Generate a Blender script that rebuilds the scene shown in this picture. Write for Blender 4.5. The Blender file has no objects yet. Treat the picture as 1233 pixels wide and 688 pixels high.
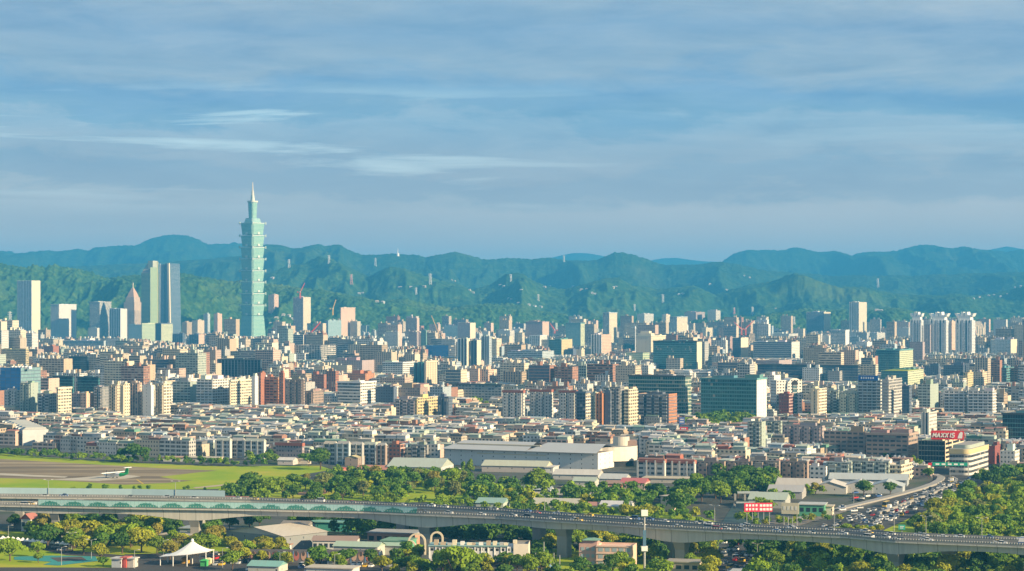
import bpy, math, random
import numpy as np
from mathutils import Vector, noise
from mathutils.bvhtree import BVHTree
R = math.radians
rnd = random.Random(11)
S = bpy.context.scene
COL = S.collection
# ------------------------------------------------------------------ camera
F, CX, HY, CAMZ = 2559.0, 616.5, 369.0, 120.0        # focal length, centre and horizon of the 1233 px photograph; camera height in m
cam = bpy.data.cameras.new('camera'); camo = bpy.data.objects.new('camera', cam); COL.objects.link(camo)
camo.location = (0, 0, CAMZ); camo.rotation_euler = (R(90), 0, 0)
cam.sensor_width = 36; cam.lens = 36 * F / 1233; cam.shift_y = (HY - 344) / 1233
cam.clip_start = 1; cam.clip_end = 90000
S.camera = camo
# ------------------------------------------------------------------ light
SUN_AZ, SUN_EL = R(118), R(22)                        # clockwise from the view direction; height above the horizon
w = bpy.data.worlds.new('World'); S.world = w; w.use_nodes = True
nt = w.node_tree; nt.nodes.clear(); N = nt.nodes.new; L = nt.links.new
out = N('ShaderNodeOutputWorld'); bg = N('ShaderNodeBackground'); L(bg.outputs[0], out.inputs[0])
sky = N('ShaderNodeTexSky'); sky.sky_type = 'NISHITA'; sky.sun_disc = False
sky.sun_elevation = SUN_EL; sky.sun_rotation = SUN_AZ; sky.air_density = 1.0; sky.dust_density = 1.0; sky.ozone_density = 2.0
tc = N('ShaderNodeTexCoord')
def wmap(sx, sy, sz, lx=0, ly=0, lz=0):
    m = N('ShaderNodeMapping'); m.inputs['Scale'].default_value = (sx, sy, sz); m.inputs['Location'].default_value = (lx, ly, lz)
    L(tc.outputs['Generated'], m.inputs[0]); return m.outputs[0]
def wnoise(vec, scale, detail, rough=.5, dist=0):
    n = N('ShaderNodeTexNoise'); n.inputs['Scale'].default_value = scale; n.inputs['Detail'].default_value = detail
    n.inputs['Roughness'].default_value = rough; n.inputs['Distortion'].default_value = dist; L(vec, n.inputs['Vector']); return n.outputs['Fac']
def wramp(fac, stops):
    r = N('ShaderNodeValToRGB'); e = r.color_ramp.elements
    while len(e) < len(stops): e.new(.5)
    for q, (p, c) in zip(e, stops): q.position = p; q.color = (*c, 1) if len(c) == 3 else c
    L(fac, r.inputs[0]); return r.outputs[0]
def wmix(f, a, b):
    m = N('ShaderNodeMix'); m.data_type = 'RGBA'
    for v, i in ((f, 0), (a, 6), (b, 7)):
        if hasattr(v, 'links') or hasattr(v, 'is_linked'): L(v, m.inputs[i])
        else: m.inputs[i].default_value = v
    return m.outputs[2]
SKYK = 0.10
sm = N('ShaderNodeVectorMath'); sm.operation = 'SCALE'; L(sky.outputs[0], sm.inputs[0]); sm.inputs[3].default_value = 1.0
k = 1 / SKYK
def K(r, g, b): return (r * k, g * k, b * k)
def wvm(op, a, b):
    v = N('ShaderNodeVectorMath'); v.operation = op; L(a, v.inputs[0])
    if isinstance(b, tuple): v.inputs[1].default_value = b
    else: L(b, v.inputs[1])
    return v.outputs[0]
# layered stratus seen edge-on: each sheet has a crisp upper edge and a soft underside; the edges are bent by noise
sep = N('ShaderNodeSeparateXYZ'); L(tc.outputs['Generated'], sep.inputs[0])
def wmath(op, a_, b_):
    m = N('ShaderNodeMath'); m.operation = op
    for v, i in ((a_, 0), (b_, 1)):
        if hasattr(v, 'is_linked'): L(v, m.inputs[i])
        else: m.inputs[i].default_value = v
    return m.outputs[0]
wa = wnoise(wmap(1, 1, 3.2, .3, .1, 2.07), 7, 3, .5); wb = wnoise(wmap(1, 1, 3.6, 4.3, 1.7, .4), 22, 10, .64, .3); wc_ = wnoise(wmap(1, 1, 6, 2.3, 5.7, 1.4), 13, 10, .62, .4)
zz_ = wmath('ADD', sep.outputs[2], wmath('ADD', wmath('MULTIPLY', wmath('SUBTRACT', wa, .5), .048), wmath('MULTIPLY', wmath('SUBTRACT', wb, .5), .034)))
zz_ = wmath('ADD', zz_, wmath('MULTIPLY', sep.outputs[0], .012))
BLU, GRY, PAL = (.132, .206, .278), (.184, .234, .282), (.222, .276, .310)
bands = wramp(wmath('MULTIPLY', zz_, 5.0), [(.0, (.20, .26, .31)), (.10, (.20, .26, .31)), (.19, (.205, .265, .31)), (.255, PAL), (.275, BLU), (.325, BLU), (.35, GRY), (.42, (.192, .25, .302)), (.445, BLU), (.50, (.118, .195, .29)), (.56, GRY), (.66, (.14, .203, .280)), (.74, GRY), (1.0, GRY)])
soft = wramp(wc_, [(.35, (.80, .86, .92)), (.5, (1, 1, 1)), (.66, (1.20, 1.12, 1.06))])
bl2 = wvm('MULTIPLY', wmix(.8, sm.outputs[0], (2.0, 3.9, 5.9, 1)), (.050, .049, .050))
layer = wmix(wmath('MULTIPLY', wramp(wnoise(wmap(1, 1, 2.5, 1.1, .2, .9), 5, 5), [(.36, (.5, .5, .5)), (.6, (0, 0, 0))]), .7), wvm('MULTIPLY', bands, soft), bl2)
st = wnoise(wmap(1, 1, 17, 7.7, 2.2, 1.15), 5.0, 9, .58, .45)
streak = wramp(st, [(.54, (0, 0, 0)), (.60, (.6, .6, .6)), (.67, (1, 1, 1))])
band = wramp(sep.outputs[2], [(.040, (0, 0, 0)), (.055, (1, 1, 1)), (.088, (1, 1, 1)), (.105, (0, 0, 0))])
side = wramp(wmath('ADD', sep.outputs[0], .5), [(.44, (1, 1, 1)), (.60, (.15, .15, .15))])
sf = wvm('MULTIPLY', wvm('MULTIPLY', streak, band), side)
sfx = N('ShaderNodeSeparateXYZ'); L(sf, sfx.inputs[0])
layer = wmix(sfx.outputs[0], layer, (.34, .43, .45, 1))
# cloud bank resting on the ridges, from the middle of the view to the right, with a lumpy crisp top
bt = wmath('ADD', wmath('ADD', .047, wmath('MULTIPLY', wmath('SUBTRACT', wnoise(wmap(1, 1, 2.0, 9.1, 3.3, .2), 9, 8, .6), .5), .034)), wmath('MULTIPLY', sep.outputs[0], -.008))
bm = wramp(wmath('ADD', wmath('MULTIPLY', wmath('SUBTRACT', bt, sep.outputs[2]), 60.0), .5), [(.30, (0, 0, 0)), (.50, (.85, .85, .85)), (.75, (1, 1, 1))])
bx = wramp(wmath('ADD', sep.outputs[0], .5), [(.43, (.25, .25, .25)), (.50, (1, 1, 1))])
bs = N('ShaderNodeSeparateXYZ'); L(wvm('MULTIPLY', bm, bx), bs.inputs[0])
layer = wmix(wmath('MULTIPLY', bs.outputs[0], .9), layer, wmix(wc_, (.235, .275, .300, 1), (.40, .405, .40, 1)))
low = wramp(sep.outputs[2], [(.018, (.85, .85, .85)), (.045, (.5, .5, .5)), (.085, (0, 0, 0))]); lx_ = N('ShaderNodeSeparateXYZ'); L(low, lx_.inputs[0])
layer = wmix(lx_.outputs[0], layer, (.37, .245, .175, 1))
fin = wvm('SCALE', layer, (0, 0, 0)); fin.node.inputs[3].default_value = 1.0
L(fin, bg.inputs[0]); bg.inputs[1].default_value = .93
sun = bpy.data.lights.new('sun', 'SUN'); sun.energy = 5.0; sun.angle = R(.5); sun.color = (1.0, .77, .47)
suno = bpy.data.objects.new('sun', sun); COL.objects.link(suno)
sd = Vector((math.sin(SUN_AZ) * math.cos(SUN_EL), math.cos(SUN_AZ) * math.cos(SUN_EL), math.sin(SUN_EL)))
suno.rotation_euler = sd.to_track_quat('Z', 'Y').to_euler()
suno.location = (900, -500, 900)
vs = S.view_settings; vs.view_transform = 'Standard'; vs.look = 'None'; vs.exposure = 1.2; vs.gamma = 1; vs.use_curve_mapping = False
S.render.engine = 'CYCLES'
cy = S.cycles; cy.max_bounces = 4; cy.diffuse_bounces = 2; cy.glossy_bounces = 2; cy.transmission_bounces = 3; cy.volume_bounces = 0
cy.transparent_max_bounces = 6; cy.caustics_reflective = False; cy.caustics_refractive = False; cy.use_denoising = True
cy.sample_clamp_indirect = 4; cy.use_adaptive_sampling = False

# ------------------------------------------------------------------ helpers
def at(x, D, y=None, z=0.0):
    """photo column x at D metres -> point; y gives the height from a photo row"""
    return Vector(((x - CX) / F * D, D, CAMZ + (HY - y) / F * D if y is not None else z))
def gd(y, z=0.0): return (CAMZ - z) * F / (y - HY)     # distance of the ground seen in photo row y
def gp(x, y, z=0.0): return at(x, gd(y, z), None, z)
def yof(D, z): return HY + (CAMZ - z) * F / D
def interp(pts, x):
    return float(np.interp(x, [p[0] for p in pts], [p[1] for p in pts]))

class MB:
    def __init__(s): s.v = []; s.f = []; s.m = []; s.uv = []; s.c = []
    def face(s, pts, m=0, uv=None, col=None):
        i = len(s.v); s.v += [tuple(p) for p in pts]; s.f.append(tuple(range(i, i + len(pts)))); s.m.append(m)
        s.uv += uv if uv else [(0, 0)] * len(pts); s.c.append(col)
    def wall(s, a, b, z0, z1, m=0, u0=0.0, col=None, top=None):
        """vertical quad a->b (xy), outward on the right-hand side of a->b; uv in metres measured down from the top"""
        L_ = math.hypot(b[0] - a[0], b[1] - a[1]); t = z1 if top is None else top
        s.face([(a[0], a[1], z0), (b[0], b[1], z0), (b[0], b[1], z1), (a[0], a[1], z1)], m,
               [(u0, z0 - t), (u0 + L_, z0 - t), (u0 + L_, z1 - t), (u0, z1 - t)], col)
    def box(s, x0, x1, y0, y1, z0, z1, m=0, mt=None, ms=None, col=None, bottom=True):
        ms = m if ms is None else ms; mt = m if mt is None else mt
        s.wall((x0, y0), (x1, y0), z0, z1, m, 0, col); s.wall((x1, y0), (x1, y1), z0, z1, ms, 0, col)
        s.wall((x1, y1), (x0, y1), z0, z1, m, 0, col); s.wall((x0, y1), (x0, y0), z0, z1, ms, 0, col)
        s.face([(x0, y0, z1), (x1, y0, z1), (x1, y1, z1), (x0, y1, z1)], mt, None, col)
        if bottom: s.face([(x0, y1, z0), (x1, y1, z0), (x1, y0, z0), (x0, y0, z0)], m, None, col)
    def parapet_box(s, x0, x1, y0, y1, z0, z1, m=0, mt=1, ms=None, col=None, p=1.0, t=.35):
        ms = m if ms is None else ms
        P = [(x0, y0), (x1, y0), (x1, y1), (x0, y1)]; Q = [(x0 + t, y0 + t), (x1 - t, y0 + t), (x1 - t, y1 - t), (x0 + t, y1 - t)]
        for i in range(4):
            a, b = P[i], P[(i + 1) % 4]; qa, qb = Q[i], Q[(i + 1) % 4]
            s.wall(a, b, z0, z1, m if i % 2 == 0 else ms, 0, col)
            s.face([(*a, z1), (*b, z1), (*qb, z1), (*qa, z1)], mt, None, col)
            s.face([(*qb, z1 - p), (*qa, z1 - p), (*qa, z1), (*qb, z1)], mt, None, col)
        s.face([(*q, z1 - p) for q in Q], mt, None, col)
    def prism(s, P, z0, z1, m=0, mt=None, P1=None, cap=True, col=None):
        """P counter-clockwise ground outline; P1 = outline at the top (taper)"""
        mt = m if mt is None else mt; P1 = P1 or P; n = len(P); u = 0
        for i in range(n):
            a, b, c, d = P[i], P[(i + 1) % n], P1[(i + 1) % n], P1[i]
            l = math.hypot(b[0] - a[0], b[1] - a[1]); l1 = math.hypot(c[0] - d[0], c[1] - d[1]); o = (l - l1) / 2
            s.face([(*a, z0), (*b, z0), (*c, z1), (*d, z1)], m, [(u, z0 - z1), (u + l, z0 - z1), (u + l - o, 0), (u + o, 0)], col); u += l
        if cap:
            s.face([(*p, z1) for p in P1], mt, None, col); s.face([(*p, z0) for p in reversed(P)], mt, None, col)
    def cyl(s, x, y, z0, z1, r0, r1=None, n=10, m=0, mt=None, col=None):
        r1 = r0 if r1 is None else r1
        s.prism([(x + r0 * math.cos(t * 2 * math.pi / n), y + r0 * math.sin(t * 2 * math.pi / n)) for t in range(n)], z0, z1, m, mt,
                [(x + r1 * math.cos(t * 2 * math.pi / n), y + r1 * math.sin(t * 2 * math.pi / n)) for t in range(n)], True, col)
    def bar(s, a, b, r, m=0):
        """square bar from a to b"""
        a, b = Vector(a), Vector(b); d = (b - a).normalized(); u = d.cross(Vector((0, 0, 1)))
        if u.length < .01: u = d.cross(Vector((1, 0, 0)))
        u.normalize(); v = d.cross(u); q = [u * r + v * r, -u * r + v * r, -u * r - v * r, u * r - v * r]
        for i in range(4):
            j = (i + 1) % 4; s.face([a + q[j], a + q[i], b + q[i], b + q[j]], m)
        s.face([a + t for t in q], m); s.face([b + t for t in reversed(q)], m)
    def build(s, name, mats, parent=None, color=None, loc=None, rz=None, smooth=False):
        me = bpy.data.meshes.new(name); me.from_pydata(s.v, [], s.f)
        for m in (mats if isinstance(mats, (list, tuple)) else [mats]): me.materials.append(m)
        me.polygons.foreach_set('material_index', s.m)
        ul = me.uv_layers.new(name='UVMap'); ul.data.foreach_set('uv', [q for t in s.uv for q in t])
        if any(c is not None for c in s.c):
            ca = me.color_attributes.new('Col', 'FLOAT_COLOR', 'CORNER'); a = []
            for f, c in zip(s.f, s.c): a += list((*(c or (.5, .5, .5)), 1)) * len(f)
            ca.data.foreach_set('color', a)
        if smooth: me.polygons.foreach_set('use_smooth', [True] * len(s.f))
        me.update(); return link(name, me, parent, color, loc, rz)
def link(name, me, parent=None, color=None, loc=None, rz=None):
    o = bpy.data.objects.new(name, me); COL.objects.link(o)
    if parent: o.parent = parent
    if color: o.color = (*color[:3], 1)
    if loc is not None: o.location = loc
    if rz is not None: o.rotation_euler = (0, 0, rz)
    return o
def tag(o, label, cat, group=None):
    o['label'] = label; o['category'] = cat
    if group: o['group'] = group
    return o
def thing(name, label, cat, loc=(0, 0, 0), rz=0.0, group=None):
    return tag(link(name, None, None, None, loc, rz), label, cat, group)
def quads_mesh(name, V, m=0, mats=(), cols=None):
    """V: (n,4,3) array of separate quads"""
    n = len(V); me = bpy.data.meshes.new(name); me.vertices.add(n * 4); me.vertices.foreach_set('co', np.ascontiguousarray(V, np.float32).ravel())
    me.loops.add(n * 4); me.loops.foreach_set('vertex_index', np.arange(n * 4, dtype=np.int32))
    me.polygons.add(n); me.polygons.foreach_set('loop_start', np.arange(0, n * 4, 4, dtype=np.int32))
    for q in mats: me.materials.append(q)
    if cols is not None:
        ca = me.color_attributes.new('Col', 'FLOAT_COLOR', 'CORNER')
        ca.data.foreach_set('color', np.repeat(np.c_[cols, np.ones(n)], 4, axis=0).astype(np.float32).ravel())
    me.update(calc_edges=True); return me

# ------------------------------------------------------------------ materials
MATS = {}
class NT:
    def __init__(s, name):
        s.mat = bpy.data.materials.new(name); s.mat.use_nodes = True; s.t = s.mat.node_tree
        s.b = s.t.nodes['Principled BSDF']; MATS[name] = s.mat
    def n(s, ty, **kw):
        o = s.t.nodes.new('ShaderNode' + ty)
        for k_, v in kw.items(): setattr(o, k_, v)
        return o
    def to(s, sock, v):
        if isinstance(v, bpy.types.NodeSocket): s.t.links.new(v, sock)
        else: sock.default_value = v
    def math(s, op, a, b=0.0, c=None):
        o = s.n('Math', operation=op); s.to(o.inputs[0], a); s.to(o.inputs[1], b)
        if c is not None: s.to(o.inputs[2], c)
        return o.outputs[0]
    def mix(s, f, a, b, blend='MIX'):
        o = s.n('Mix', data_type='RGBA', blend_type=blend); s.to(o.inputs[0], f)
        s.to(o.inputs[6], (*a, 1) if isinstance(a, tuple) and len(a) == 3 else a); s.to(o.inputs[7], (*b, 1) if isinstance(b, tuple) and len(b) == 3 else b)
        return o.outputs[2]
    def noise(s, scale, detail=4, vec=None, rough=.55):
        o = s.n('TexNoise'); o.inputs['Scale'].default_value = scale; o.inputs['Detail'].default_value = detail; o.inputs['Roughness'].default_value = rough
        if vec is not None: s.to(o.inputs['Vector'], vec)
        return o.outputs['Fac']
    def ramp(s, fac, *stops):
        o = s.n('ValToRGB'); e = o.color_ramp.elements
        while len(e) < len(stops): e.new(.5)
        for q, (p, c) in zip(e, stops): q.position = p; q.color = (*c, 1) if len(c) == 3 else c
        s.to(o.inputs[0], fac); return o.outputs[0]
    def objc(s): return s.n('ObjectInfo').outputs['Color']
    def objr(s): return s.n('ObjectInfo').outputs['Random']
    def gen(s): return s.n('TexCoord').outputs['Object']
    def pos(s): return s.n('NewGeometry').outputs['Position']
    def base(s, c, rough=.8, spec=.2, metal=0.0):
        s.to(s.b.inputs['Base Color'], (*c, 1) if isinstance(c, tuple) and len(c) == 3 else c); s.to(s.b.inputs['Roughness'], rough)
        s.to(s.b.inputs['Specular IOR Level'], spec); s.to(s.b.inputs['Metallic'], metal); return s.mat

def plain(name, c, rough=.8, metal=0.0, var=.25, scale=.3, spec=.2):
    if name in MATS: return MATS[name]
    t = NT(name); n = t.noise(scale, 5, t.pos())
    return t.base(t.mix(t.math('MULTIPLY', n, var * 2), c, tuple(q * .45 for q in c)), rough, spec, metal)
def tinted(name, rough=.75, var=.2, scale=.25, metal=0.0, spec=.2, attr=False):
    """colour comes from the object (paint), with weathering"""
    if name in MATS: return MATS[name]
    t = NT(name); c = t.n('Attribute', attribute_name='Col').outputs['Color'] if attr else t.objc()
    n = t.noise(scale, 6, t.pos(), .65); d = t.mix(t.math('MULTIPLY', n, var * 2), c, (.12, .11, .09), 'MIX')
    return t.base(d, rough, spec, metal)

def facade(name, floor=3.3, bay=3.4, ww=.55, wh=.5, glass=(.035, .05, .06), rough=.15, metal=0.0, gvar=.06, curtain=.12, attr=False, slab=0.0, dirt=.22, wallk=1.0, lit=.0, split=0.0):
    """wall colour from the object; windows laid out in metres from the UV map"""
    if name in MATS: return MATS[name]
    t = NT(name)
    uv = t.n('UVMap', uv_map='UVMap').outputs[0]; sp = t.n('SeparateXYZ'); t.to(sp.inputs[0], uv); u, v = sp.outputs[0], sp.outputs[1]
    au = t.math('DIVIDE', u, bay); av = t.math('DIVIDE', v, floor)
    fu = t.math('ABSOLUTE', t.math('SUBTRACT', t.math('FRACT', au), .5)); fv = t.math('ABSOLUTE', t.math('SUBTRACT', t.math('FRACT', av), .5))
    inw = t.math('MULTIPLY', t.math('LESS_THAN', fu, ww / 2), t.math('LESS_THAN', fv, wh / 2))
    cell = t.n('CombineXYZ'); t.to(cell.inputs[0], t.math('FLOOR', au)); t.to(cell.inputs[1], t.math('FLOOR', av)); t.to(cell.inputs[2], t.math('MULTIPLY', t.objr(), 97.0))
    wn = t.n('TexWhiteNoise', noise_dimensions='3D'); t.to(wn.inputs['Vector'], cell.outputs[0]); rv = wn.outputs['Value']
    if split: inw = t.math('MULTIPLY', inw, t.math('GREATER_THAN', t.math('ABSOLUTE', t.math('SUBTRACT', t.math('FRACT', t.math('MULTIPLY', au, split)), .5)), .08))
    g2 = tuple(min(1, q + gvar) for q in glass)
    gc = t.mix(rv, glass, g2)
    gc = t.mix(t.math('MULTIPLY', t.math('GREATER_THAN', rv, 1 - curtain), .8), gc, (.42, .38, .30))
    c = t.n('Attribute', attribute_name='Col').outputs['Color'] if attr else t.objc()
    n1 = t.noise(.09, 6, t.pos(), .65); st = t.noise(1.0, 3, None)
    vs_ = t.n('Mapping'); vs_.inputs['Scale'].default_value = (.9, .07, 1); t.to(vs_.inputs[0], uv); st = t.noise(1.0, 4, vs_.outputs[0])
    wc = t.mix(t.math('MULTIPLY', t.math('ADD', t.math('MULTIPLY', n1, .6), t.math('MULTIPLY', st, .5)), dirt * 1.6), c, (.10, .095, .085))
    if slab:
        sl = t.math('GREATER_THAN', fv, .5 - slab / 2); wc = t.mix(sl, wc, t.mix(.55, c, (.62, .61, .58)))
    col = t.mix(inw, wc, gc)
    ro = t.math('SUBTRACT', .85, t.math('MULTIPLY', inw, .85 - rough))
    t.base(col, ro, .35, t.math('MULTIPLY', inw, metal) if metal else 0.0)
    bmp = t.n('Bump'); bmp.inputs['Strength'].default_value = .6; bmp.inputs['Distance'].default_value = .35
    t.to(bmp.inputs['Height'], t.math('SUBTRACT', 1.0, inw)); t.to(t.b.inputs['Normal'], bmp.outputs[0])
    return t.mat
DK = (.022, .032, .042)
FST = {  # facade styles
 'ribs': dict(floor=3.4, bay=5.5, ww=.26, wh=.8, glass=(.10, .10, .09), curtain=0),
 'punch': dict(floor=3.2, bay=3.3, ww=.52, wh=.46), 'small': dict(floor=3.3, bay=2.6, ww=.42, wh=.40), 'wide': dict(floor=3.3, bay=4.6, ww=.74, wh=.46),
 'band': dict(floor=3.6, bay=2.2, ww=.96, wh=.48, glass=DK), 'strip': dict(floor=3.5, bay=3.6, ww=.5, wh=.86, glass=(.04, .07, .10)),
 'vert': dict(floor=40, bay=6.5, ww=.45, wh=1.0, glass=(.035, .06, .085), curtain=0, gvar=.02), 'grid': dict(floor=3.6, bay=3.4, ww=.78, wh=.68, glass=(.04, .06, .075)),
 'balcony': dict(floor=3.2, bay=5.2, ww=.8, wh=.56, glass=(.03, .035, .04), slab=.22, split=3), 'blank': dict(floor=3.3, bay=9, ww=.08, wh=.3),
 'teal': dict(floor=3.9, bay=1.7, ww=.9, wh=.84, glass=(.03, .13, .15), rough=.12, metal=.35, curtain=.0, gvar=.05),
 'blue': dict(floor=3.9, bay=1.7, ww=.9, wh=.86, glass=(.03, .09, .16), rough=.12, metal=.35, curtain=.0, gvar=.05),
 'green': dict(floor=3.9, bay=2.6, ww=.9, wh=.70, glass=(.02, .12, .12), rough=.12, metal=.3, curtain=.05, gvar=.06),
 'dark': dict(floor=3.8, bay=2.2, ww=.93, wh=.86, glass=(.012, .03, .042), rough=.1, metal=.2, curtain=.0, gvar=.03),
 'pale': dict(floor=3.9, bay=1.8, ww=.88, wh=.80, glass=(.20, .36, .38), rough=.25, metal=.3, curtain=.0, gvar=.10),
 'lime': dict(floor=3.9, bay=2.0, ww=.8, wh=.70, glass=(.22, .34, .24), rough=.25, metal=.25, curtain=.0, gvar=.10),
 'open': dict(floor=3.8, bay=6, ww=.86, wh=.74, glass=(.015, .018, .02), rough=.9, curtain=.1, gvar=.03), 'net': dict(floor=3.8, bay=7.6, ww=.95, wh=.92, glass=(.02, .16, .42), rough=.9, curtain=0, gvar=.05),
}
def fm(st, attr=False): return facade('facade_' + st + ('_mass' if attr else ''), attr=attr, **FST[st])
def roofmat(attr=False):
    nm = 'flat_roof' + ('_mass' if attr else '')
    if nm in MATS: return MATS[nm]
    t = NT(nm); n = t.noise(.12, 6, t.pos(), .7); r = t.objr() if not attr else t.noise(.011, 1, t.pos())
    c = t.ramp(r, (0, (.22, .22, .21)), (.3, (.34, .33, .31)), (.55, (.16, .24, .20)), (.75, (.42, .40, .37)), (1, (.26, .20, .17)))
    return t.base(t.mix(t.math('MULTIPLY', n, .7), c, (.09, .09, .085)), .9)
def tinmat(attr=False):
    nm = 'tin_roof' + ('_mass' if attr else '')
    if nm in MATS: return MATS[nm]
    t = NT(nm); c = t.n('Attribute', attribute_name='Col').outputs['Color'] if attr else t.objc()
    mp = t.n('Mapping'); mp.inputs['Scale'].default_value = (1.4, .12, .3); t.to(mp.inputs[0], t.pos()); n = t.noise(.5, 5, mp.outputs[0], .7); n2 = t.noise(.05, 5, t.pos(), .7)
    d = t.mix(t.math('MULTIPLY', n, .8), c, t.mix(.6, c, (.20, .11, .06))); d = t.mix(t.math('MULTIPLY', n2, .5), d, (.26, .25, .22))
    return t.base(d, .55, .3)
PAINT = tinted('painted_concrete'); PAINTV = tinted('painted_concrete_mass', attr=True); STEEL = plain('stainless_steel', (.62, .63, .64), .3, .7, .1)
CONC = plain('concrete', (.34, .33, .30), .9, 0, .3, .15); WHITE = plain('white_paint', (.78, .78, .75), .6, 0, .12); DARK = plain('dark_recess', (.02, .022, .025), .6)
GALV = plain('galvanised_steel', (.45, .46, .46), .5, .4)
# ------------------------------------------------------------------ ground, terrain, water
def structure(o, kind='structure'): o['kind'] = kind; return o
def sheet(name, pts, mat, z, kind='structure', label=None, px=True):
    b = MB(); P = [gp(x, y) if px else Vector((x, y, 0)) for x, y in pts]
    a = sum(P[i].x * P[(i + 1) % len(P)].y - P[(i + 1) % len(P)].x * P[i].y for i in range(len(P)))
    if a < 0: P.reverse()
    b.face([(p.x, p.y, z) for p in P]); return structure(b.build(name, mat), kind)

t = NT('city_ground'); n1 = t.noise(.012, 5, t.pos(), .6); n2 = t.noise(.13, 6, t.pos(), .7)
c = t.ramp(n1, (.38, (.05, .052, .052)), (.5, (.10, .10, .095)), (.62, (.045, .07, .03)))
GROUND = t.base(t.mix(t.math('MULTIPLY', n2, .6), c, (.035, .045, .03)), .95)
t = NT('grass'); n1 = t.noise(.018, 6, t.pos(), .65); n2 = t.noise(.25, 5, t.pos(), .7)
mp = t.n('Mapping'); mp.inputs['Scale'].default_value = (.01, .12, 1); t.to(mp.inputs[0], t.pos()); n3 = t.noise(1, 5, mp.outputs[0], .6)
c = t.ramp(n1, (.35, (.20, .32, .006)), (.5, (.32, .37, .01)), (.66, (.48, .38, .05)))
c = t.mix(t.math('MULTIPLY', n3, .55), c, (.17, .29, .015))
GRASS = t.base(t.mix(t.math('MULTIPLY', n2, .45), c, (.13, .19, .02)), .95, .1)
t = NT('asphalt'); n1 = t.noise(.05, 6, t.pos(), .65); mp = t.n('Mapping'); mp.inputs['Scale'].default_value = (.006, .09, 1); t.to(mp.inputs[0], t.pos())
n2 = t.noise(1, 5, mp.outputs[0], .6)
ASPH = t.base(t.mix(n2, t.mix(n1, (.055, .054, .052), (.085, .08, .075)), (.045, .043, .042)), .85)
t = NT('runway_asphalt'); n1 = t.noise(.03, 6, t.pos(), .7); mp = t.n('Mapping'); mp.inputs['Scale'].default_value = (.004, .05, 1); t.to(mp.inputs[0], t.pos())
n2 = t.noise(1, 6, mp.outputs[0], .65)
RUNW = t.base(t.mix(n1, t.ramp(n2, (.40, (.10, .08, .052)), (.50, (.20, .155, .095)), (.60, (.42, .345, .22))), (.18, .135, .08)), .9)
PADC = plain('airfield_concrete', (.46, .42, .34), .9, 0, .25, .1)
t = NT('canal_water'); n = t.noise(.25, 4, t.pos()); WATER = t.base((.035, .055, .04), .45, .12)
bp = t.n('Bump'); bp.inputs['Strength'].default_value = .08; t.to(bp.inputs['Height'], n); t.to(t.b.inputs['Normal'], bp.outputs[0])

b = MB(); b.face([(-9000, 300, 0), (9000, 300, 0), (12000, 26000, 0), (-12000, 26000, 0)]); structure(b.build('ground', GROUND))
sheet('airfield_grass', [(-120, 536), (-60, 540), (0, 546), (60, 551), (140, 557), (260, 561.5), (385, 561), (400, 566), (330, 577), (290, 582), (262, 589), (0, 592), (-120, 592)], GRASS, .05)
sheet('runway', [(-120, 545), (-60, 549), (0, 553), (60, 556.5), (140, 561), (200, 564.5), (262, 567), (240, 569), (192, 574.5), (215, 578), (232, 579), (200, 582), (150, 584), (100, 580.5), (50, 577.5), (0, 576), (-120, 573)], RUNW, .10)
sheet('taxiway_pad', [(62, 578), (96, 575.5), (122, 573.2), (152, 572.2), (170, 574), (150, 577), (118, 579.5)], PADC, .15)
sheet('runway_strip', [(-60, 568.3), (0, 570.2), (40, 572.3), (82, 574.2), (78, 575.6), (30, 574), (0, 572.4), (-60, 570.2)], PADC, .15)
sheet('runway_marking', [(164, 578), (166, 578), (173.5, 583), (171, 583)], plain('yellow_line', (.55, .38, .05), .8), .15)
sheet('perimeter_path', [(232, 587.4), (255, 585), (285, 582), (286, 583.6), (262, 586), (236, 588.6)], plain('dusty_path', (.42, .34, .25), .95), .12)
# greens behind and before the viaduct
for pts in ([(1255, 570), (1560, 560), (1560, 730), (1255, 715)], [(262, 590), (330, 579), (470, 575), (560, 580), (560, 604), (440, 606), (300, 603)], [(395, 585), (460, 582), (455, 586), (398, 588)],
            [(1060, 640), (1085, 612), (1150, 590), (1260, 575), (1260, 655), (1150, 650)], [(-60, 640), (0, 640), (160, 642), (300, 640), (300, 664), (150, 684), (-60, 684)],
            [(640, 660), (1290, 690), (1290, 720), (620, 712)], [(985, 632), (1020, 624), (1040, 630), (1060, 640), (1000, 640)], [(560, 600), (760, 605), (870, 630), (780, 632), (600, 618)], [(-60, 594), (90, 593), (300, 600), (300, 608), (-60, 606)]):
    sheet('lawn', pts, GRASS, .06)
sheet('dirt_field', [(352, 595), (370, 591), (398, 590), (392, 595), (370, 598)], plain('red_dirt', (.34, .19, .11), .95), .10)
# lower roads
sheet('park_road', [(-60, 683.5), (160, 684), (330, 679), (470, 690), (470, 700), (-60, 700)], ASPH, .12)
sheet('park_road', [(-60, 644), (0, 646), (60, 652), (90, 664), (150, 669), (150, 672), (80, 669), (40, 660), (-60, 657)], ASPH, .12)
sheet('parking_lot', [(150, 668), (300, 664), (470, 672), (470, 692), (250, 692), (160, 684)], ASPH, .14)
sheet('parking_lot', [(866, 672), (880, 652), (925, 650), (915, 672), (905, 694), (860, 694)], ASPH, .12)
court = plain('teal_court', (.05, .26, .25), .7)
sheet('sports_court', [(17, 671), (60, 669.5), (115, 670.5), (118, 676), (70, 681.5), (52, 680.5), (62, 677), (17, 674.5)], court, .16)
sheet('sports_court', [(60, 672), (98, 671), (104, 674.5), (70, 677)], plain('brown_court', (.10, .085, .075), .8), .20)
# canal
sheet('canal_water', [(884, 606), (918, 594), (930, 595), (924, 608), (926, 622), (914, 632), (868, 632)], WATER, .10)
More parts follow.
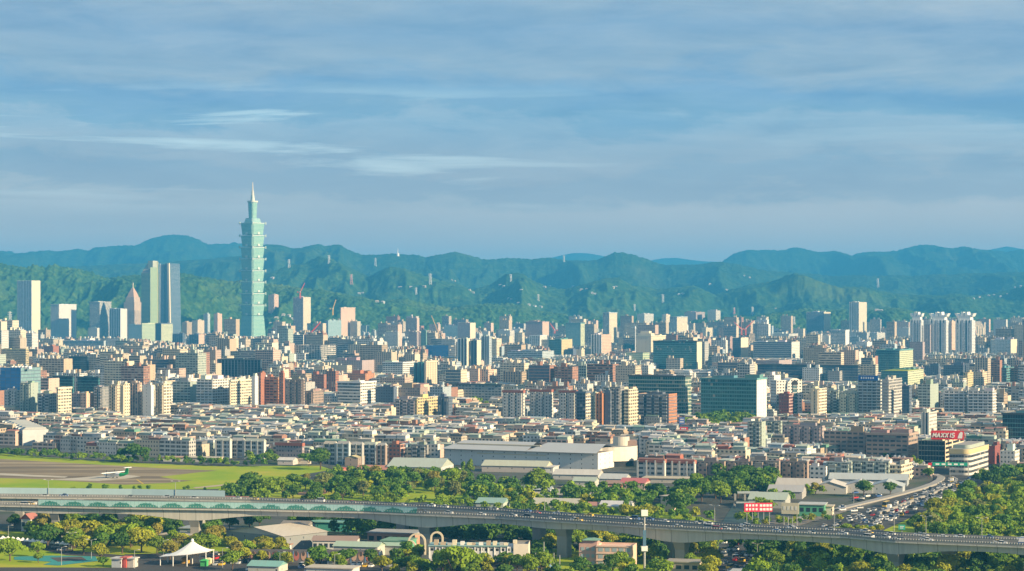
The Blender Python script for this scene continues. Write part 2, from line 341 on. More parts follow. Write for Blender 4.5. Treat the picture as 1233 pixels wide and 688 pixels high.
# avenue with the traffic jam, and the ramp road
AV = [(930, 650), (960, 640), (1000, 626), (1062, 605), (1100, 590), (1118, 580), (1135, 573), (1170, 571), (1200, 574), (1205, 582), (1178, 585), (1158, 596), (1122, 612), (1092, 626), (1066, 638), (1050, 648), (960, 654)]
sheet('avenue', AV, ASPH, .12)
sheet('side_road', [(905, 632), (1000, 616), (1062, 600), (1064, 603), (1000, 622), (940, 640), (910, 640)], plain('pale_asphalt', (.20, .18, .16), .9), .14)

# hills --------------------------------------------------------------
def vnoise(x, y, seed):
    xi = np.floor(x).astype(np.int64); yi = np.floor(y).astype(np.int64); xf = x - xi; yf = y - yi
    def h(a, b):
        q = (a * 374761393 + b * 668265263 + seed * 982451653) & 0xffffffff; q = ((q ^ (q >> 13)) * 1274126177) & 0xffffffff
        return ((q ^ (q >> 16)) & 0xffff) / 65535.0
    u = xf * xf * xf * (xf * (xf * 6 - 15) + 10); v = yf * yf * yf * (yf * (yf * 6 - 15) + 10)
    return (h(xi, yi) * (1 - u) + h(xi + 1, yi) * u) * (1 - v) + (h(xi, yi + 1) * (1 - u) + h(xi + 1, yi + 1) * u) * v
def fbm(x, y, seed, octv=5, gain=.5, ridged=False):
    a, s, tot = 1.0, 0.0, 0.0
    for o in range(octv):
        n = vnoise(x, y, seed + o * 17)
        if ridged: n = 1 - np.abs(2 * n - 1); n = n * n
        s = s + a * n; tot += a; a *= gain; x = x * 2.03 + 11.3; y = y * 2.03 - 7.1
    return s / tot
def cells(x, y, seed):
    """distance to the next tree crown on a jittered grid"""
    xi = np.floor(x).astype(np.int64); yi = np.floor(y).astype(np.int64); best = np.full(x.shape, 9.0)
    for dx in (-1, 0, 1):
        for dy in (-1, 0, 1):
            a, b_ = xi + dx, yi + dy; q = (a * 374761393 + b_ * 668265263 + seed) & 0xffffffff; q = ((q ^ (q >> 13)) * 1274126177) & 0xffffffff
            px_ = a + ((q >> 4) & 0xff) / 255.0; py_ = b_ + ((q >> 16) & 0xff) / 255.0
            best = np.minimum(best, (x - px_) ** 2 + (y - py_) ** 2)
    return np.sqrt(best)
def forest(name, far, k=1.0):
    t = NT(name); n1 = t.noise(.004, 6, t.pos(), .65); n2 = t.noise(.03, 6, t.pos(), .75); n3 = t.noise(.0016, 4, t.pos(), .6)
    c = t.ramp(n2, (.34, (.016, .050, .020)), (.5, (.05, .11, .022)), (.64, (.13, .19, .035)))
    c = t.mix(t.math('MULTIPLY', n1, .5), c, (.035, .075, .025)); c = t.mix(t.ramp(n3, (.55, (0, 0, 0)), (.72, (.55, .55, .55))), c, (.20, .22, .05))
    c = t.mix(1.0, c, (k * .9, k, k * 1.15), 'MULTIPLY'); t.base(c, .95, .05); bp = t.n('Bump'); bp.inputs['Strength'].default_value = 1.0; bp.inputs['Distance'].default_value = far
    t.to(bp.inputs['Height'], t.noise(.05, 5, t.pos(), .8)); t.to(t.b.inputs['Normal'], bp.outputs[0]); return t.mat
HILLS = {}
def hill(name, ridge, D, Wf, Wb, rows, step, spur, crown, cs, seed, far, bend=0.0, x0=-110, x1=1345):
    X = np.arange(x0, x1 + step, step); tt = np.linspace(-1, 1, rows)
    tt = np.sign(tt) * np.abs(tt) ** 1.15
    xx, T = np.meshgrid(X, tt); ry = np.interp(X, [p[0] for p in ridge], [p[1] for p in ridge])
    Dl = D + bend * (fbm(X / 170.0, X * 0, seed + 5, 3) - .5)
    H = np.maximum(CAMZ + (HY - ry) / F * Dl, 8)
    Y = Dl[None, :] + np.where(T < 0, T * Wf, T * Wb); XW = (xx - CX) / F * Dl[None, :] * (1 + (np.where(T < 0, T * Wf, T * Wb)) / D * .6)
    a = np.abs(T); prof = (1 - a) ** 1.12 * (1 + .25 * a)
    rg = fbm(XW / spur, Y / (spur * 1.9), seed, 5, .52, True); big = fbm(XW / (spur * 2.7), Y / (spur * 2.7), seed + 50, 3)
    amp = np.minimum(a * 3.2, 1) * (1 - a) ** .6
    Z = H[None, :] * (prof + amp * (1.12 * (rg - .40) + .5 * (big - .5)))
    Z = np.minimum(Z, H[None, :] * (1 - .30 * a) + 2)
    if crown: Z = Z + crown * (1 - np.minimum(cells(XW / cs, Y / cs, seed), 1.1)) * 1.5 + crown * 1.2 * (fbm(XW / (cs * 3), Y / (cs * 3), seed + 9, 2) - .5)
    Z = np.where(a > .97, -6, Z)
    V = np.stack([XW, Y, Z], -1).reshape(-1, 3); nc = len(X)
    i = np.arange(rows - 1)[:, None] * nc + np.arange(nc - 1)[None, :]; i = i.ravel()
    q = np.stack([i, i + 1, i + 1 + nc, i + nc], -1).astype(np.int32)
    me = bpy.data.meshes.new(name); me.vertices.add(len(V)); me.vertices.foreach_set('co', V.astype(np.float32).ravel())
    me.loops.add(q.size); me.loops.foreach_set('vertex_index', q.ravel()); me.polygons.add(len(q)); me.polygons.foreach_set('loop_start', np.arange(0, q.size, 4, dtype=np.int32))
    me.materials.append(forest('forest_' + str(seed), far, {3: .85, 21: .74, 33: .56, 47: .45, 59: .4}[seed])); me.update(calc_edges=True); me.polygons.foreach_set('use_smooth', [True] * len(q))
    o = structure(link(name, me)); HILLS[seed] = (X, Dl, H)
    return o, V, q
RA = [(-110, 326), (0, 321), (10, 322), (25, 324), (33, 325), (40, 321), (47, 324), (55, 325), (60, 321), (66, 321), (72, 325), (80, 325), (93, 327), (100, 328), (110, 330), (120, 335), (130, 338), (145, 336), (160, 336), (190, 334), (218, 333), (225, 334), (240, 337), (250, 338), (265, 341), (280, 343), (290, 341), (320, 345), (345, 347), (370, 350), (385, 352), (400, 355), (425, 360), (450, 365), (465, 366), (475, 364), (490, 362), (505, 366), (530, 372), (545, 374), (565, 371), (580, 369), (610, 368), (630, 370), (650, 378), (700, 386), (760, 387), (850, 384), (880, 386), (910, 384), (930, 380), (950, 378), (970, 375), (1000, 377), (1015, 376), (1035, 380), (1060, 374), (1085, 375), (1100, 379), (1140, 385), (1180, 388), (1233, 386), (1345, 384)]
RB = [(-110, 352), (0, 350), (200, 346), (290, 344), (320, 331), (345, 322), (365, 318), (385, 310), (398, 312), (415, 322), (430, 329), (445, 335), (455, 329), (470, 322), (490, 326), (510, 333), (530, 339), (555, 345), (570, 350), (590, 345), (610, 331), (625, 330), (640, 338), (655, 345), (680, 351), (700, 345), (725, 338), (745, 336), (760, 345), (790, 350), (820, 348), (835, 345), (860, 356), (880, 350), (900, 345), (930, 340), (945, 334), (955, 331), (965, 332), (985, 340), (1010, 347), (1040, 347), (1060, 352), (1090, 357), (1130, 357), (1150, 355), (1175, 358), (1200, 354), (1233, 347), (1345, 345)]
RC = [(-110, 322), (0, 325), (200, 318), (290, 310), (320, 296), (340, 297), (352, 301), (362, 300), (375, 297), (385, 296), (392, 298), (400, 296.5), (410, 297), (418, 302), (430, 306), (437, 309), (445, 308), (460, 308), (470, 307), (490, 308), (505, 308), (512, 311), (520, 309), (530, 307), (540, 306), (550, 304.5), (560, 307), (570, 310), (580, 313), (590, 314), (610, 312), (625, 312), (640, 314), (660, 312), (680, 315), (700, 316), (720, 314), (730, 309), (740, 304.5), (750, 305), (760, 307), (775, 312), (785, 316), (800, 320), (830, 320), (850, 319), (870, 317), (890, 320), (920, 327), (1000, 333), (1100, 333), (1200, 330), (1345, 328)]
RD = [(-110, 306), (0, 303), (15, 304), (20, 306), (30, 305), (50, 303), (60, 302.5), (70, 304), (85, 303), (95, 301), (107, 304), (113, 300), (125, 298.5), (150, 297), (163, 297.5), (175, 292), (186, 288), (200, 285), (212, 284), (226, 285), (238, 289), (250, 295), (265, 295), (275, 294), (282, 292.5), (290, 294), (310, 295.5), (340, 300), (400, 308), (500, 318), (640, 322), (760, 322), (840, 320), (868, 317), (878, 310), (885, 305.5), (900, 302.5), (920, 302), (935, 303), (945, 302), (955, 300), (962, 300), (970, 302), (985, 305), (1005, 303), (1015, 306), (1025, 309), (1035, 306), (1050, 304), (1065, 304), (1080, 303), (1095, 299), (1110, 296), (1125, 296.5), (1135, 299), (1150, 300), (1160, 298), (1170, 300), (1185, 302), (1200, 303), (1215, 304), (1225, 302), (1233, 302), (1345, 300)]
RE = [(-110, 312), (300, 314), (560, 314), (640, 314), (660, 311.5), (675, 308), (690, 305), (705, 305), (720, 307), (740, 311), (765, 314), (785, 313), (800, 310), (815, 309.5), (830, 312), (850, 314), (880, 315), (1000, 312), (1150, 308), (1195, 300), (1212, 297), (1228, 299), (1345, 304)]
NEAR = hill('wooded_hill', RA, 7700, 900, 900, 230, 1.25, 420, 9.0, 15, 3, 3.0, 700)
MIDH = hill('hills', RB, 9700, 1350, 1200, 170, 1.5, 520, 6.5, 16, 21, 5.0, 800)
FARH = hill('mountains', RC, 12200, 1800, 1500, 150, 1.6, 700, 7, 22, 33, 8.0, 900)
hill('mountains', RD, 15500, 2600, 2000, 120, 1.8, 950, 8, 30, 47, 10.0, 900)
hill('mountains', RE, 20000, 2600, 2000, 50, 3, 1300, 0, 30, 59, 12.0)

# air --------------------------------------------------------------
m = bpy.data.materials.new('haze_air'); m.use_nodes = True; q = m.node_tree; q.nodes.remove(q.nodes['Principled BSDF'])
pv = q.nodes.new('ShaderNodeVolumePrincipled'); q.links.new(pv.outputs[0], q.nodes['Material Output'].inputs['Volume'])
HAZE_D = 7.1e-5
pv.inputs['Color'].default_value = (.075, .48, .98, 1); pv.inputs['Density'].default_value = HAZE_D; pv.inputs['Anisotropy'].default_value = 0.0
b = MB(); b.box(-11500, 11500, -250, 22800, -8, 660); structure(b.build('haze', m), 'stuff')
# ------------------------------------------------------------------ city: named buildings
def bvh(h): return BVHTree.FromPolygons([Vector(v) for v in h[1].tolist()], h[2].tolist())
BV = [bvh(NEAR), bvh(MIDH), bvh(FARH)]; O_ = Vector((0, 0, CAMZ))
def onhill(px_, y):
    """point of the slope seen in photo column px_, row y"""
    d = Vector(((px_ - CX) / F, 1, (HY - y) / F)).normalized(); best = None
    for t_ in BV:
        q = t_.ray_cast(O_, d)
        if q[0] is not None and (best is None or q[3] < best[1]): best = (q[0], q[3])
    return best[0] if best else None

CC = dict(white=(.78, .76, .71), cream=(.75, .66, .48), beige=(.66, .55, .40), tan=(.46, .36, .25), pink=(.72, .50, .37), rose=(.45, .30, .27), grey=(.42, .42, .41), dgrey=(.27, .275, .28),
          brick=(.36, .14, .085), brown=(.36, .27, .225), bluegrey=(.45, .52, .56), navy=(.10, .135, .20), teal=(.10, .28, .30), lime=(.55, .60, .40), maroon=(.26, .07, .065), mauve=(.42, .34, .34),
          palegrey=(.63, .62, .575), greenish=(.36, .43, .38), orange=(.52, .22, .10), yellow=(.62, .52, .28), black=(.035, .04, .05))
TH = R(-25); cT, sT = math.cos(TH), math.sin(TH)
HERO = []          # (x0, x1, D, yvis, nick, name)
FOOT = []          # occupied discs (x, y, r)
def solve(x0, xm, x1, D):
    """front-right corner and size of a box seen with its edges in photo columns x0 | xm | x1 at distance D"""
    k0, km, k1 = [(q - CX) / F for q in (x0, xm, x1)]
    if x1 - xm < .9:
        th = -math.atan(km); c, s = math.cos(th), math.sin(th); fr = Vector((km * D, D, 0))
        wd = (fr.x - k0 * fr.y) / (c - k0 * s); return th, fr, wd, max(10, min(22, wd * .8))
    c, s = cT, sT; fr = Vector((km * D, D, 0)); wd = (fr.x - k0 * fr.y) / (c - k0 * s); dp = (k1 * fr.y - fr.x) / (-s - k1 * c)
    return TH, fr, max(wd, 2), min(max(dp, 3), 90)
def base_thing(name, label, cat, x0, xm, x1, D, group=None):
    th, fr, wd, dp = solve(x0, xm, x1, D); c, s = math.cos(th), math.sin(th)
    o = thing(name, label, cat, (fr.x - wd / 2 * c, fr.y - wd / 2 * s, 0), th, group)
    cx, cy_ = fr.x - wd / 2 * c - dp / 2 * s, fr.y - wd / 2 * s + dp / 2 * c; FOOT.append((cx, cy_, wd / 2, dp / 2, th))
    return o, wd, dp                                   # local frame: x in +-wd/2, front at y=0, back at y=dp
def tank(parent, x, y, z, r=1.3, h=2.4):
    b = MB(); b.cyl(x, y, z, z + .5, r * .8, None, 6, 0); b.cyl(x, y, z + .5, z + .5 + h, r, None, 9, 0); b.cyl(x, y, z + .5 + h, z + .9 + h, r, r * .3, 9, 0)
    return b.build('water_tank', STEEL, parent, smooth=False)
def rooftop(o, wd, dp, z, col, r, many=True, big=False):
    z -= 1.0
    n = 1 if wd * dp < 300 else 2 if wd * dp < 1400 else 3
    for i in range(n):
        sw = max(3, min(r.uniform(.26, .44) * wd, 16)); sd = max(3, min(r.uniform(.3, .55) * dp, 12)); sh = r.uniform(2.6, 4.4) * (1.5 if big else 1)
        x = r.uniform(-wd / 2 + .8, wd / 2 - sw - .8) if wd > sw + 2 else -sw / 2; y = r.uniform(.8, max(.9, dp - sd - .8))
        b = MB(); b.parapet_box(x, x + sw, y, y + sd, z, z + sh, 0, 1, 0, None, .5, .3); b.build('stair_head', [PAINT, roofmat()], o, tuple(q * r.uniform(.8, 1.1) for q in col))
        if r.random() < .3: tank(o, x + sw / 2, y + sd / 2, z + sh - .5, r.uniform(.8, 1.15), r.uniform(1.4, 2))
    if many:
        for i in range(1 + (wd > 25)):
            tank(o, r.uniform(-wd / 2 + 2, wd / 2 - 2), r.uniform(2, max(2.1, dp - 2)), z, r.uniform(.8, 1.2), r.uniform(1.4, 2.2))
def hero(name, cat, x0, xm, x1, yt, yv, color, sf, ss, ex, label, nick, D=None, group=None):
    r = random.Random(hash((x0, yt, 7)) & 0xffff)
    D = min(D or 307080 / (yv + 3 - HY), 6250 + (x0 * 7.3) % 450); side = None
    if yv < 393:
        q = onhill(xm, yv); D = q.y + 8 if q is not None else D       # stands on the slope
    if '/' in color: color, side = color.split('/')
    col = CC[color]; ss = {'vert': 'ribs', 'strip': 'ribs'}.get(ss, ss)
    o, wd, dp = base_thing(name, label, cat, x0, xm, x1, D, group); H = CAMZ + (HY - yt) / F * D
    HERO.append((x0, x1, D, yv, nick, o)); o['nick'] = nick
    fs, sss = fm(sf), fm(ss)
    b = MB(); b.parapet_box(-wd / 2, wd / 2, 0, dp, 0, H, 0, 1, 2, None, 1.2, .4); b.build('wall', [fs, roofmat(), sss], o, col)
    if side:
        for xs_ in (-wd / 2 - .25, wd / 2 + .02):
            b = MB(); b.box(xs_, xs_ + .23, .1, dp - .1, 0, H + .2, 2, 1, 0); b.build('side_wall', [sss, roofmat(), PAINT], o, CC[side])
    if name == 'row_house':
        b = MB(); b.prism([(-wd / 2 - .5, -.8), (wd / 2 + .5, -.8), (wd / 2 + .5, dp + .5), (-wd / 2 - .5, dp + .5)], H + .05, H + 2.2, 0, 0, [(-wd / 2 + .5, dp * .45), (wd / 2 - .5, dp * .45), (wd / 2 - .5, dp * .55), (-wd / 2 + .5, dp * .55)]); b.build('tin_roof', tinmat(), o, (.30, .10, .08) if 'r' in ex else r.choice([(.42, .5, .44), (.44, .45, .44), (.56, .52, .42)])); ex += 'x'
    vis = (yv - yt) / F * D + 4                        # visible height
    fl = FST[sf]['floor'] if FST[sf]['floor'] < 10 else 3.4
    if 's' in ex:                                      # projecting floor slabs
        for i in range(1, min(34, int(vis / fl)) + 1):
            z = H - i * fl
            if z < 2: break
            q = MB(); q.box(-wd / 2 - .5, wd / 2 + .5, -.9, dp + .3, z - .22, z + .55); q.build('floor_slab', PAINT, o, tuple(min(.8, c_ * 1.12) for c_ in col))
    if 'v' in ex:                                      # piers
        n = max(2, min(16, round(wd / 6)))
        for i in range(n + 1):
            x = -wd / 2 + wd * i / n; q = MB(); q.box(x - .55, x + .55, -.9, .1, max(0, H - vis - 12), H + .6); q.build('pier', PAINT, o, tuple(min(.8, c_ * 1.1) for c_ in col))
    if 'b' in ex:                                      # bays: shallow stacks of balconies
        n = max(2, min(7, round(wd / 9)))
        for i in range(n):
            x = -wd / 2 + wd * (i + .5) / n; q = MB(); q.box(x - wd / n * .3, x + wd / n * .3, -1.3, 0, max(0, H - vis - 12), H - 1.5, 0, 1, 0); q.build('bay', [fs, roofmat()], o, col)
    if 'c' in ex:
        q = MB(); q.parapet_box(-wd / 2 - .7, wd / 2 + .7, -.7, dp + .7, H - .6, H + 1.2, 0, 1, 0, None, .8, 1.1); q.build('cornice', [PAINT, roofmat()], o, tuple(min(.8, c_ * 1.15) for c_ in col))
    if 'd' in ex:
        q = MB(); q.parapet_box(-wd / 2 - .8, wd / 2 + .8, -.8, dp + .8, H - .4, H + 1.3, 0, 1, 0, None, .8, 1.1); q.build('roof_edge', [PAINT, roofmat()], o, (.05, .07, .08))
    if 'r' in ex:
        q = MB(); q.parapet_box(-wd / 2 - .4, wd / 2 + .4, -.6, dp + .4, H - 1.0, H + 1.5, 0, 1, 0, None, .9, .8); q.build('red_roof_edge', [PAINT, roofmat()], o, (.38, .12, .08))
    if 'g' in ex:
        q = MB(); q.box(-wd / 2 + 1, wd / 2 - 1, 1, dp - 1, H - 1.1, H + .3); q.build('roof_garden', GRASS, o)
    if 'm' in ex:
        q = MB(); q.bar((0, dp / 2, H - 1), (0, dp / 2, H + .16 * H), .5); q.build('mast', WHITE, o)
    if 'x' not in ex: rooftop(o, wd, dp, H - .2, col if 'w' not in ex else CC['white'], r, wd * dp < 1500, 'P' in ex)
    return o, wd, dp, H
K_ = dict(T=('office_tower', 'office tower'), A=('apartment_tower', 'apartment tower'), O=('office_building', 'office building'), B=('apartment_block', 'apartment block'), S=('construction_site', 'unfinished building'), H=('public_hall', 'hall'), R=('row_house', 'row house'))
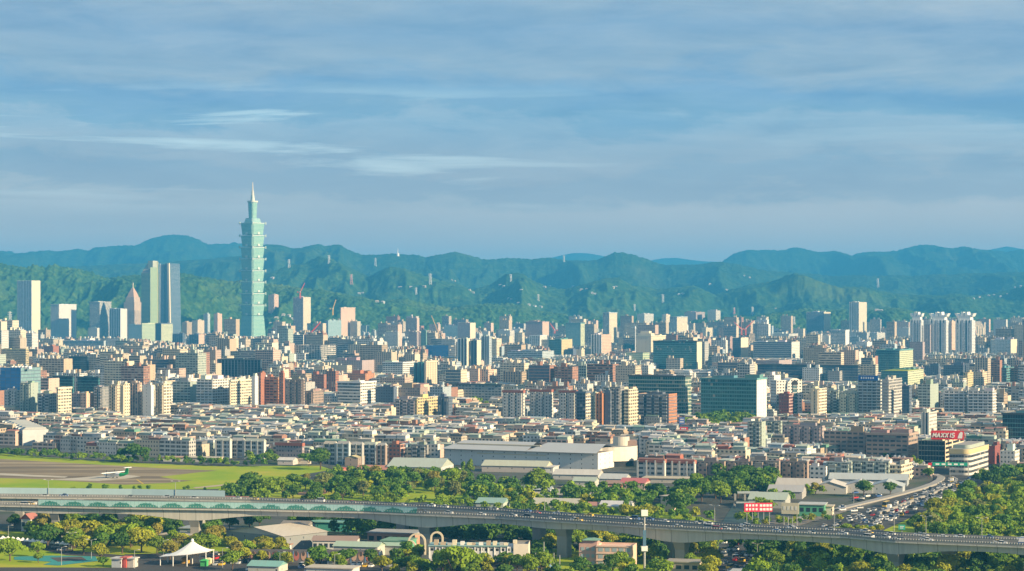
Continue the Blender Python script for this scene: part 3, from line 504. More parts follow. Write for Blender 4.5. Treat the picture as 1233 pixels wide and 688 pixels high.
# kind x0 xm x1 ytop yvisible colour front side extras | label | nickname
TAB = """
T 21 38 48.5 338 400 bluegrey/cream strip blank vx|tall blue grey tower with vertical ribs and a recessed top block|the tall ribbed grey tower
T 61 71 95 367 412 white strip vert c|white tower with broad glass stripes between lit white piers|the white striped tower
T 108 120 134 364 405 palegrey grid grid c|pale grey tower block with a stepped top beside the pyramid roofed tower|the stepped pale tower
T 132 145 153 372 412 bluegrey/white blue strip v|blue glass slab with a bright white ribbed side|the white ribbed slab
O 106 117 122 395 412 palegrey small blank -|small white block with a lit end below the stepped pale tower|the small white block
T 155 170 171 391 415 bluegrey pale teal -|teal glass block joined to a pale green lit slab|the teal glass block
T 170 171 187 390 416 lime grid lime c|pale green office slab with a close square grid|the pale green slab
T 187 194 208 390 418 navy/lime dark punch c|office tower half dark glass half pale green grid|the dark and green tower
B 208 220 224 402 420 navy strip grid v|navy apartment tower with white vertical trim|the navy trimmed tower
B 228 239 246 403 422 navy/pink strip small v|dark tower with a pinkish lit side and white trim|the dark pink sided tower
A 219 225 231 388 405 tan small small -|tan apartment tower standing before the wooded slope|the tan tower
A 231 238 246 386 408 beige punch small -|beige apartment tower with a narrow lit top|the narrow beige tower
A 245 250 253 378 405 bluegrey small small -|slim blue grey tower at the foot of the wooded hill|the slim grey tower
A 257.5 262 267.5 378 407 pink small small -|slim pinkish beige tower standing alone by the skyscraper|the slim pink tower
B 323 330 335.5 355 376 pink punch punch -|pink topped apartment slab high on the wooded slope|the slope slab
S 353 365 374 358 405 mauve/cream strip strip -|tall brown grey tower shell still under construction|the tower shell
O 391 395 411 386 412 bluegrey blue pale -|glass office block wrapped in pale panels beside the pink tower|the pale glass block
T 409.5 410.5 429 371 412 pink blank small c|flat topped salmon pink tower slab facing the sun|the salmon pink tower
A 435 438 440 400 410 bluegrey strip small -|first of three slim blue towers at the forest edge, the lowest|the slim blue trio
A 441 444 446 401 411 bluegrey strip small -|middle one of three slim blue towers at the forest edge|the slim blue trio
A 447 451 453 397.5 411 bluegrey strip small -|tallest of three slim blue towers at the forest edge|the slim blue trio
B 463 479 481 400 425 palegrey punch punch -|wide pale grey apartment block with white roof rooms near the forest edge|the wide pale block
B 492 502 506 400 424 mauve small small -|mauve grey block with a plain face beside the tan crane|the mauve block
B 507 513 514 398 424 teal teal lime -|small teal tower with a lit green strip beside the tan crane|the small teal tower
O 535 551 552 392 412 pale pale pale -|pale glass office slab behind the blue wrapped building|the pale glass slab
T 551 566 572.5 389 415 mauve/cream small blank -|plain mauve tower with a bright cream side|the plain mauve tower
S 513 540 548 416 436 navy net open x|building wrapped in bright blue netting with a pinkish bare top floor|the blue netted building
A 551 562 566 408 444 bluegrey/cream vert blank v|striped tower with dark glass bands and a cream edge, leftmost of its row|the dark striped tower
A 567 574 579 410 444 navy/cream vert blank v|dark glass striped tower with a bright cream side wall|the cream sided tower
A 580 589 592 405 443 bluegrey vert punch v|grey striped tower with white edges beside the cream sided tower|the grey striped tower
A 586 598 604 408 436 cream punch punch -|cream apartment tower with a white roof room|the cream tower
O 580 588 590 399 412 white punch punch -|white block with a flat top behind the striped towers|the white block
T 633 653 661 388 412 rose/pink small strip Pc|broad rose brown tower with orange lit piers at the end|the rose brown tower
T 638 650 660 404.5 424 white grid punch vc|white framed block with tall dark windows|the white framed block
B 600 614 619.5 398 420 palegrey punch punch -|pale apartment pair with stepped tops at the forest edge|the stepped pale pair
T 681 699 704 389.5 424 teal/lime pale punch c|glassy green tower with a lit pale green edge|the glassy green tower
O 660.5 676 689 409 434 teal/yellow teal small -|teal glass block with a yellow green lit side|the teal and yellow block
O 611 653 667 423 438 bluegrey band small -|long low grey blue office block with a bright end|the long low office
O 680 690 696 421 434 navy blue blank -|small dark blue block below the glassy green tower|the small blue block
A 694 700 704 421 436 cream blank punch -|narrow cream block beside the small blue block|the narrow cream block
A 712 724 736 403 433 white/pink vert punch v|white tower with dark glass stripes and a pinkish side|the white and dark striped tower
A 726 733.5 743 377 420 bluegrey/cream strip punch c|tall slim tower, grey striped front and cream gridded side|the slim cream tower
H 766 784 811 405 432 cream blank small c|cream public hall with a stepped roof block|the cream hall
O 745 765 766 415 428 teal green green -|dark green glass block beside the cream hall|the dark green block
O 752 774 782 425 440 lime lime lime x|low green and yellow banded block before the cream hall|the banded low block
T 806.5 815 830 382 406 bluegrey/cream strip punch c|cream tower with square grid side and blue grey front|the gridded cream tower
O 786.5 839 845 411.5 448 teal/cream green blank d|broad green glass office block with a cream end strip|the broad green office
B 767 776 787 378 392 palegrey punch punch -|hazy white apartment cluster on the lower slope behind the cream hall|the hazy cluster
B 797 802 807 379 392 cream punch punch -|hazy cream apartment block on the lower slope beside the gridded cream tower|the gridded cream tower
B 824 838 851 376 386 mauve punch punch -|wide hazy apartment cluster at the foot of the mountains|the hazy wide cluster
B 852 862 867.5 374 386 palegrey punch punch -|hazy pale block with a bright edge at the foot of the mountains|the hazy pale block
A 845 850 858 395 412 cream punch punch m|cream tower with a rounded lit end and a tall mast|the mast tower
A 875 879 883 406 430 rose strip small -|narrow rose tower next to a bright blue striped tower|the narrow rose tower
A 882 892 901 407 437 navy/cream blue blank -|blue striped tower with a broad cream side|the blue and cream tower
S 889 902 909 402 420 tan open open x|brown tower shell with two red cranes on top|the crane topped shell
O 907 953 964 412 438 palegrey/white blue punch -|white office block with a wide blue grid front|the blue gridded office
O 929 950 962 402 412 palegrey punch punch P|pale domed block behind the blue gridded office|the pale domed block
T 971 992 1000 376 405 bluegrey/cream blue small P|dark blue grey slab with a bright cream end pier|the dark blue slab
A 1023 1034 1050 364 404 palegrey/cream strip vert v|tall pale tower with three bright cream ribs|the three ribbed tower
B 988 998 1000 404 420 palegrey small blank -|plain pale block with a bright edge below the dark blue slab|the plain pale block
O 1000 1018 1022.5 398 422 white grid blank c|white framed block with a square blue window field|the blue window block
B 1047 1056 1067 401 415 palegrey strip punch -|pale block with a cream ribbed side right of the three ribbed tower|the ribbed pale block
B 1031 1044 1050 412 424 white punch blank -|white angular block before the three ribbed tower|the white angular block
B 1080 1094 1098 395 412 palegrey punch punch -|hazy grey apartment cluster beside the crowned towers|the hazy grey cluster
B 1113 1120 1121 391 432 mauve strip blank x|grey slab squeezed between two crowned towers, the first gap|the crowned towers
B 1141 1146 1150.5 387 428 pink small small -|pink sided slab between the second and third crowned tower|the crowned towers
B 1095 1111 1113.5 412 440 mauve small blank x|plain mauve slab with a thin lit edge before the first crowned tower|the plain mauve slab
B 1193 1217 1224.5 409 432 bluegrey/cream punch blank P|wide grey blue apartment block with a cream end wall|the wide grey blue block
O 0 31 35 421 443 yellow band band g|olive cream office block with deep horizontal bands and a roof garden|the olive banded block
S 0 25 49 443 492 navy net pale x|large building half wrapped in bright blue netting with a row of white roof humps|the big blue netted building
O 83 105 107 430 450 navy dark dark d|dark blue glass block with a flat dark roof|the dark flat roofed block
O 64 87.5 89 454 480 teal dark teal d|dark teal glass block between beige apartments|the dark teal block
O 93 118.5 120 455 476 teal dark teal d|wide dark teal glass block with a slanted top edge|the wide dark teal block
O 74 125 133 411 424 bluegrey strip blank c|long blue grey hall with a sloping white end|the long blue hall
B 53 64 71 417 432 brick punch blank -|brick red block with a tan lit end|the little brick block
B 5 21 25 470 499 palegrey punch punch b|grey apartment block at the foot of the big blue netted building|the grey corner block
B 24 37 46 461 500 greenish punch blank b|dark green grey apartment tower with a pinkish lit side|the green grey apartments
B 45 61 69 474 501 grey balcony punch b|grey apartment block with wide balconies beside the cream gabled block|the wide balcony block
B 68 70 86 468 502 cream punch wide c|cream apartment block with arched gable top facing the sun|the cream gabled block
B 86 96 98 474 494 mauve punch punch -|mauve grey apartment block behind small roofs|the mauve apartments
B 97 104 113 474 495 pink punch blank -|pink apartment block with a blank lit flank|the pink flank block
B 113 123 132 466 495 dgrey balcony small b|dark balconied block with pinkish side walls|the dark balconied block
A 131 141 146 463 499 beige punch punch b|first beige apartment slab of the tall row|the tall beige row
A 145 150 156.5 462 505 cream blank punch b|cream apartment slab with a blank lit wall in the tall row|the tall beige row
A 156 168 171 461 503 pink strip punch b|pink beige apartment slab with a dark window slot in the tall row|the tall beige row
A 172 182 185.5 464 505 white blank blank -|plain white apartment slab in the tall row|the plain white slab
A 187 197 205.5 462 504 cream strip balcony b|cream apartment slab with golden panels at the end of the tall row|the tall beige row
O 208 229 238.5 460 489 greenish balcony blank P|grey green office block with a dark brown side|the grey green office
O 237 256 278 457 491 white balcony balcony sP|bright white office block with deep white balcony bands|the white banded office
B 277 278 304.5 459 492 cream wide wide cb|cream yellow apartment block with a close window grid|the cream grid block
B 303 307 311 453 492 white blank blank -|narrow white block squeezed beside the brick apartments|the narrow white block
O 259 314 315.5 434 458 navy dark dark dv|wide dark glass hall with slim white fins and a dark roof brim|the wide dark hall
B 309 314 320 449 489 brick punch blank -|narrow brick red tower next to the wide dark hall|the narrow brick tower
B 320 335 336.5 454 489 orange balcony balcony s|orange brick block with bold horizontal bands|the orange banded block
B 336 341 343 449 490 brick punch blank -|plain brick red pier between orange and dark blocks|the plain brick pier
B 343 365.5 366.5 457 492 brown punch punch b|dark brown apartment block with a slanted roofline|the dark brown block
B 366 377 390 471 490 brown punch punch b|low dark brown apartment wing beside the slanted block|the low brown wing
B 349 368 375 450 460 tan punch punch P|tan rooftop block lit above the dark brown block|the tan rooftop block
B 375 390 396 451 472 brick punch strip P|brick red block with arched tops behind the low brown wing|the arched brick block
B 393 404 408 447 476 brick strip punch P|brick red tower beside the white banded slab|the brick tower
S 353 386 404.5 416 440 white open open x|unfinished white concrete frame with open floors|the open concrete frame
O 406.5 434 452.5 461 490 white band wide c|white banded office slab with a bright gridded side|the white banded slab
B 415 440 451 450 465 orange small strip P|orange brick block behind the white banded slab|the orange rear block
B 452 474 478 466 490 navy punch blank -|dark blue grey block in the shadow of the white banded slab|the dark shaded block
B 474 506 515 467 482 brown punch blank P|long dark brown apartment block with brick roof rooms|the long brown block
B 475 501 503 481 505 mauve balcony punch b|brown grey apartment block with dark balconies|the brown balcony block
B 502 503 527.5 479 505 yellow punch balcony bs|golden yellow apartment block lit by the sun|the golden block
B 499 512 513 437 465 teal vert vert v|dark tower with teal glass stripes|the teal striped tower
B 512 513 526.5 436 466 beige strip strip vc|beige framed tower with tall window stripes|the beige framed tower
O 461 485 499 437 454 white wide wide c|white gridded office block with a blank bright end|the white gridded office
B 403 436 452 434 452 mauve punch blank P|grey pink apartment row with cream curved ends|the grey pink row
O 544 604 606 464 482 grey wide wide d|long grey school block with window bands and a dark roof edge|the long grey school
B 560 576 578 444 463 pink small blank P|pale pink block with twin round roof turrets|the turret block
B 577 588 595 445 463 pink strip punch P|pale pink block with a rounded arch front|the arched pink block
B 527 540 545 478 505 navy strip punch b|dark blue apartment block with white edges|the dark edged block
B 605 630 632 472 507 palegrey punch punch br|grey apartment slab with a red roof edge, first of three|the grey slabs
B 638 664 666 471 507 palegrey punch punch br|middle grey apartment slab with a red roof edge|the grey slabs
B 673 694 695 472 508 palegrey punch punch br|grey apartment slab with a red roof edge beside the navy framed tower|the grey slabs
B 694 705 711 473 510 navy/cream grid balcony sc|navy tower with white window frames and a lit balcony side|the navy framed tower
B 711 718 719 474 508 greenish punch punch b|grey green apartment tower behind the red striped tower|the grey green tower
B 718 725 728 474 517 orange small blank v|red striped apartment tower with white trim|the red striped tower
B 728 735 736 470 517 navy blank small -|plain navy slab next to the red striped tower|the plain navy slab
B 735 747 752 466 517 dgrey balcony punch b|grey apartment tower with brick red lower corners|the grey red tower
B 752 757 768 469 517 cream balcony balcony s|cream balconied tower end lit by the sun|the cream balcony tower
O 757 825 832 454 503 greenish/cream green green sd|long dark green glass office with white floor bands|the long green banded office
B 768 805 815 475 515 navy/orange balcony small sb|dark blue block with a white grid of balconies and an orange side|the blue balcony block
O 789 852 855 449 460 white band band c|white bridge like building with a flat frame top|the white bridge building
O 844 911 923 457 507 teal/white green blank cP|big green glass office block with a white end wall|the big green office
B 924 932 940 452 476 white punch blank P|white stepped block with a bright top terrace|the white stepped block
B 938 950 956 474 503 maroon small balcony -|dark red office block beside the white arched tower|the dark red block
B 976 986 995.5 468 503 cream blank balcony b|cream apartment block with yellow lit balconies|the cream lit block
O 912 1033 1036 441 463 dgrey blue dark d|very long dark glass building with a flat brim roof|the very long glass building
O 910 938 953.5 434 450 mauve small yellow x|plain mauve brick hall with a big yellow end wall|the mauve hall
B 994 1009 1011 470 500 greenish balcony punch b|green grey balconied block beside the cream lit block|the green balconied block
B 1010 1032 1034 473 502 greenish punch punch b|long green grey apartment block with many windows|the long green grey block
O 1033 1060 1063 458 499 bluegrey/palegrey balcony band s|blue banded office with a blue sign board on the roof|the blue sign office
B 1062 1070 1086 457 503 grey blank balcony s|tower with a plain grey face and balconied lit side|the plain faced tower
B 1086 1095 1098 465 503 navy blue punch -|dark blue glass slab beside the plain faced tower|the dark blue slab end
O 1055 1083 1102.5 422 452 teal/lime teal punch c|teal glass office with a yellow green gridded side|the teal and lime office
O 1061 1093 1114.5 447 468 teal/lime teal punch g|lower teal and lime office with a grassed roof|the grassed roof office
B 1105 1120 1130 463 495 greenish balcony blank P|green grey block with a cream end pier|the cream pier block
B 1137 1162 1164 471 501 white balcony balcony s|white balconied block, the first of a pair|the white balcony pair
B 1166 1195 1199.5 471 502 white balcony balcony s|white balconied block with a lit end, second of the pair|the white balcony pair
B 1160 1165 1172 449 470 yellow strip punch -|olive yellow tower between the white balcony blocks|the olive tower
B 1172 1183 1189 448 468 beige punch punch -|beige apartment block above the second white balcony block|the beige block
B 1113 1130 1133 441 456 navy punch punch P|dark blue block below the crowned towers|the low dark block
B 1136 1160 1163 440 456 navy grid punch P|wide dark gridded block below the crowned towers|the wide dark gridded block
O 1202 1212 1222 443 464 teal blue band -|small blue glass block with a cream banded side|the small glass block
B 942 990 993 513 540 mauve punch punch b|mauve brown apartment row with stepped bays|the mauve row
O 992 1042 1043 520 552 brown wide wide P|long brown slab with rows of dark slots, the recessed half|the long brown slabs
O 1043 1094 1105 524 556 brown wide wide c|long brown slab with a sunlit cream end|the long brown slabs
B 900 917 922 508 545 greenish balcony blank b|green grey apartment block with a blank teal flank|the teal flank block
B 922 940 942 507 528 greenish balcony orange b|balconied block with an orange stair tower|the orange stair block
O 1207 1262 1275 500 535 teal dark dark d|dark glass office block at the frame edge|the dark edge office
B 1189 1198 1207 537 556 maroon blank blank -|plain dark red house block beside the white stepped house|the plain red block
B 1204 1222 1230 543 562 white small punch P|white house block with a stepped stair tower|the white stepped house
B 1110 1118 1128 497 530 palegrey vert punch v|slim pale tower with a bright side before the avenue|the slim pale tower
B 975 994.5 995.5 562 580 white punch blank -|white house block with a red awning stripe|the red awning block
B 995 1025 1026 557 578 greenish balcony punch b|teal grey walk-up block with long balconies|the teal walk-up
B 1026 1070 1071 556 578 greenish balcony punch b|long green grey walk-up with cream parapets|the long walk-up
B 1070 1085 1099 560 578 cream balcony wide s|cream lit walk-up at the end of the row|the cream end walk-up
R 768 800 801 556 576 palegrey wide blank vr|maroon roofed row with white columns|the maroon row
R 801 836 838 557 576 palegrey wide blank vr|second maroon roofed row with white columns, by the brown flats|the maroon row
B 838 872 873 556 574 brown punch blank b|low brown brick flats behind the dark trees|the low brown flats
B 873 905 906 556 574 brown punch blank b|low brown brick flats with white stair fins|the low brown flats
B 906 938 939 555 577 brown balcony blank b|brown brick walk-up with pale eaves|the brown walk-up
B 939 972 974 556 577 brown punch blank b|brown brick walk-up beside the red awning block|the brown walk-up
R 260 277 278 531 549 palegrey balcony blank v|grey row houses with white gable walls by the airfield, first of the row|the gable row
R 279 293 294 531 549 grey balcony blank v|grey row houses with tall dark windows by the airfield|the gable row
R 295 318 320 532 550 palegrey balcony blank v|pale grey row houses beside the mauve school by the airfield|the gable row
O 332 364 366 536 551 mauve small small r|mauve school block with a red roof edge by the airfield|the mauve school
R 390 404 405.5 535 556 grey balcony blank v|grey row house with a red porch roof by the big tree|the gable row
R 406 420 421.5 535 557 bluegrey balcony blank v|blue grey row house between white gable walls|the gable row
R 422 436 437 536 557 grey balcony blank v|grey row house before the yellow shed|the gable row
R 438 452 453 536 556 bluegrey balcony blank v|dark row house before the orange machinery|the gable row
R 454 464 466 537 557 brown balcony blank v|narrow brown row house at the row end|the gable row
B 468 482 488 535 555 brick punch balcony -|brick house with an orange roof beside the row|the orange roof house
B 495 514 515 536 556 dgrey balcony blank b|dark grey balconied house block|the dark house
B 514 527 530 535 556 palegrey punch blank -|pale grey house block near the market hall|the pale house
"""
CC['pale'] = (.5, .56, .58); FST['orange'] = dict(FST['punch']); FST['yellow'] = dict(FST['blank'])
def build_table():
    for ln in TAB.strip().splitlines():
        a, label, nick = ln.split('|'); a = a.split(); nm, cat = K_[a[0]]
        x0, xm, x1, yt, yv = map(float, a[1:6]); hero(nm, cat, x0, xm, x1, yt, yv, a[6], a[7], a[8], a[9], label, nick)
build_table()

# ---- the tall skyscraper: eight flaring segments on a tapered base
def skyscraper():
    D = 6830; c = at(304.2, D); o = thing('skyscraper', 'very tall jade green skyscraper of eight flaring segments with a spire', 'skyscraper', c, R(-45 + 7))
    HERO.append((288, 321, D - 40, 412, 'the jade skyscraper', o)); FOOT.append((c.x, c.y, 50)); k_ = D / F
    def sq(wpx, ch): h = wpx * k_ / 1.414 / 2 * 1.08; q = ch * h; return [(-h + q, -h), (h - q, -h), (h, -h + q), (h, h - q), (h - q, h), (-h + q, h), (-h, h - q), (-h, -h + q)]
    Z = lambda y: CAMZ + (HY - y) * k_
    GL = facade('jade_glass', floor=4.2, bay=2.2, ww=.9, wh=.72, glass=(.075, .27, .25), rough=.35, metal=.05, curtain=0, gvar=.10)
    jc = (.50, .66, .48)
    b = MB(); b.prism(sq(33, .16), 0, Z(380.5), 0, 1, sq(27, .16)); b.build('base_block', [GL, roofmat()], o, jc)
    ys = [380, 366.4, 352.6, 338.8, 325.2, 311, 297, 283, 268]
    for i in range(8):
        z0, z1 = Z(ys[i]), Z(ys[i + 1]); b = MB(); b.prism(sq(25.2, .18), z0, z1 - 4, 0, 1, sq(28.6, .18)); g = b.build('segment', [GL, roofmat()], o, jc)
        b = MB(); b.prism(sq(29.0, .18), z1 - 4, z1 - 1.8, 0); b.build('ledge', PAINT, g, (.62, .72, .64))
        for s_ in (0, 1, 2, 3):                       # round emblems at the middle of each face
            a_ = s_ * math.pi / 2; q = MB(); h = 25.6 * k_ / 2.83 * 1.08 + .8; q.box(-4, 4, -h - 1.5, -h, z0 + 1, z0 + 8); e = q.build('emblem', PAINT, g, (.66, .7, .62)); e.rotation_euler = (0, 0, a_)
        for cx_, cy_ in ((1, 1), (1, -1), (-1, 1), (-1, -1)):
            h = 28.6 * k_ / 2.83 * 1.08; q = MB(); q.box(cx_ * h - 1.6, cx_ * h + 1.6, cy_ * h - 1.6, cy_ * h + 1.6, z1 - 7, z1 + 1); q.build('corner_scroll', PAINT, g, (.56, .66, .56))
    b = MB(); b.prism(sq(21, .2), Z(268) - 1, Z(263), 0, 1, sq(17, .2)); b.build('crown_base', [GL, roofmat()], o, (.6, .66, .58))
    b = MB(); b.prism(sq(10, .3), Z(263), Z(244), 0, 1, sq(12, .3)); b.build('crown_shaft', [GL, roofmat()], o, jc)
    b = MB(); b.prism(sq(14, .3), Z(244), Z(242), 0); b.prism(sq(6, .3), Z(242), Z(235.5), 0, 0, sq(4.4, .3)); b.build('crown_top', PAINT, o, (.6, .62, .52))
    b = MB(); b.cyl(0, 0, Z(235.5), Z(230), 4.6, 3.6, 8); b.cyl(0, 0, Z(230), Z(219.5), 2.6, 1.1, 8); b.build('spire', PAINT, o, (.66, .62, .52))
skyscraper()
def locals_thing(name, label, cat, x0, xm, x1, yv, nick, D=None):
    D = min(D or 307080 / (yv + 3 - HY), 6350 + (x0 * 7.3) % 300); o, wd, dp = base_thing(name, label, cat, x0, xm, x1, D); HERO.append((x0, x1, D, yv, nick, o)); o['nick'] = nick
    return o, wd, dp, (lambda y: CAMZ + (HY - y) / F * D), D / F
# twin leaning towers
o, wd, dp, Z, k_ = locals_thing('office_tower', 'dark teal glass tower with a gold green lit side and a slanted broken top', 'office tower', 170, 181, 190, 412, 'the gold green tower')
P = [(-wd / 2, 0), (wd / 2, 0), (wd / 2, dp), (-wd / 2, dp)]
b = MB(); b.wall(P[0], P[1], 0, Z(329), 0); b.wall(P[1], P[2], 0, Z(322), 2); b.wall(P[2], P[3], 0, Z(315), 0); b.wall(P[3], P[0], 0, Z(329), 0)
b.face([(*P[0], Z(329)), (*P[1], Z(329)), (*P[2], Z(315)), (*P[3], Z(315))], 1); b.build('wall', [fm('teal'), roofmat(), fm('lime')], o, (.36, .42, .18))
b = MB(); b.box(-wd * .05, wd / 2 - .5, dp * .35, dp - .3, Z(331), Z(314)); b.build('top_fin', PAINT, o, (.42, .45, .36))
b = MB(); b.box(wd / 2 - 3, wd / 2 + 1.2, dp - 2.5, dp + .8, 0, Z(315.5)); b.build('corner_pier', PAINT, o, (.5, .52, .3))
o, wd, dp, Z, k_ = locals_thing('office_tower', 'blue glass tower with a leaning cream edge, slot and flat top', 'office tower', 192, 205, 218.5, 412, 'the leaning edge tower')
b = MB(); b.parapet_box(-wd / 2, -wd * .05, 1, dp * .7, 0, Z(318.5), 0, 1, 0); b.build('slim_wing', [fm('blue'), roofmat()], o, CC['bluegrey'])
b = MB(); b.prism([(wd * .06, 0), (wd / 2, 0), (wd / 2, dp), (wd * .06, dp)], 0, Z(317.5), 0, 1, [(wd * .0, 2), (wd / 2 - 5, 2), (wd / 2 - 5, dp - 2), (wd * .0, dp - 2)]); b.build('main_wing', [fm('blue'), roofmat()], o, CC['bluegrey'])
b = MB(); b.prism([(wd / 2 - 4, -1.5), (wd / 2 + 1, -1.5), (wd / 2 + 1, 5), (wd / 2 - 4, 5)], 0, Z(317), 0, 0, [(wd / 2 - 12, 0), (wd / 2 - 5, 0), (wd / 2 - 5, 5), (wd / 2 - 12, 5)]); b.build('leaning_edge', PAINT, o, CC['cream'])
b = MB(); b.box(-wd / 2 - .5, -wd / 2 + 2, .2, 3, 0, Z(317.5)); b.build('white_fin', WHITE, o)
b = MB(); b.box(-wd * .05, wd * .06, 4, dp - 4, 0, Z(322)); b.build('glass_slot', fm('dark'), o, CC['navy'])
# pyramid roofed tower
o, wd, dp, Z, k_ = locals_thing('ornate_tower', 'stepped cream and pink tower narrowing to a pointed pyramid roof', 'tower', 147, 162, 173, 412, 'the pyramid roofed tower')
def ring(f, g=0): return [(-wd / 2 * f, dp / 2 - dp / 2 * f), (wd / 2 * f, dp / 2 - dp / 2 * f), (wd / 2 * f, dp / 2 + dp / 2 * f), (-wd / 2 * f, dp / 2 + dp / 2 * f)]
for nm_, f0, f1, y0, y1, m_ in (('lower_block', 1, 1, None, 374, 'strip'), ('middle_block', .86, .84, 374, 364, 'punch'), ('upper_block', .68, .64, 364, 358, 'punch')):
    b = MB(); b.prism(ring(f0), 0 if y0 is None else Z(y0), Z(y1), 0, 1, ring(f1)); b.build(nm_, [fm(m_), roofmat()], o, (.62, .47, .36))
b = MB(); b.prism(ring(.56), Z(358), Z(352), 0, 0, ring(.36)); b.prism(ring(.34), Z(352), Z(347), 0, 0, ring(.12)); b.build('pyramid_roof', tinmat(), o, (.60, .38, .27))
b = MB(); b.bar((0, dp / 2, Z(347.5)), (0, dp / 2, Z(340.5)), 1.2); b.build('finial', PAINT, o, CC['cream'])
# crowned towers
for n_, (x0, xm, x1, lab) in enumerate(((1096.5, 1109, 1112.5, 'slimmest white crowned tower, at the outer end of its row'), (1120, 1139, 1143, 'white tower with a flared crown, in the middle of its row'), (1151, 1170, 1174.5, 'white tower with a flared crown beside the pink sided slab'))):
    o, wd, dp, Z, k_ = locals_thing('crowned_tower', lab, 'apartment tower', x0, xm, x1, 432, 'the crowned towers'); o['group'] = 'crowned towers'
    dp = min(dp, wd); b = MB(); b.parapet_box(-wd / 2, wd / 2, 0, dp, 0, Z(386), 0, 1, 2); b.build('wall', [fm('vert'), roofmat(), fm('punch')], o, (.70, .72, .74))
    for i in range(5):
        x = -wd / 2 + wd * i / 4; q = MB(); q.box(x - 1.1, x + 1.1, -1.4, .2, 0, Z(385)); q.build('pier', WHITE, o)
    for s_ in (-.36, 0, .36):
        q = MB(); q.box(wd * s_ - wd * .08, wd * s_ + wd * .08, -2.2, 0, 0, Z(389)); q.build('bay', fm('strip'), o, (.70, .72, .74))
    q = MB(); q.prism([(-wd * .4, dp * .1), (wd * .4, dp * .1), (wd * .4, dp * .9), (-wd * .4, dp * .9)], Z(386), Z(381), 0, 0, [(-wd * .38, dp * .12), (wd * .38, dp * .12), (wd * .38, dp * .88), (-wd * .38, dp * .88)]); q.build('crown', WHITE, o)
    for i, x in enumerate((-.4, -.13, .13, .4)):
        q = MB(); e = abs(x) > .3; f_ = .14 * (1 if x > 0 else -1) if e else 0
        q.prism([(wd * (x - .1), dp * .1), (wd * (x + .1), dp * .1), (wd * (x + .1), dp * .9), (wd * (x - .1), dp * .9)], Z(381.5), Z(377.5 if e else 375.8), 0, 0, [(wd * (x + f_ - .07), dp * .1), (wd * (x + f_ + .07), dp * .1), (wd * (x + f_ + .07), dp * .9), (wd * (x + f_ - .07), dp * .9)]); q.build('crown_petal', WHITE, o)
# round topped tower
def arch_block(o, wd, dp, z0, zs, zt, mat, col, name='wall', n=10):
    """slab with a semicircular head; front outline extruded in depth"""
    pts = [(-wd / 2, z0), (wd / 2, z0), (wd / 2, zs)] + [(wd / 2 * math.cos(a_), zs + (zt - zs) * math.sin(a_)) for a_ in [math.pi * i / n for i in range(1, n)]] + [(-wd / 2, zs)]
    b = MB(); m_ = len(pts)
    b.face([(x, 0, z) for x, z in pts], 0, [(x + wd / 2, z - zs) for x, z in pts]); b.face([(x, dp, z) for x, z in reversed(pts)], 0, [(x + wd / 2, z - zs) for x, z in reversed(pts)])
    for i in range(m_):
        p, q = pts[i], pts[(i + 1) % m_]; b.face([(q[0], 0, q[1]), (p[0], 0, p[1]), (p[0], dp, p[1]), (q[0], dp, q[1])], 1, [(0, q[1] - zs), (0, p[1] - zs), (dp, p[1] - zs), (dp, q[1] - zs)])
    return b.build(name, mat, o, col)
o, wd, dp, Z, k_ = locals_thing('apartment_tower', 'cream ribbed tower with a rounded arch top near the forest', 'apartment tower', 1177, 1178, 1196, 410, 'the round topped tower', D=6600)
o.rotation_euler = (0, 0, R(20)); wd = 45; dp = 22; arch_block(o, wd, dp, 0, Z(397), Z(387), [fm('strip'), PAINT], CC['beige'])
for i in range(5):
    q = MB(); x = -wd / 2 + wd * (i + .5) / 5; q.box(x - 1.2, x + 1.2, -1.5, 0, 0, Z(393) - abs(i - 2) * 3); q.build('pier', PAINT, o, CC['cream'])
o, wd, dp, Z, k_ = locals_thing('arched_tower', 'white tower with a tall rounded arch head and glass centre strip', 'apartment tower', 953, 961, 971, 502, 'the white arched tower')
o.rotation_euler = (0, 0, R(18)); wd, dp = 17, 16; arch_block(o, wd, dp, 0, Z(464), Z(455.5), [fm('punch'), PAINT], CC['white'])
b = MB(); b.box(-2.6, 2.6, -.8, 0, 0, Z(464)); b.build('glass_strip', fm('teal'), o, CC['palegrey'])
b = MB(); b.cyl(0, 0, 0, .8, 3.4, None, 16); q = b.build('round_window', DARK, o); q.rotation_euler = (R(90), 0, 0); q.location = (0, .2, Z(462))
b = MB(); b.box(-wd / 2 - 12, -wd / 2 - .2, 2, dp, 0, Z(458)); b.build('side_wing', fm('punch'), o, CC['white'])
# cream hall: stepped roof block and mast
b = MB(); hall = [h for h in HERO if h[4] == 'the cream hall'][0]; o = hall[5]; k_ = hall[2] / F; Zh = lambda y: CAMZ + (HY - y) * k_
b.box(-26 * .6, 26 * .6, 4, 26, Zh(405), Zh(401.5)); b.build('roof_block', PAINT, o, CC['cream']); b = MB(); b.box(-10, 10, 7, 22, Zh(401.5), Zh(399)); b.build('roof_block', PAINT, o, CC['cream'])
m_ = at(765, hall[2] - 12); o = thing('signal_mast', 'slim white signal mast beside the cream hall', 'mast', m_); b = MB(); b.cyl(0, 0, 0, Zh(396), 1.1, .8, 8); b.build('pole', WHITE, o); b = MB(); b.cyl(0, 0, Zh(396), Zh(393), 1.8, 1.2, 8); b.build('head', WHITE, o)
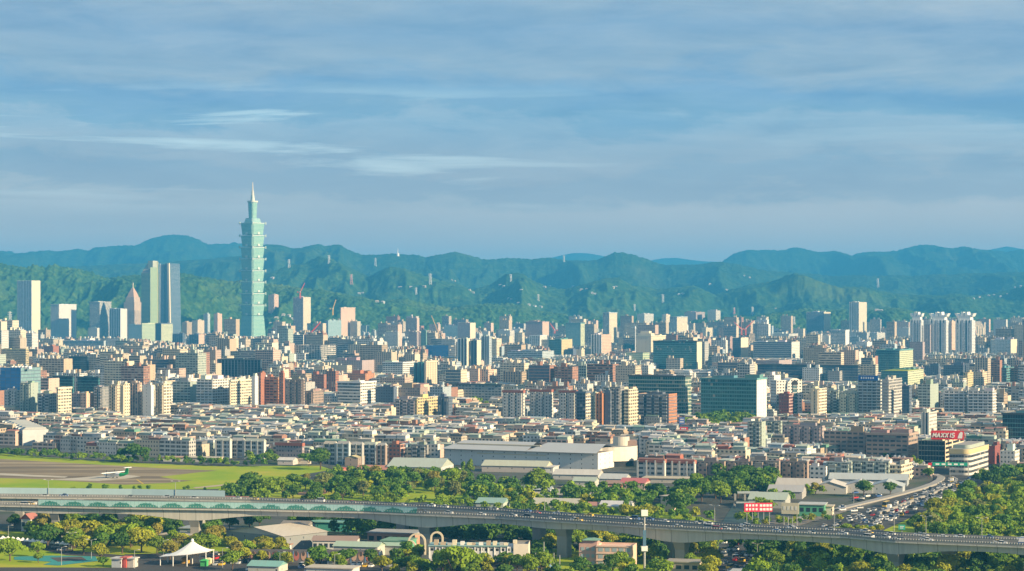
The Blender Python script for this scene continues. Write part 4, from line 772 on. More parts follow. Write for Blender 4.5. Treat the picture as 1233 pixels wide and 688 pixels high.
# white legs of the bridge building, white humps, roof signs
hb = [h for h in HERO if h[4] == 'the white bridge building'][0]; o = hb[5]; k_ = hb[2] / F
b = MB(); b.box(14, 24, -6, 6, 0, CAMZ + (HY - 449) * k_); b.build('tower_leg', PAINT, o, CC['white']); b = MB(); b.box(-18, 12, 2, 14, CAMZ + (HY - 449.5) * k_, CAMZ + (HY - 446) * k_); b.build('roof_block', PAINT, o, CC['white'])
hb = [h for h in HERO if h[4] == 'the big blue netted building'][0]; o = hb[5]; k_ = hb[2] / F; zz = CAMZ + (HY - 443) * k_
for i in range(6):
    b = MB(); b.cyl(0, 0, 0, 5, 1.9, None, 12); q = b.build('roof_vent', WHITE, o); q.rotation_euler = (R(-90), 0, 0); q.location = (-2 + i * 4.4, 4 + i * .5, zz - .4)
hb = [h for h in HERO if h[4] == 'the blue sign office'][0]; o = hb[5]; k_ = hb[2] / F; zz = CAMZ + (HY - 458) * k_
b = MB(); b.box(-12, 10, -.6, .2, zz - .5, zz + 5); s_ = b.build('sign_board', plain('sign_blue', (.02, .12, .42), .5), o)
for i in range(6):
    b = MB(); b.box(-9 + i * 2.6, -7.6 + i * 2.6, -.75, -.62, zz + 1.2, zz + 3.4); b.build('sign_character', WHITE, s_)
# plain bright stickers of colour the photo shows
hb = [h for h in HERO if h[4] == 'the big green office'][0]; o = hb[5]
def crane(x, D, y0, y1, xt, yt_, col, label):
    """luffing tower crane: mast on a roof, jib, counter jib, cab"""
    k_ = D / F; p = at(x, D, y0); o = thing('tower_crane', label, 'crane', p); h = (y0 - y1) * k_; m_ = tinted('crane_paint', .5, .1)
    b = MB(); n = max(3, int(h / 5)); e = 1.0
    for cx_, cy_ in ((-e, -e), (e, -e), (e, e), (-e, e)): b.bar((cx_, cy_, -4), (cx_, cy_, h), .6)
    for i in range(n):
        za, zb = -4 + (h + 4) * i / n, -4 + (h + 4) * (i + 1) / n; b.bar((-e, -e, za), (e, -e, zb), .25); b.bar((e, -e, za), (e, e, zb), .25); b.bar((e, e, za), (-e, e, zb), .25); b.bar((-e, e, za), (-e, -e, zb), .25)
    b.build('mast', m_, o, col)
    tip = Vector(((xt - x) * k_, 0, h + (y1 - yt_) * k_)); b = MB()
    for dy in (-.9, .9): b.bar((0, dy, h), tip + Vector((0, dy * .4, 0)), .7)
    b.bar((0, 0, h + 2.2), tip, .6)
    for i in range(8):
        q0, q1 = i / 8, (i + 1) / 8; A = Vector((0, 0, h)).lerp(tip, q0); B = Vector((0, 0, h + 2.2)).lerp(tip, q1); b.bar(A, B, .25)
    b.build('jib', m_, o, col); sg = -1 if xt > x else 1
    b = MB(); b.box(min(0, sg * 7), max(0, sg * 7), -1.2, 1.2, h - .6, h + .4); b.box(sg * 7 - 1.3, sg * 7 + 1.3, -1.4, 1.4, h - 1.5, h + 2); b.build('counter_jib', m_, o, tuple(q * .7 for q in col))
    b = MB(); b.box(-1, 1, -2.6, -1.1, h - .5, h + 2); b.build('cab', m_, o, CC['white'])
crane(361.5, 5850, 358, 352, 367, 341, (.72, .10, .08), 'red tower crane on top of the tall brown grey tower shell')
crane(401, 5600, 378, 372, 404.5, 361, (.72, .45, .10), 'yellow tower crane on the pale glass block by the pink tower')
crane(372, 4400, 412, 404, 386, 388, (.75, .06, .07), 'red tower crane over the open concrete frame')
crane(529, 4950, 412, 404, 519.5, 380, (.55, .36, .16), 'tan tower crane leaning back above the blue netted building')
crane(898, 5550, 402, 396, 908, 386, (.74, .13, .08), 'red tower crane with a raised jib on the brown shell')
crane(893, 5600, 402, 397, 884, 388, (.72, .16, .10), 'smaller red tower crane tilted away from its twin on the brown shell')
crane(668, 5500, 400, 398, 662, 389, (.72, .14, .12), 'pink red crane behind the rose brown tower')
# ------------------------------------------------------------------ nearer buildings the photo shows one by one
def box_thing(name, label, cat, x0, xm, x1, yt, yb, nick):
    """yb = photo row of the foot of the front wall"""
    D = gd(yb); o, wd, dp = base_thing(name, label, cat, x0, xm, x1, D); HERO.append((x0, x1, D, yb, nick, o)); o['nick'] = nick
    return o, wd, dp, CAMZ + (HY - yt) / F * D, D / F
def window_row(o, wd, z, h, n, name='window', mat=None, w=.62, y=-.08, x0=None, x1=None):
    x0 = -wd / 2 if x0 is None else x0; x1 = wd / 2 if x1 is None else x1; p = (x1 - x0) / n
    for i in range(n):
        b = MB(); cx = x0 + p * (i + .5); b.box(cx - p * w / 2, cx + p * w / 2, y, y + .05, z, z + h, 0); b.build(name, mat or plain('window_glass', (.03, .045, .055), .12), o)
# dark glass block under the big red sign
o, wd, dp, H, k_ = box_thing('office_building', 'dark glass office block with a cream end carrying the big red sign', 'office building', 1106, 1138, 1161, 531, 563, 'the dark sign block')
b = MB(); b.parapet_box(-wd / 2, wd / 2, 0, dp, 0, H, 0, 1, 2); b.build('wall', [fm('dark'), roofmat(), PAINT], o, CC['beige'])
for i in range(6):
    z = H - 3.3 * (i + 1); b = MB(); b.box(wd / 2 - .1, wd / 2 + .12, 2, dp * .34, z, z + 1.7); b.build('window_band', DARK, o); b = MB(); b.box(wd / 2 - .1, wd / 2 + .12, dp * .40, dp * .72, z, z + 1.7); b.build('window_band', DARK, o)
    b = MB(); b.box(wd / 2 - .1, wd / 2 + .12, dp * .78, dp * .96, z, z + 1.7); b.build('window_band', DARK, o)
for i in range(9):
    x = -wd / 2 + wd * i / 8; b = MB(); b.box(x - .12, x + .12, -.3, 0, 0, H - .6); b.build('mullion', plain('dark_frame', (.03, .05, .05), .5), o)
rooftop(o, wd, dp, H, CC['beige'], random.Random(3), False)
# red roof sign with the lettering the photo shows
sg = thing('roof_sign', 'big red roof sign with slanted white lettering on the dark glass block', 'sign', at(1141, gd(563) + 6, None, H), R(-12)); sw = 39 * k_; sh = 10.6 * k_
RED = plain('sign_red', (.62, .03, .03), .5, 0, .05)
b = MB(); b.box(-sw / 2, sw / 2, 0, 1.2, .6, .6 + sh); b.build('panel', RED, sg)
for i in range(7):
    b = MB(); x = -sw / 2 + sw * i / 6; b.bar((x * .98, .8, -.9), (x * .98, .8, 1), .2); b.bar((x * .98, 5, -.9), (x * .98, 1.4, sh), .2); b.build('support', GALV, sg)
def letters(parent, word, x0, z0, h, adv, y=-.12, t_=.2, mat=None, slant=.18, name='letter'):
    G = dict(M=[((0, 0), (0, 1)), ((0, 1), (.4, .35)), ((.4, .35), (.8, 1)), ((.8, 1), (.8, 0))], A=[((0, 0), (.4, 1)), ((.4, 1), (.8, 0)), ((.15, .35), (.65, .35))], X=[((0, 0), (.8, 1)), ((0, 1), (.8, 0))],
             I=[((.35, 0), (.35, 1))], S=[((.75, .95), (.1, .95)), ((.1, .95), (.1, .55)), ((.1, .52), (.7, .52)), ((.7, .52), (.7, .08)), ((.7, .05), (0, .05))])
    x = x0
    for ch in word:
        b = MB(); 
        for (a0, b0), (a1, b1) in G[ch]:
            p = Vector((x + a0 * h * .8 + slant * b0 * h, y, z0 + b0 * h)); q = Vector((x + a1 * h * .8 + slant * b1 * h, y, z0 + b1 * h)); b.bar(p, q, t_)
        b.build(name, mat or WHITE, parent); x += adv * (.62 if ch == 'I' else 1)
letters(sg, 'MAXXIS', -sw * .45, .6 + sh * .24, sh * .50, sw * .122, t_=.36)
b = MB(); b.face([(sw * .30, -.1, .6 + sh * .14), (sw * .44, -.1, .6 + sh * .14), (sw * .46, -.1, .6 + sh * .8), (sw * .40, -.1, .6 + sh * .9), (sw * .35, -.1, .6 + sh * .7)]); b.build('swoosh', WHITE, sg)
# rounded block with a lit curved corner
o, wd, dp, H, k_ = box_thing('rounded_building', 'pale block with a rounded lit corner and yellow roof band beside the avenue', 'office building', 1143, 1168, 1190, 547, 573, 'the rounded corner block')
arc = [(wd / 2 - 5 + 5 * math.cos(a_), 5 + 5 * math.sin(a_)) for a_ in [-math.pi / 2 + math.pi / 2 * i / 8 for i in range(9)]]
P = [(-wd / 2, 0)] + arc + [(wd / 2, dp), (-wd / 2, dp)]
b = MB(); b.prism(P, 0, H, 0, 1); b.build('wall', [fm('band'), roofmat()], o, CC['palegrey'])
P2 = [(x * 1.03, (y - dp / 2) * 1.03 + dp / 2) for x, y in P]; b = MB(); b.prism(P2, H + .003, H + 3.4, 0, 1); b.build('roof_band', [PAINT, roofmat()], o, CC['yellow'])
b = MB(); b.prism([(x * .8, (y - dp / 2) * .8 + dp / 2) for x, y in P], H + 3.4, H + 6, 0, 1); b.build('roof_house', [PAINT, roofmat()], o, CC['greenish'])
# market hall complex: long grey roofs, white curved wall with a disc on top
o, wd, dp, H, k_ = box_thing('market_hall', 'long low market hall with broad grey roofs and glazed strips under the eaves', 'hall', 536, 720, 745, 541, 566, 'the long market hall')
b = MB(); b.box(-wd / 2, wd / 2, 0, dp, 0, H - 3, 0, 1, 0); b.build('wall', [fm('blank'), roofmat()], o, CC['white'])
GR = tinted('sheet_roof', .6, .15, .05)
for i, (a_, c_) in enumerate(((-.5, .05), (.06, .5))):
    b = MB(); b.face([(wd * a_ - 2, -3, H - 3), (wd * c_, -3, H - 3), (wd * c_ - 2, dp * .5, H + 2.4), (wd * a_ + 6, dp * .5, H + 2.4)]); b.face([(wd * a_ + 6, dp * .5, H + 2.4), (wd * c_ - 2, dp * .5, H + 2.4), (wd * c_, dp + 3, H - 3), (wd * a_, dp + 3, H - 3)]); b.build('roof', GR, o, (.40, .42, .44))
b = MB(); b.box(-wd * .46, wd * .1, dp * .22, dp * .22 + 1, H + .1, H + .9); b.build('roof_walkway', PAINT, o, CC['cream'])
o, wd, dp, H, k_ = box_thing('market_wing', 'low pinkish grey wing with a flat pale roof before the long market hall', 'hall', 578, 656, 663, 549, 563.5, 'the low pinkish wing')
b = MB(); b.parapet_box(-wd / 2, wd / 2, 0, dp, 0, H, 0, 1, 0, None, .5); b.build('wall', [fm('blank'), PAINT], o, (.48, .42, .40))
b = MB(); b.box(-wd / 2 - 1.5, wd / 2 + 1.5, -2, dp + 1, H + .05, H + .8); b.build('roof', PAINT, o, CC['cream'])
window_row(o, wd, H * .35, H * .28, 9, w=.7)
o, wd, dp, H, k_ = box_thing('office_building', 'grey white market office with dark window bands and a round gold emblem', 'office building', 655, 716, 718, 547, 565, 'the emblem office')
b = MB(); b.parapet_box(-wd / 2, wd / 2, 0, dp, 0, H, 0, 1, 0); b.build('wall', [fm('band'), roofmat()], o, CC['palegrey'])
b = MB(); b.box(wd / 2 - 11, wd / 2 + .3, -.6, .4, 0, H + 1.5); t_ = b.build('blank_bay', PAINT, o, CC['palegrey']); b = MB(); b.cyl(0, 0, 0, .5, 1.9, None, 14); q = b.build('emblem', plain('gold_disc', (.55, .38, .06), .5), t_); q.rotation_euler = (R(90), 0, 0); q.location = (wd / 2 - 5, -.62, H * .62)
o = thing('curved_hall', 'big white hall with a curved sunlit wall and a round roof drum', 'hall', gp(738, 563)); k_ = gd(563) / F; HERO.append((708, 772, gd(563), 563, 'the white curved hall', o)); FOOT.append((o.location.x, o.location.y + 18, 26))
Zc = lambda y: CAMZ + (HY - y) * k_
P = [(-30 * k_, 4), (-28 * k_, -1)] + [(-6 * k_ + 38 * k_ * math.sin(a_), 26 - 27 * math.cos(a_) * .9) for a_ in [R(-10) + R(100) * i / 9 for i in range(10)]] + [(20 * k_, 44), (-30 * k_, 44)]
b = MB(); b.prism(P, 4.2, Zc(539), 0, 1, [(x, y) for x, y in P]); b.build('wall', [PAINT, roofmat()], o, (.70, .66, .58))
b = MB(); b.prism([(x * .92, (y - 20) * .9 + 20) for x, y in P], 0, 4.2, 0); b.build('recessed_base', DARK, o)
for i in range(5):
    b = MB(); b.prism([(-28 * k_ + i * 4, .5 + i * .1 - .2), (-26.4 * k_ + i * 4, .5 - .2), (-26.4 * k_ + i * 4, 1), (-28 * k_ + i * 4, 1)], 7, 8.2); 
b = MB(); b.cyl(12 * k_, 24, Zc(539) - 1, Zc(528), 10 * k_, None, 22, 0, 1); b.build('roof_drum', [PAINT, roofmat()], o, (.62, .58, .50))
b = MB(); b.box(18 * k_, 31 * k_, 20, 36, Zc(539) - 2, Zc(533)); b.build('roof_box', PAINT, o, (.36, .24, .19))
# oblique white row by the airfield, seen end-on
for i in range(7):
    f_ = i / 6; p_ = at(6, 1950).lerp(at(25.5, 1838), f_); o = tag(link('row_house', None, None, None, p_, R(-69)), ['white gable walled row house at the far end of the oblique row', 'second white gable walled house of the oblique row', 'third white gable walled house of the oblique row', 'middle white gable walled house of the oblique row', 'fifth white gable walled house of the oblique row', 'sixth white gable walled house of the oblique row, before its end', 'white gable walled row house at the airfield end of the oblique row'][i], 'row house', 'oblique white row')
    b = MB(); b.box(-8.5, 8.5, 0, 22, 0, 13.6, 0, 1, 2); b.build('wall', [fm('strip'), roofmat(), PAINT], o, (.60, .62, .63))
    b = MB(); b.box(-8.9, -8.0, -1.2, 22.3, 0, 14.6); b.build('gable_wall', WHITE, o); b = MB(); b.prism([(-7.8, .5), (8.3, .5), (8.3, 21), (-7.8, 21)], 13.7, 15.6, 0, 0, [(-6, 3), (7, 3), (7, 19), (-6, 19)]); b.build('tin_roof', tinmat(), o, (.46, .50, .48)); FOOT.append((o.location.x + 10, o.location.y + 4, 13))
HERO.append((2, 29, 1836, 536, 'the oblique white row', None))
# signs ------------------------------------------------------------
def board(name, label, x, yb, w_, h_, z0, col, rz=0.0, legs=2, rows=None, D=None):
    D = D or gd(yb); o = thing(name, label, 'sign', at(x, D), rz); b = MB(); b.box(-w_ / 2, w_ / 2, -.25, .25, z0, z0 + h_); p = b.build('panel', tinted('sign_paint', .5, .06), o, col)
    for i in range(legs):
        b = MB(); xx = -w_ / 2 + w_ * (i + .5) / legs; b.cyl(xx, .5, 0, z0 + h_ * .6, .22, .2, 6); b.build('post', GALV, o)
    for (cx, cz, cw, ch_, cc) in rows or ():
        b = MB(); b.box(cx - cw / 2, cx + cw / 2, -.33, -.26, cz - ch_ / 2, cz + ch_ / 2); b.build('sign_character', tinted('sign_paint', .5, .06), p, cc)
    return o
board('roof_billboard', 'red billboard with two rows of white characters before the green park', 823.5, 540, 6.8, 5.0, 13, (.62, .03, .05), R(-12), 2, [(-1.6 + i * 1.5, 16.6, 1.1, 1.1, (.75, .75, .75)) for i in range(3)] + [(-1.2 + i * 1.2, 14.6, .8, .8, (.75, .7, .7)) for i in range(4)])
board('roof_billboard', 'blue and white billboard standing above the red billboard', 821, 536, 5, 7, 17, (.10, .16, .40), R(-12), 2, [(0, 20, 3.4, 1, (.7, .7, .75)), (0, 22.2, 3.0, .8, (.7, .7, .75))])
board('shop_sign', 'white and blue shop sign with four blue marks by the park trees', 889, 545, 13, 6.4, 6, (.72, .71, .73), R(-20), 3, [(-4.6 + i * 3, 9.8, 1.6, 2.2, (.16, .16, .40)) for i in range(4)])
board('billboard', 'long red and white billboard divided in lattice fields behind the viaduct', 913, 634, 15.6, 4.8, 8, (.60, .03, .07), R(6), 5, [(-6.4 + i * 1.8, 11.5 - (j * 2.1), 1.1, 1.2, (.74, .72, .72)) for i in range(4) for j in range(2)] + [(1.5 + i * 1.8, 11.4 - j * 2.1, 1.4, 1.3, (.74, .72, .72)) for i in range(4) for j in range(2)])
board('billboard', 'cream billboard with pale lattice lettering beside the red and white billboard', 951.5, 637, 9.4, 6.0, 8, (.66, .60, .42), R(-18), 4, [(-3.2 + i * 2.1, 11.2, 1.2, 2.0, (.74, .72, .62)) for i in range(4)])
board('pole_sign', 'green highway sign on a single post beside the bright hedge', 1086, 652, 3.4, 2.4, 6, (.05, .42, .30), R(-10), 1, [(0, 7.6, 2.2, .4, (.7, .75, .7)), (-.2, 6.8, 1.8, .4, (.7, .75, .7))])
board('pole_sign', 'lower green highway sign near the viaduct parapet', 1082, 657, 3.4, 2.6, 4, (.08, .48, .30), R(-10), 1, [(0, 5.6, 2.0, .5, (.7, .75, .6))])
o = thing('overhead_sign', 'long green overhead highway sign board above the avenue', 'sign', at(1144, gd(576)), R(-8))
b = MB(); b.box(-12, 12, -.2, .2, 8.6, 11); p = b.build('panel', plain('sign_green', (.02, .30, .20), .5, 0, .05), o)
for i in range(5):
    b = MB(); b.box(-10 + i * 4.2, -7.4 + i * 4.2, -.28, -.21, 9.2, 10.3); b.build('sign_character', WHITE, p)
for x in (-12.5, 12.5):
    b = MB(); b.cyl(x, .3, 0, 11.2, .3, None, 6); b.build('post', GALV, o)
b = MB(); b.box(-15, -12.6, -.2, .2, 8.8, 10.6); b.build('red_panel', RED, o)
# ------------------------------------------------------------------ viaducts
NEARV = [(-140, 608), (0, 609), (150, 612), (300, 614), (440, 617), (510, 620), (600, 623.5), (670, 628), (750, 633), (810, 637), (890, 641), (1020, 647), (1073, 652), (1233, 658.5), (1380, 663)]
FARV = [(-140, 598), (0, 599), (150, 600.5), (300, 603.5), (440, 608.5), (510, 612), (600, 617), (670, 622), (750, 627), (810, 631.3), (890, 636), (1020, 642), (1073, 646.6), (1233, 652.6), (1380, 657)]
ZV = 17.5
def vpath(tab, x, off=0.0):
    """deck edge in plan: point and inward normal"""
    def P(q): D = gd(interp(tab, q), ZV); return Vector(((q - CX) / F * D, D))
    p = P(x); d = (P(x + 12) - P(x - 12)).normalized(); n = Vector((-d.y, d.x)); return p + n * off, d, n
def haunch(x, piers): return 3.0 + sum(a * math.exp(-((x - xp) / w_) ** 2) for xp, a, w_ in piers)
def viaduct(tab, label, W, piers, pier_x, barrier, far_barrier, asph):
    o = thing('viaduct', label, 'viaduct'); xs = np.arange(-130, 1375, 8.0); rows = []
    for x in xs:
        p, d, n = vpath(tab, x); rows.append((x, p, n, haunch(x, piers)))
    def strip(name, prof, mat, col=None, x0=-999, x1=9999, parent=o, uvm=False):
        """prof: (offset inward, z or function of depth) points, swept along the deck"""
        b = MB(); rr = [r_ for r_ in rows if x0 <= r_[0] <= x1]; u = 0
        for (xa, pa, na, ha), (xb, pb, nb, hb) in zip(rr, rr[1:]):
            l = (pb - pa).length
            for (o0, z0), (o1, z1) in zip(prof, prof[1:] + prof[:1]):
                f0a, f0b = (z0(ha), z0(hb)) if callable(z0) else (z0, z0); f1a, f1b = (z1(ha), z1(hb)) if callable(z1) else (z1, z1)
                A, B = pa + na * o0, pb + nb * o0; C_, D_ = pb + nb * o1, pa + na * o1
                b.face([(A.x, A.y, f0a), (B.x, B.y, f0b), (C_.x, C_.y, f1b), (D_.x, D_.y, f1a)], 0, [(u, f0a), (u + l, f0b), (u + l, f1b), (u, f1a)])
            u += l
        return b.build(name, mat, parent, col)
    low = lambda h: ZV - h
    t_ = MATS.get('viaduct_concrete')
    if not t_:
        t = NT('viaduct_concrete'); uv = t.n('UVMap', uv_map='UVMap').outputs[0]; sp = t.n('SeparateXYZ'); t.to(sp.inputs[0], uv)
        jn = t.math('LESS_THAN', t.math('FRACT', t.math('DIVIDE', sp.outputs[0], 8.5)), .035); mp = t.n('Mapping'); mp.inputs['Scale'].default_value = (.5, .06, 1); t.to(mp.inputs[0], uv)
        st = t.noise(1, 5, mp.outputs[0], .65); c = t.mix(t.math('MULTIPLY', st, .9), (.64, .63, .57), (.32, .31, .28)); t_ = t.base(t.mix(t.math('MULTIPLY', jn, .6), c, (.08, .08, .075)), .9, .15)
    strip('girder', [(1.6, low), (W - 1.6, low), (W - 1.2, ZV - .6), (1.2, ZV - .6)], t_)
    strip('deck_slab', [(0, ZV - .6), (W, ZV - .6), (W, ZV), (0, ZV)], t_)
    strip('road_surface', [(.5, ZV + .01), (W - .5, ZV + .01), (W - .5, ZV + .06), (.5, ZV + .06)], ASPH)
    dk = plain('dark_rail', (.045, .055, .065), .5, .3, .1)
    for nm_, a_ in (('near_parapet', .1), ('far_parapet', W - .4)):
        strip(nm_, [(a_, ZV + .06), (a_ + .3, ZV + .06), (a_ + .3, ZV + 1.0), (a_, ZV + 1.0)], plain('parapet', (.30, .30, .29), .8))
    strip('guard_rail', [(.15, ZV + 1.3), (.35, ZV + 1.3), (.35, ZV + 1.5), (.15, ZV + 1.5)], GALV)
    b = MB()
    for x in np.arange(-100, 1350, 3.2):
        p, d, n = vpath(tab, x, .05); b.box(p.x - .07, p.x + .07, p.y - .06, p.y + .06, ZV + .9, ZV + 1.5)
    b.build('rail_frame', WHITE, o)
    for i, (x, wt, back) in enumerate(pier_x):
        p, d, n = vpath(tab, x, W / 2); ang = math.atan2(d.y, d.x); h = ZV - haunch(x, piers); b = MB()
        b.prism([(-wt / 2, -2.4), (wt / 2, -2.4), (wt / 2, 2.4), (-wt / 2, 2.4)], 0, h - 3.5); b.prism([(-wt / 2, -2.4), (wt / 2, -2.4), (wt / 2, 2.4), (-wt / 2, 2.4)], h - 3.5, h, 0, 0, [(-wt / 2 - .5, -4), (wt / 2 + .5, -4), (wt / 2 + .5, 4), (-wt / 2 - .5, 4)])
        b.build('pier', CONC, o, None, (p.x, p.y, 0), ang)
    if barrier:
        t_b = MATS.get('barrier_panel')
        if not t_b:
            t = NT('barrier_panel'); uv = t.n('UVMap', uv_map='UVMap').outputs[0]; sp = t.n('SeparateXYZ'); t.to(sp.inputs[0], uv); u, v = sp.outputs[0], t.math('SUBTRACT', sp.outputs[1], ZV)
            # printed row of leafy crowns, one every 13 m, on pale teal panels
            fu = t.math('SUBTRACT', t.math('FRACT', t.math('DIVIDE', u, 13.0)), .5); nz = t.noise(.55, 7, uv, .75)
            hh = t.math('SUBTRACT', 2.75, t.math('MULTIPLY', t.math('MULTIPLY', fu, fu), 10.0)); hh = t.math('ADD', hh, t.math('MULTIPLY', t.math('SUBTRACT', nz, .5), 4.6))
            leaf = t.math('LESS_THAN', v, hh); post = t.math('LESS_THAN', t.math('FRACT', t.math('DIVIDE', u, 2.0)), .07)
            c = t.mix(leaf, (.36, .58, .58), t.mix(t.noise(1.6, 5, uv, .8), (.01, .12, .10), (.10, .34, .28))); t_b = t.base(t.mix(t.math('MULTIPLY', post, .5), c, (.10, .2, .2)), .35, .4)
        strip('noise_barrier', [(.0, ZV + .5), (.12, ZV + .5), (.12, ZV + 3.6), (.0, ZV + 3.6)], t_b, None, *barrier); strip('barrier_rail', [(-.1, ZV + 3.6), (.2, ZV + 3.6), (.2, ZV + 3.85), (-.1, ZV + 3.85)], GALV, None, *barrier)
    if far_barrier:
        strip('noise_barrier', [(W - .15, ZV + 1), (W, ZV + 1), (W, ZV + 4.2), (W - .15, ZV + 4.2)], plain('pale_panel', (.42, .58, .62), .4, 0, .15), None, *far_barrier)
    return o
viaduct(FARV, 'farther elevated carriageway with pale blue noise panels running behind the other deck', 11.5, [(20, 1, 40), (236, 1.5, 45), (478, 2.2, 45), (640, .8, 30), (796, 2.2, 45), (1135, 2.2, 45)], [(20, 4.4, 0), (236, 5, 0), (478, 5, 0), (641, 5, 0), (799, 4.6, 0), (1140, 5, 0), (1340, 5, 0)], None, (-130, 262), ASPH)
viaduct(NEARV, 'grey concrete highway viaduct with deep arched girders and leafy teal noise panels', 11.5, [(63, .8, 30), (232, 3.0, 48), (508, 3.4, 50), (660, 1.0, 34), (812, 3.4, 52), (1072, 2.8, 52), (1290, 2.8, 52)], [(-60, 5, 0), (63, 4, 0), (232, 4.4, 0), (508, 5.4, 0), (672, 5.4, 0), (815, 4.8, 0), (1072, 4.8, 0), (1290, 5, 0)], (42, 508), None, ASPH)
# ramp beside the avenue
o = thing('ramp_wall', 'long pale concrete ramp wall rising beside the crowded avenue', 'ramp'); RP = [(962, 627), (1000, 617.5), (1030, 610.5), (1062, 603), (1090, 596), (1112, 590), (1128, 584.5), (1136, 580), (1138, 576.5), (1130, 573)]
b = MB(); P = [gp(x, y) for x, y in RP]; hts = [.6, .8, .9, 1, 1.1, 1.2, 1.3, 1.3, 1.3, 1.3]
for (p, q, h0, h1) in zip(P, P[1:], hts, hts[1:]):
    d = (q - p).normalized(); n = Vector((-d.y, d.x, 0)) * 5
    b.face([p, q, q + Vector((0, 0, h1)), p + Vector((0, 0, h0))]); b.face([p + Vector((0, 0, h0)), q + Vector((0, 0, h1)), q + n + Vector((0, 0, h1)), p + n + Vector((0, 0, h0))]); b.face([q + n, p + n, p + n + Vector((0, 0, h0)), q + n + Vector((0, 0, h1))])
b.build('ramp', plain('pale_concrete', (.32, .31, .29), .9, 0, .25), o)
o = thing('road_divider', 'pale concrete lane divider curving along the crowded avenue', 'divider'); b = MB(); RP2 = [(1058, 620), (1075, 614), (1100, 604), (1122, 596), (1142, 588), (1150, 583), (1152, 579), (1146, 576)]
P = [gp(x, y) for x, y in RP2]
for p, q in zip(P, P[1:]): b.bar(p + Vector((0, 0, .7)), q + Vector((0, 0, .7)), .8)
b.build('divider', plain('pale_concrete', (.46, .44, .40)), o)

# ------------------------------------------------------------------ sheds and small buildings before and behind the viaduct
def shed(x0, x1, yb, h, d, roof, wall, label, kind='gable', rz=None, nm='shed', cat='shed', rise=None, win=0, D=None):
    D = D or gd(yb); p0, p1 = at(x0, D), at(x1, D); c = (p0 + p1) / 2; wd = (p1 - p0).length; rz = R(-14) if rz is None else rz
    wd /= max(.5, math.cos(rz)); o = thing(nm, label, cat, c, rz); FOOT.append((c.x - d / 2 * math.sin(rz), c.y + d / 2 * math.cos(rz), wd / 2, d / 2, rz)); HERO.append((x0, x1, D, yb, None, o))
    b = MB(); b.box(-wd / 2, wd / 2, 0, d, 0, h, 0); b.build('wall', fm('blank') if not win else PAINT, o, wall); rise = rise or min(wd, d) * .16
    b = MB(); e = .6
    if kind == 'gable':                                # ridge along the width
        A = [(-wd / 2 - e, -e, h), (wd / 2 + e, -e, h), (wd / 2 + e, d / 2, h + rise), (-wd / 2 - e, d / 2, h + rise)]; B = [(-wd / 2 - e, d / 2, h + rise), (wd / 2 + e, d / 2, h + rise), (wd / 2 + e, d + e, h), (-wd / 2 - e, d + e, h)]
        b.face(A); b.face(B); b.face([(wd / 2, 0, h), (wd / 2, d, h), (wd / 2, d / 2, h + rise)]); b.face([(-wd / 2, d, h), (-wd / 2, 0, h), (-wd / 2, d / 2, h + rise)])
    elif kind == 'end':                                # gable end to the front
        A = [(-wd / 2 - e, -e, h), (0, -e, h + rise), (0, d + e, h + rise), (-wd / 2 - e, d + e, h)]; B = [(0, -e, h + rise), (wd / 2 + e, -e, h), (wd / 2 + e, d + e, h), (0, d + e, h + rise)]
        b.face(A[::-1]); b.face(B); b.face([(-wd / 2, 0, h), (wd / 2, 0, h), (0, 0, h + rise)])
    elif kind == 'barrel':
        n = 8; pts = [(-wd / 2 * math.cos(math.pi * i / n), h + rise * 1.6 * math.sin(math.pi * i / n)) for i in range(n + 1)]
        for (xa, za), (xb, zb) in zip(pts, pts[1:]): b.face([(xa, -e, za), (xb, -e, zb), (xb, d + e, zb), (xa, d + e, za)])
        b.face([(x, 0, z) for x, z in reversed(pts)])
    else: b.box(-wd / 2 - e, wd / 2 + e, -e, d + e, h + .02, h + .5)
    b.build('roof', tinmat(), o, roof)
    if win: window_row(o, wd, h * .4, h * .36, win)
    return o, wd
G_, W_, Y_, T_, RU, BL = (.38, .50, .42), (.66, .66, .63), (.60, .54, .40), (.20, .44, .40), (.36, .15, .10), (.12, .28, .48)
shed(466, 531, 571, 5, 34, (.42, .52, .46), (.5, .52, .52), 'large shed with a pale green sheet roof by the airfield corner', win=0); shed(528, 537, 576, 4, 20, W_, W_, 'small barrel roofed white shed, first of a pair', 'barrel'); shed(538, 547, 575.5, 4, 20, W_, (.5, .5, .5), 'small barrel roofed white shed nearer the palms', 'barrel')
shed(580, 657, 569, 4.5, 22, (.50, .55, .42), (.46, .42, .40), 'long shed with a pale cream green roof before the low pinkish wing'); shed(656, 666, 570, 4, 18, W_, W_, 'small white shed at the end of the cream green roof', 'flat')
shed(415, 431, 561, 6, 20, (.62, .56, .30), (.3, .24, .2), 'yellow roofed shed with an open front by the airfield', 'end'); shed(401, 413, 571, 3.5, 12, (.60, .04, .03), (.5, .2, .14), 'small bright red shed on the building yard', 'flat'); shed(428, 465, 570.5, 3, 16, (.50, .17, .10), (.5, .4, .32), 'low orange red shed on the building yard')
shed(334, 353, 560, 3.5, 12, W_, (.55, .5, .48), 'low white roofed hut by the airfield fence beside the round tree'); shed(354, 371, 559, 3.5, 10, Y_, (.62, .55, .45), 'low cream hut with a blue corner by the airfield fence', 'flat'); shed(196, 222, 556, 3, 12, (.55, .32, .2), W_, 'low orange roofed hut row along the airfield fence', 'flat'); shed(223, 262, 556.5, 3, 12, Y_, (.55, .52, .48), 'long low cream hut row along the airfield fence', 'flat')
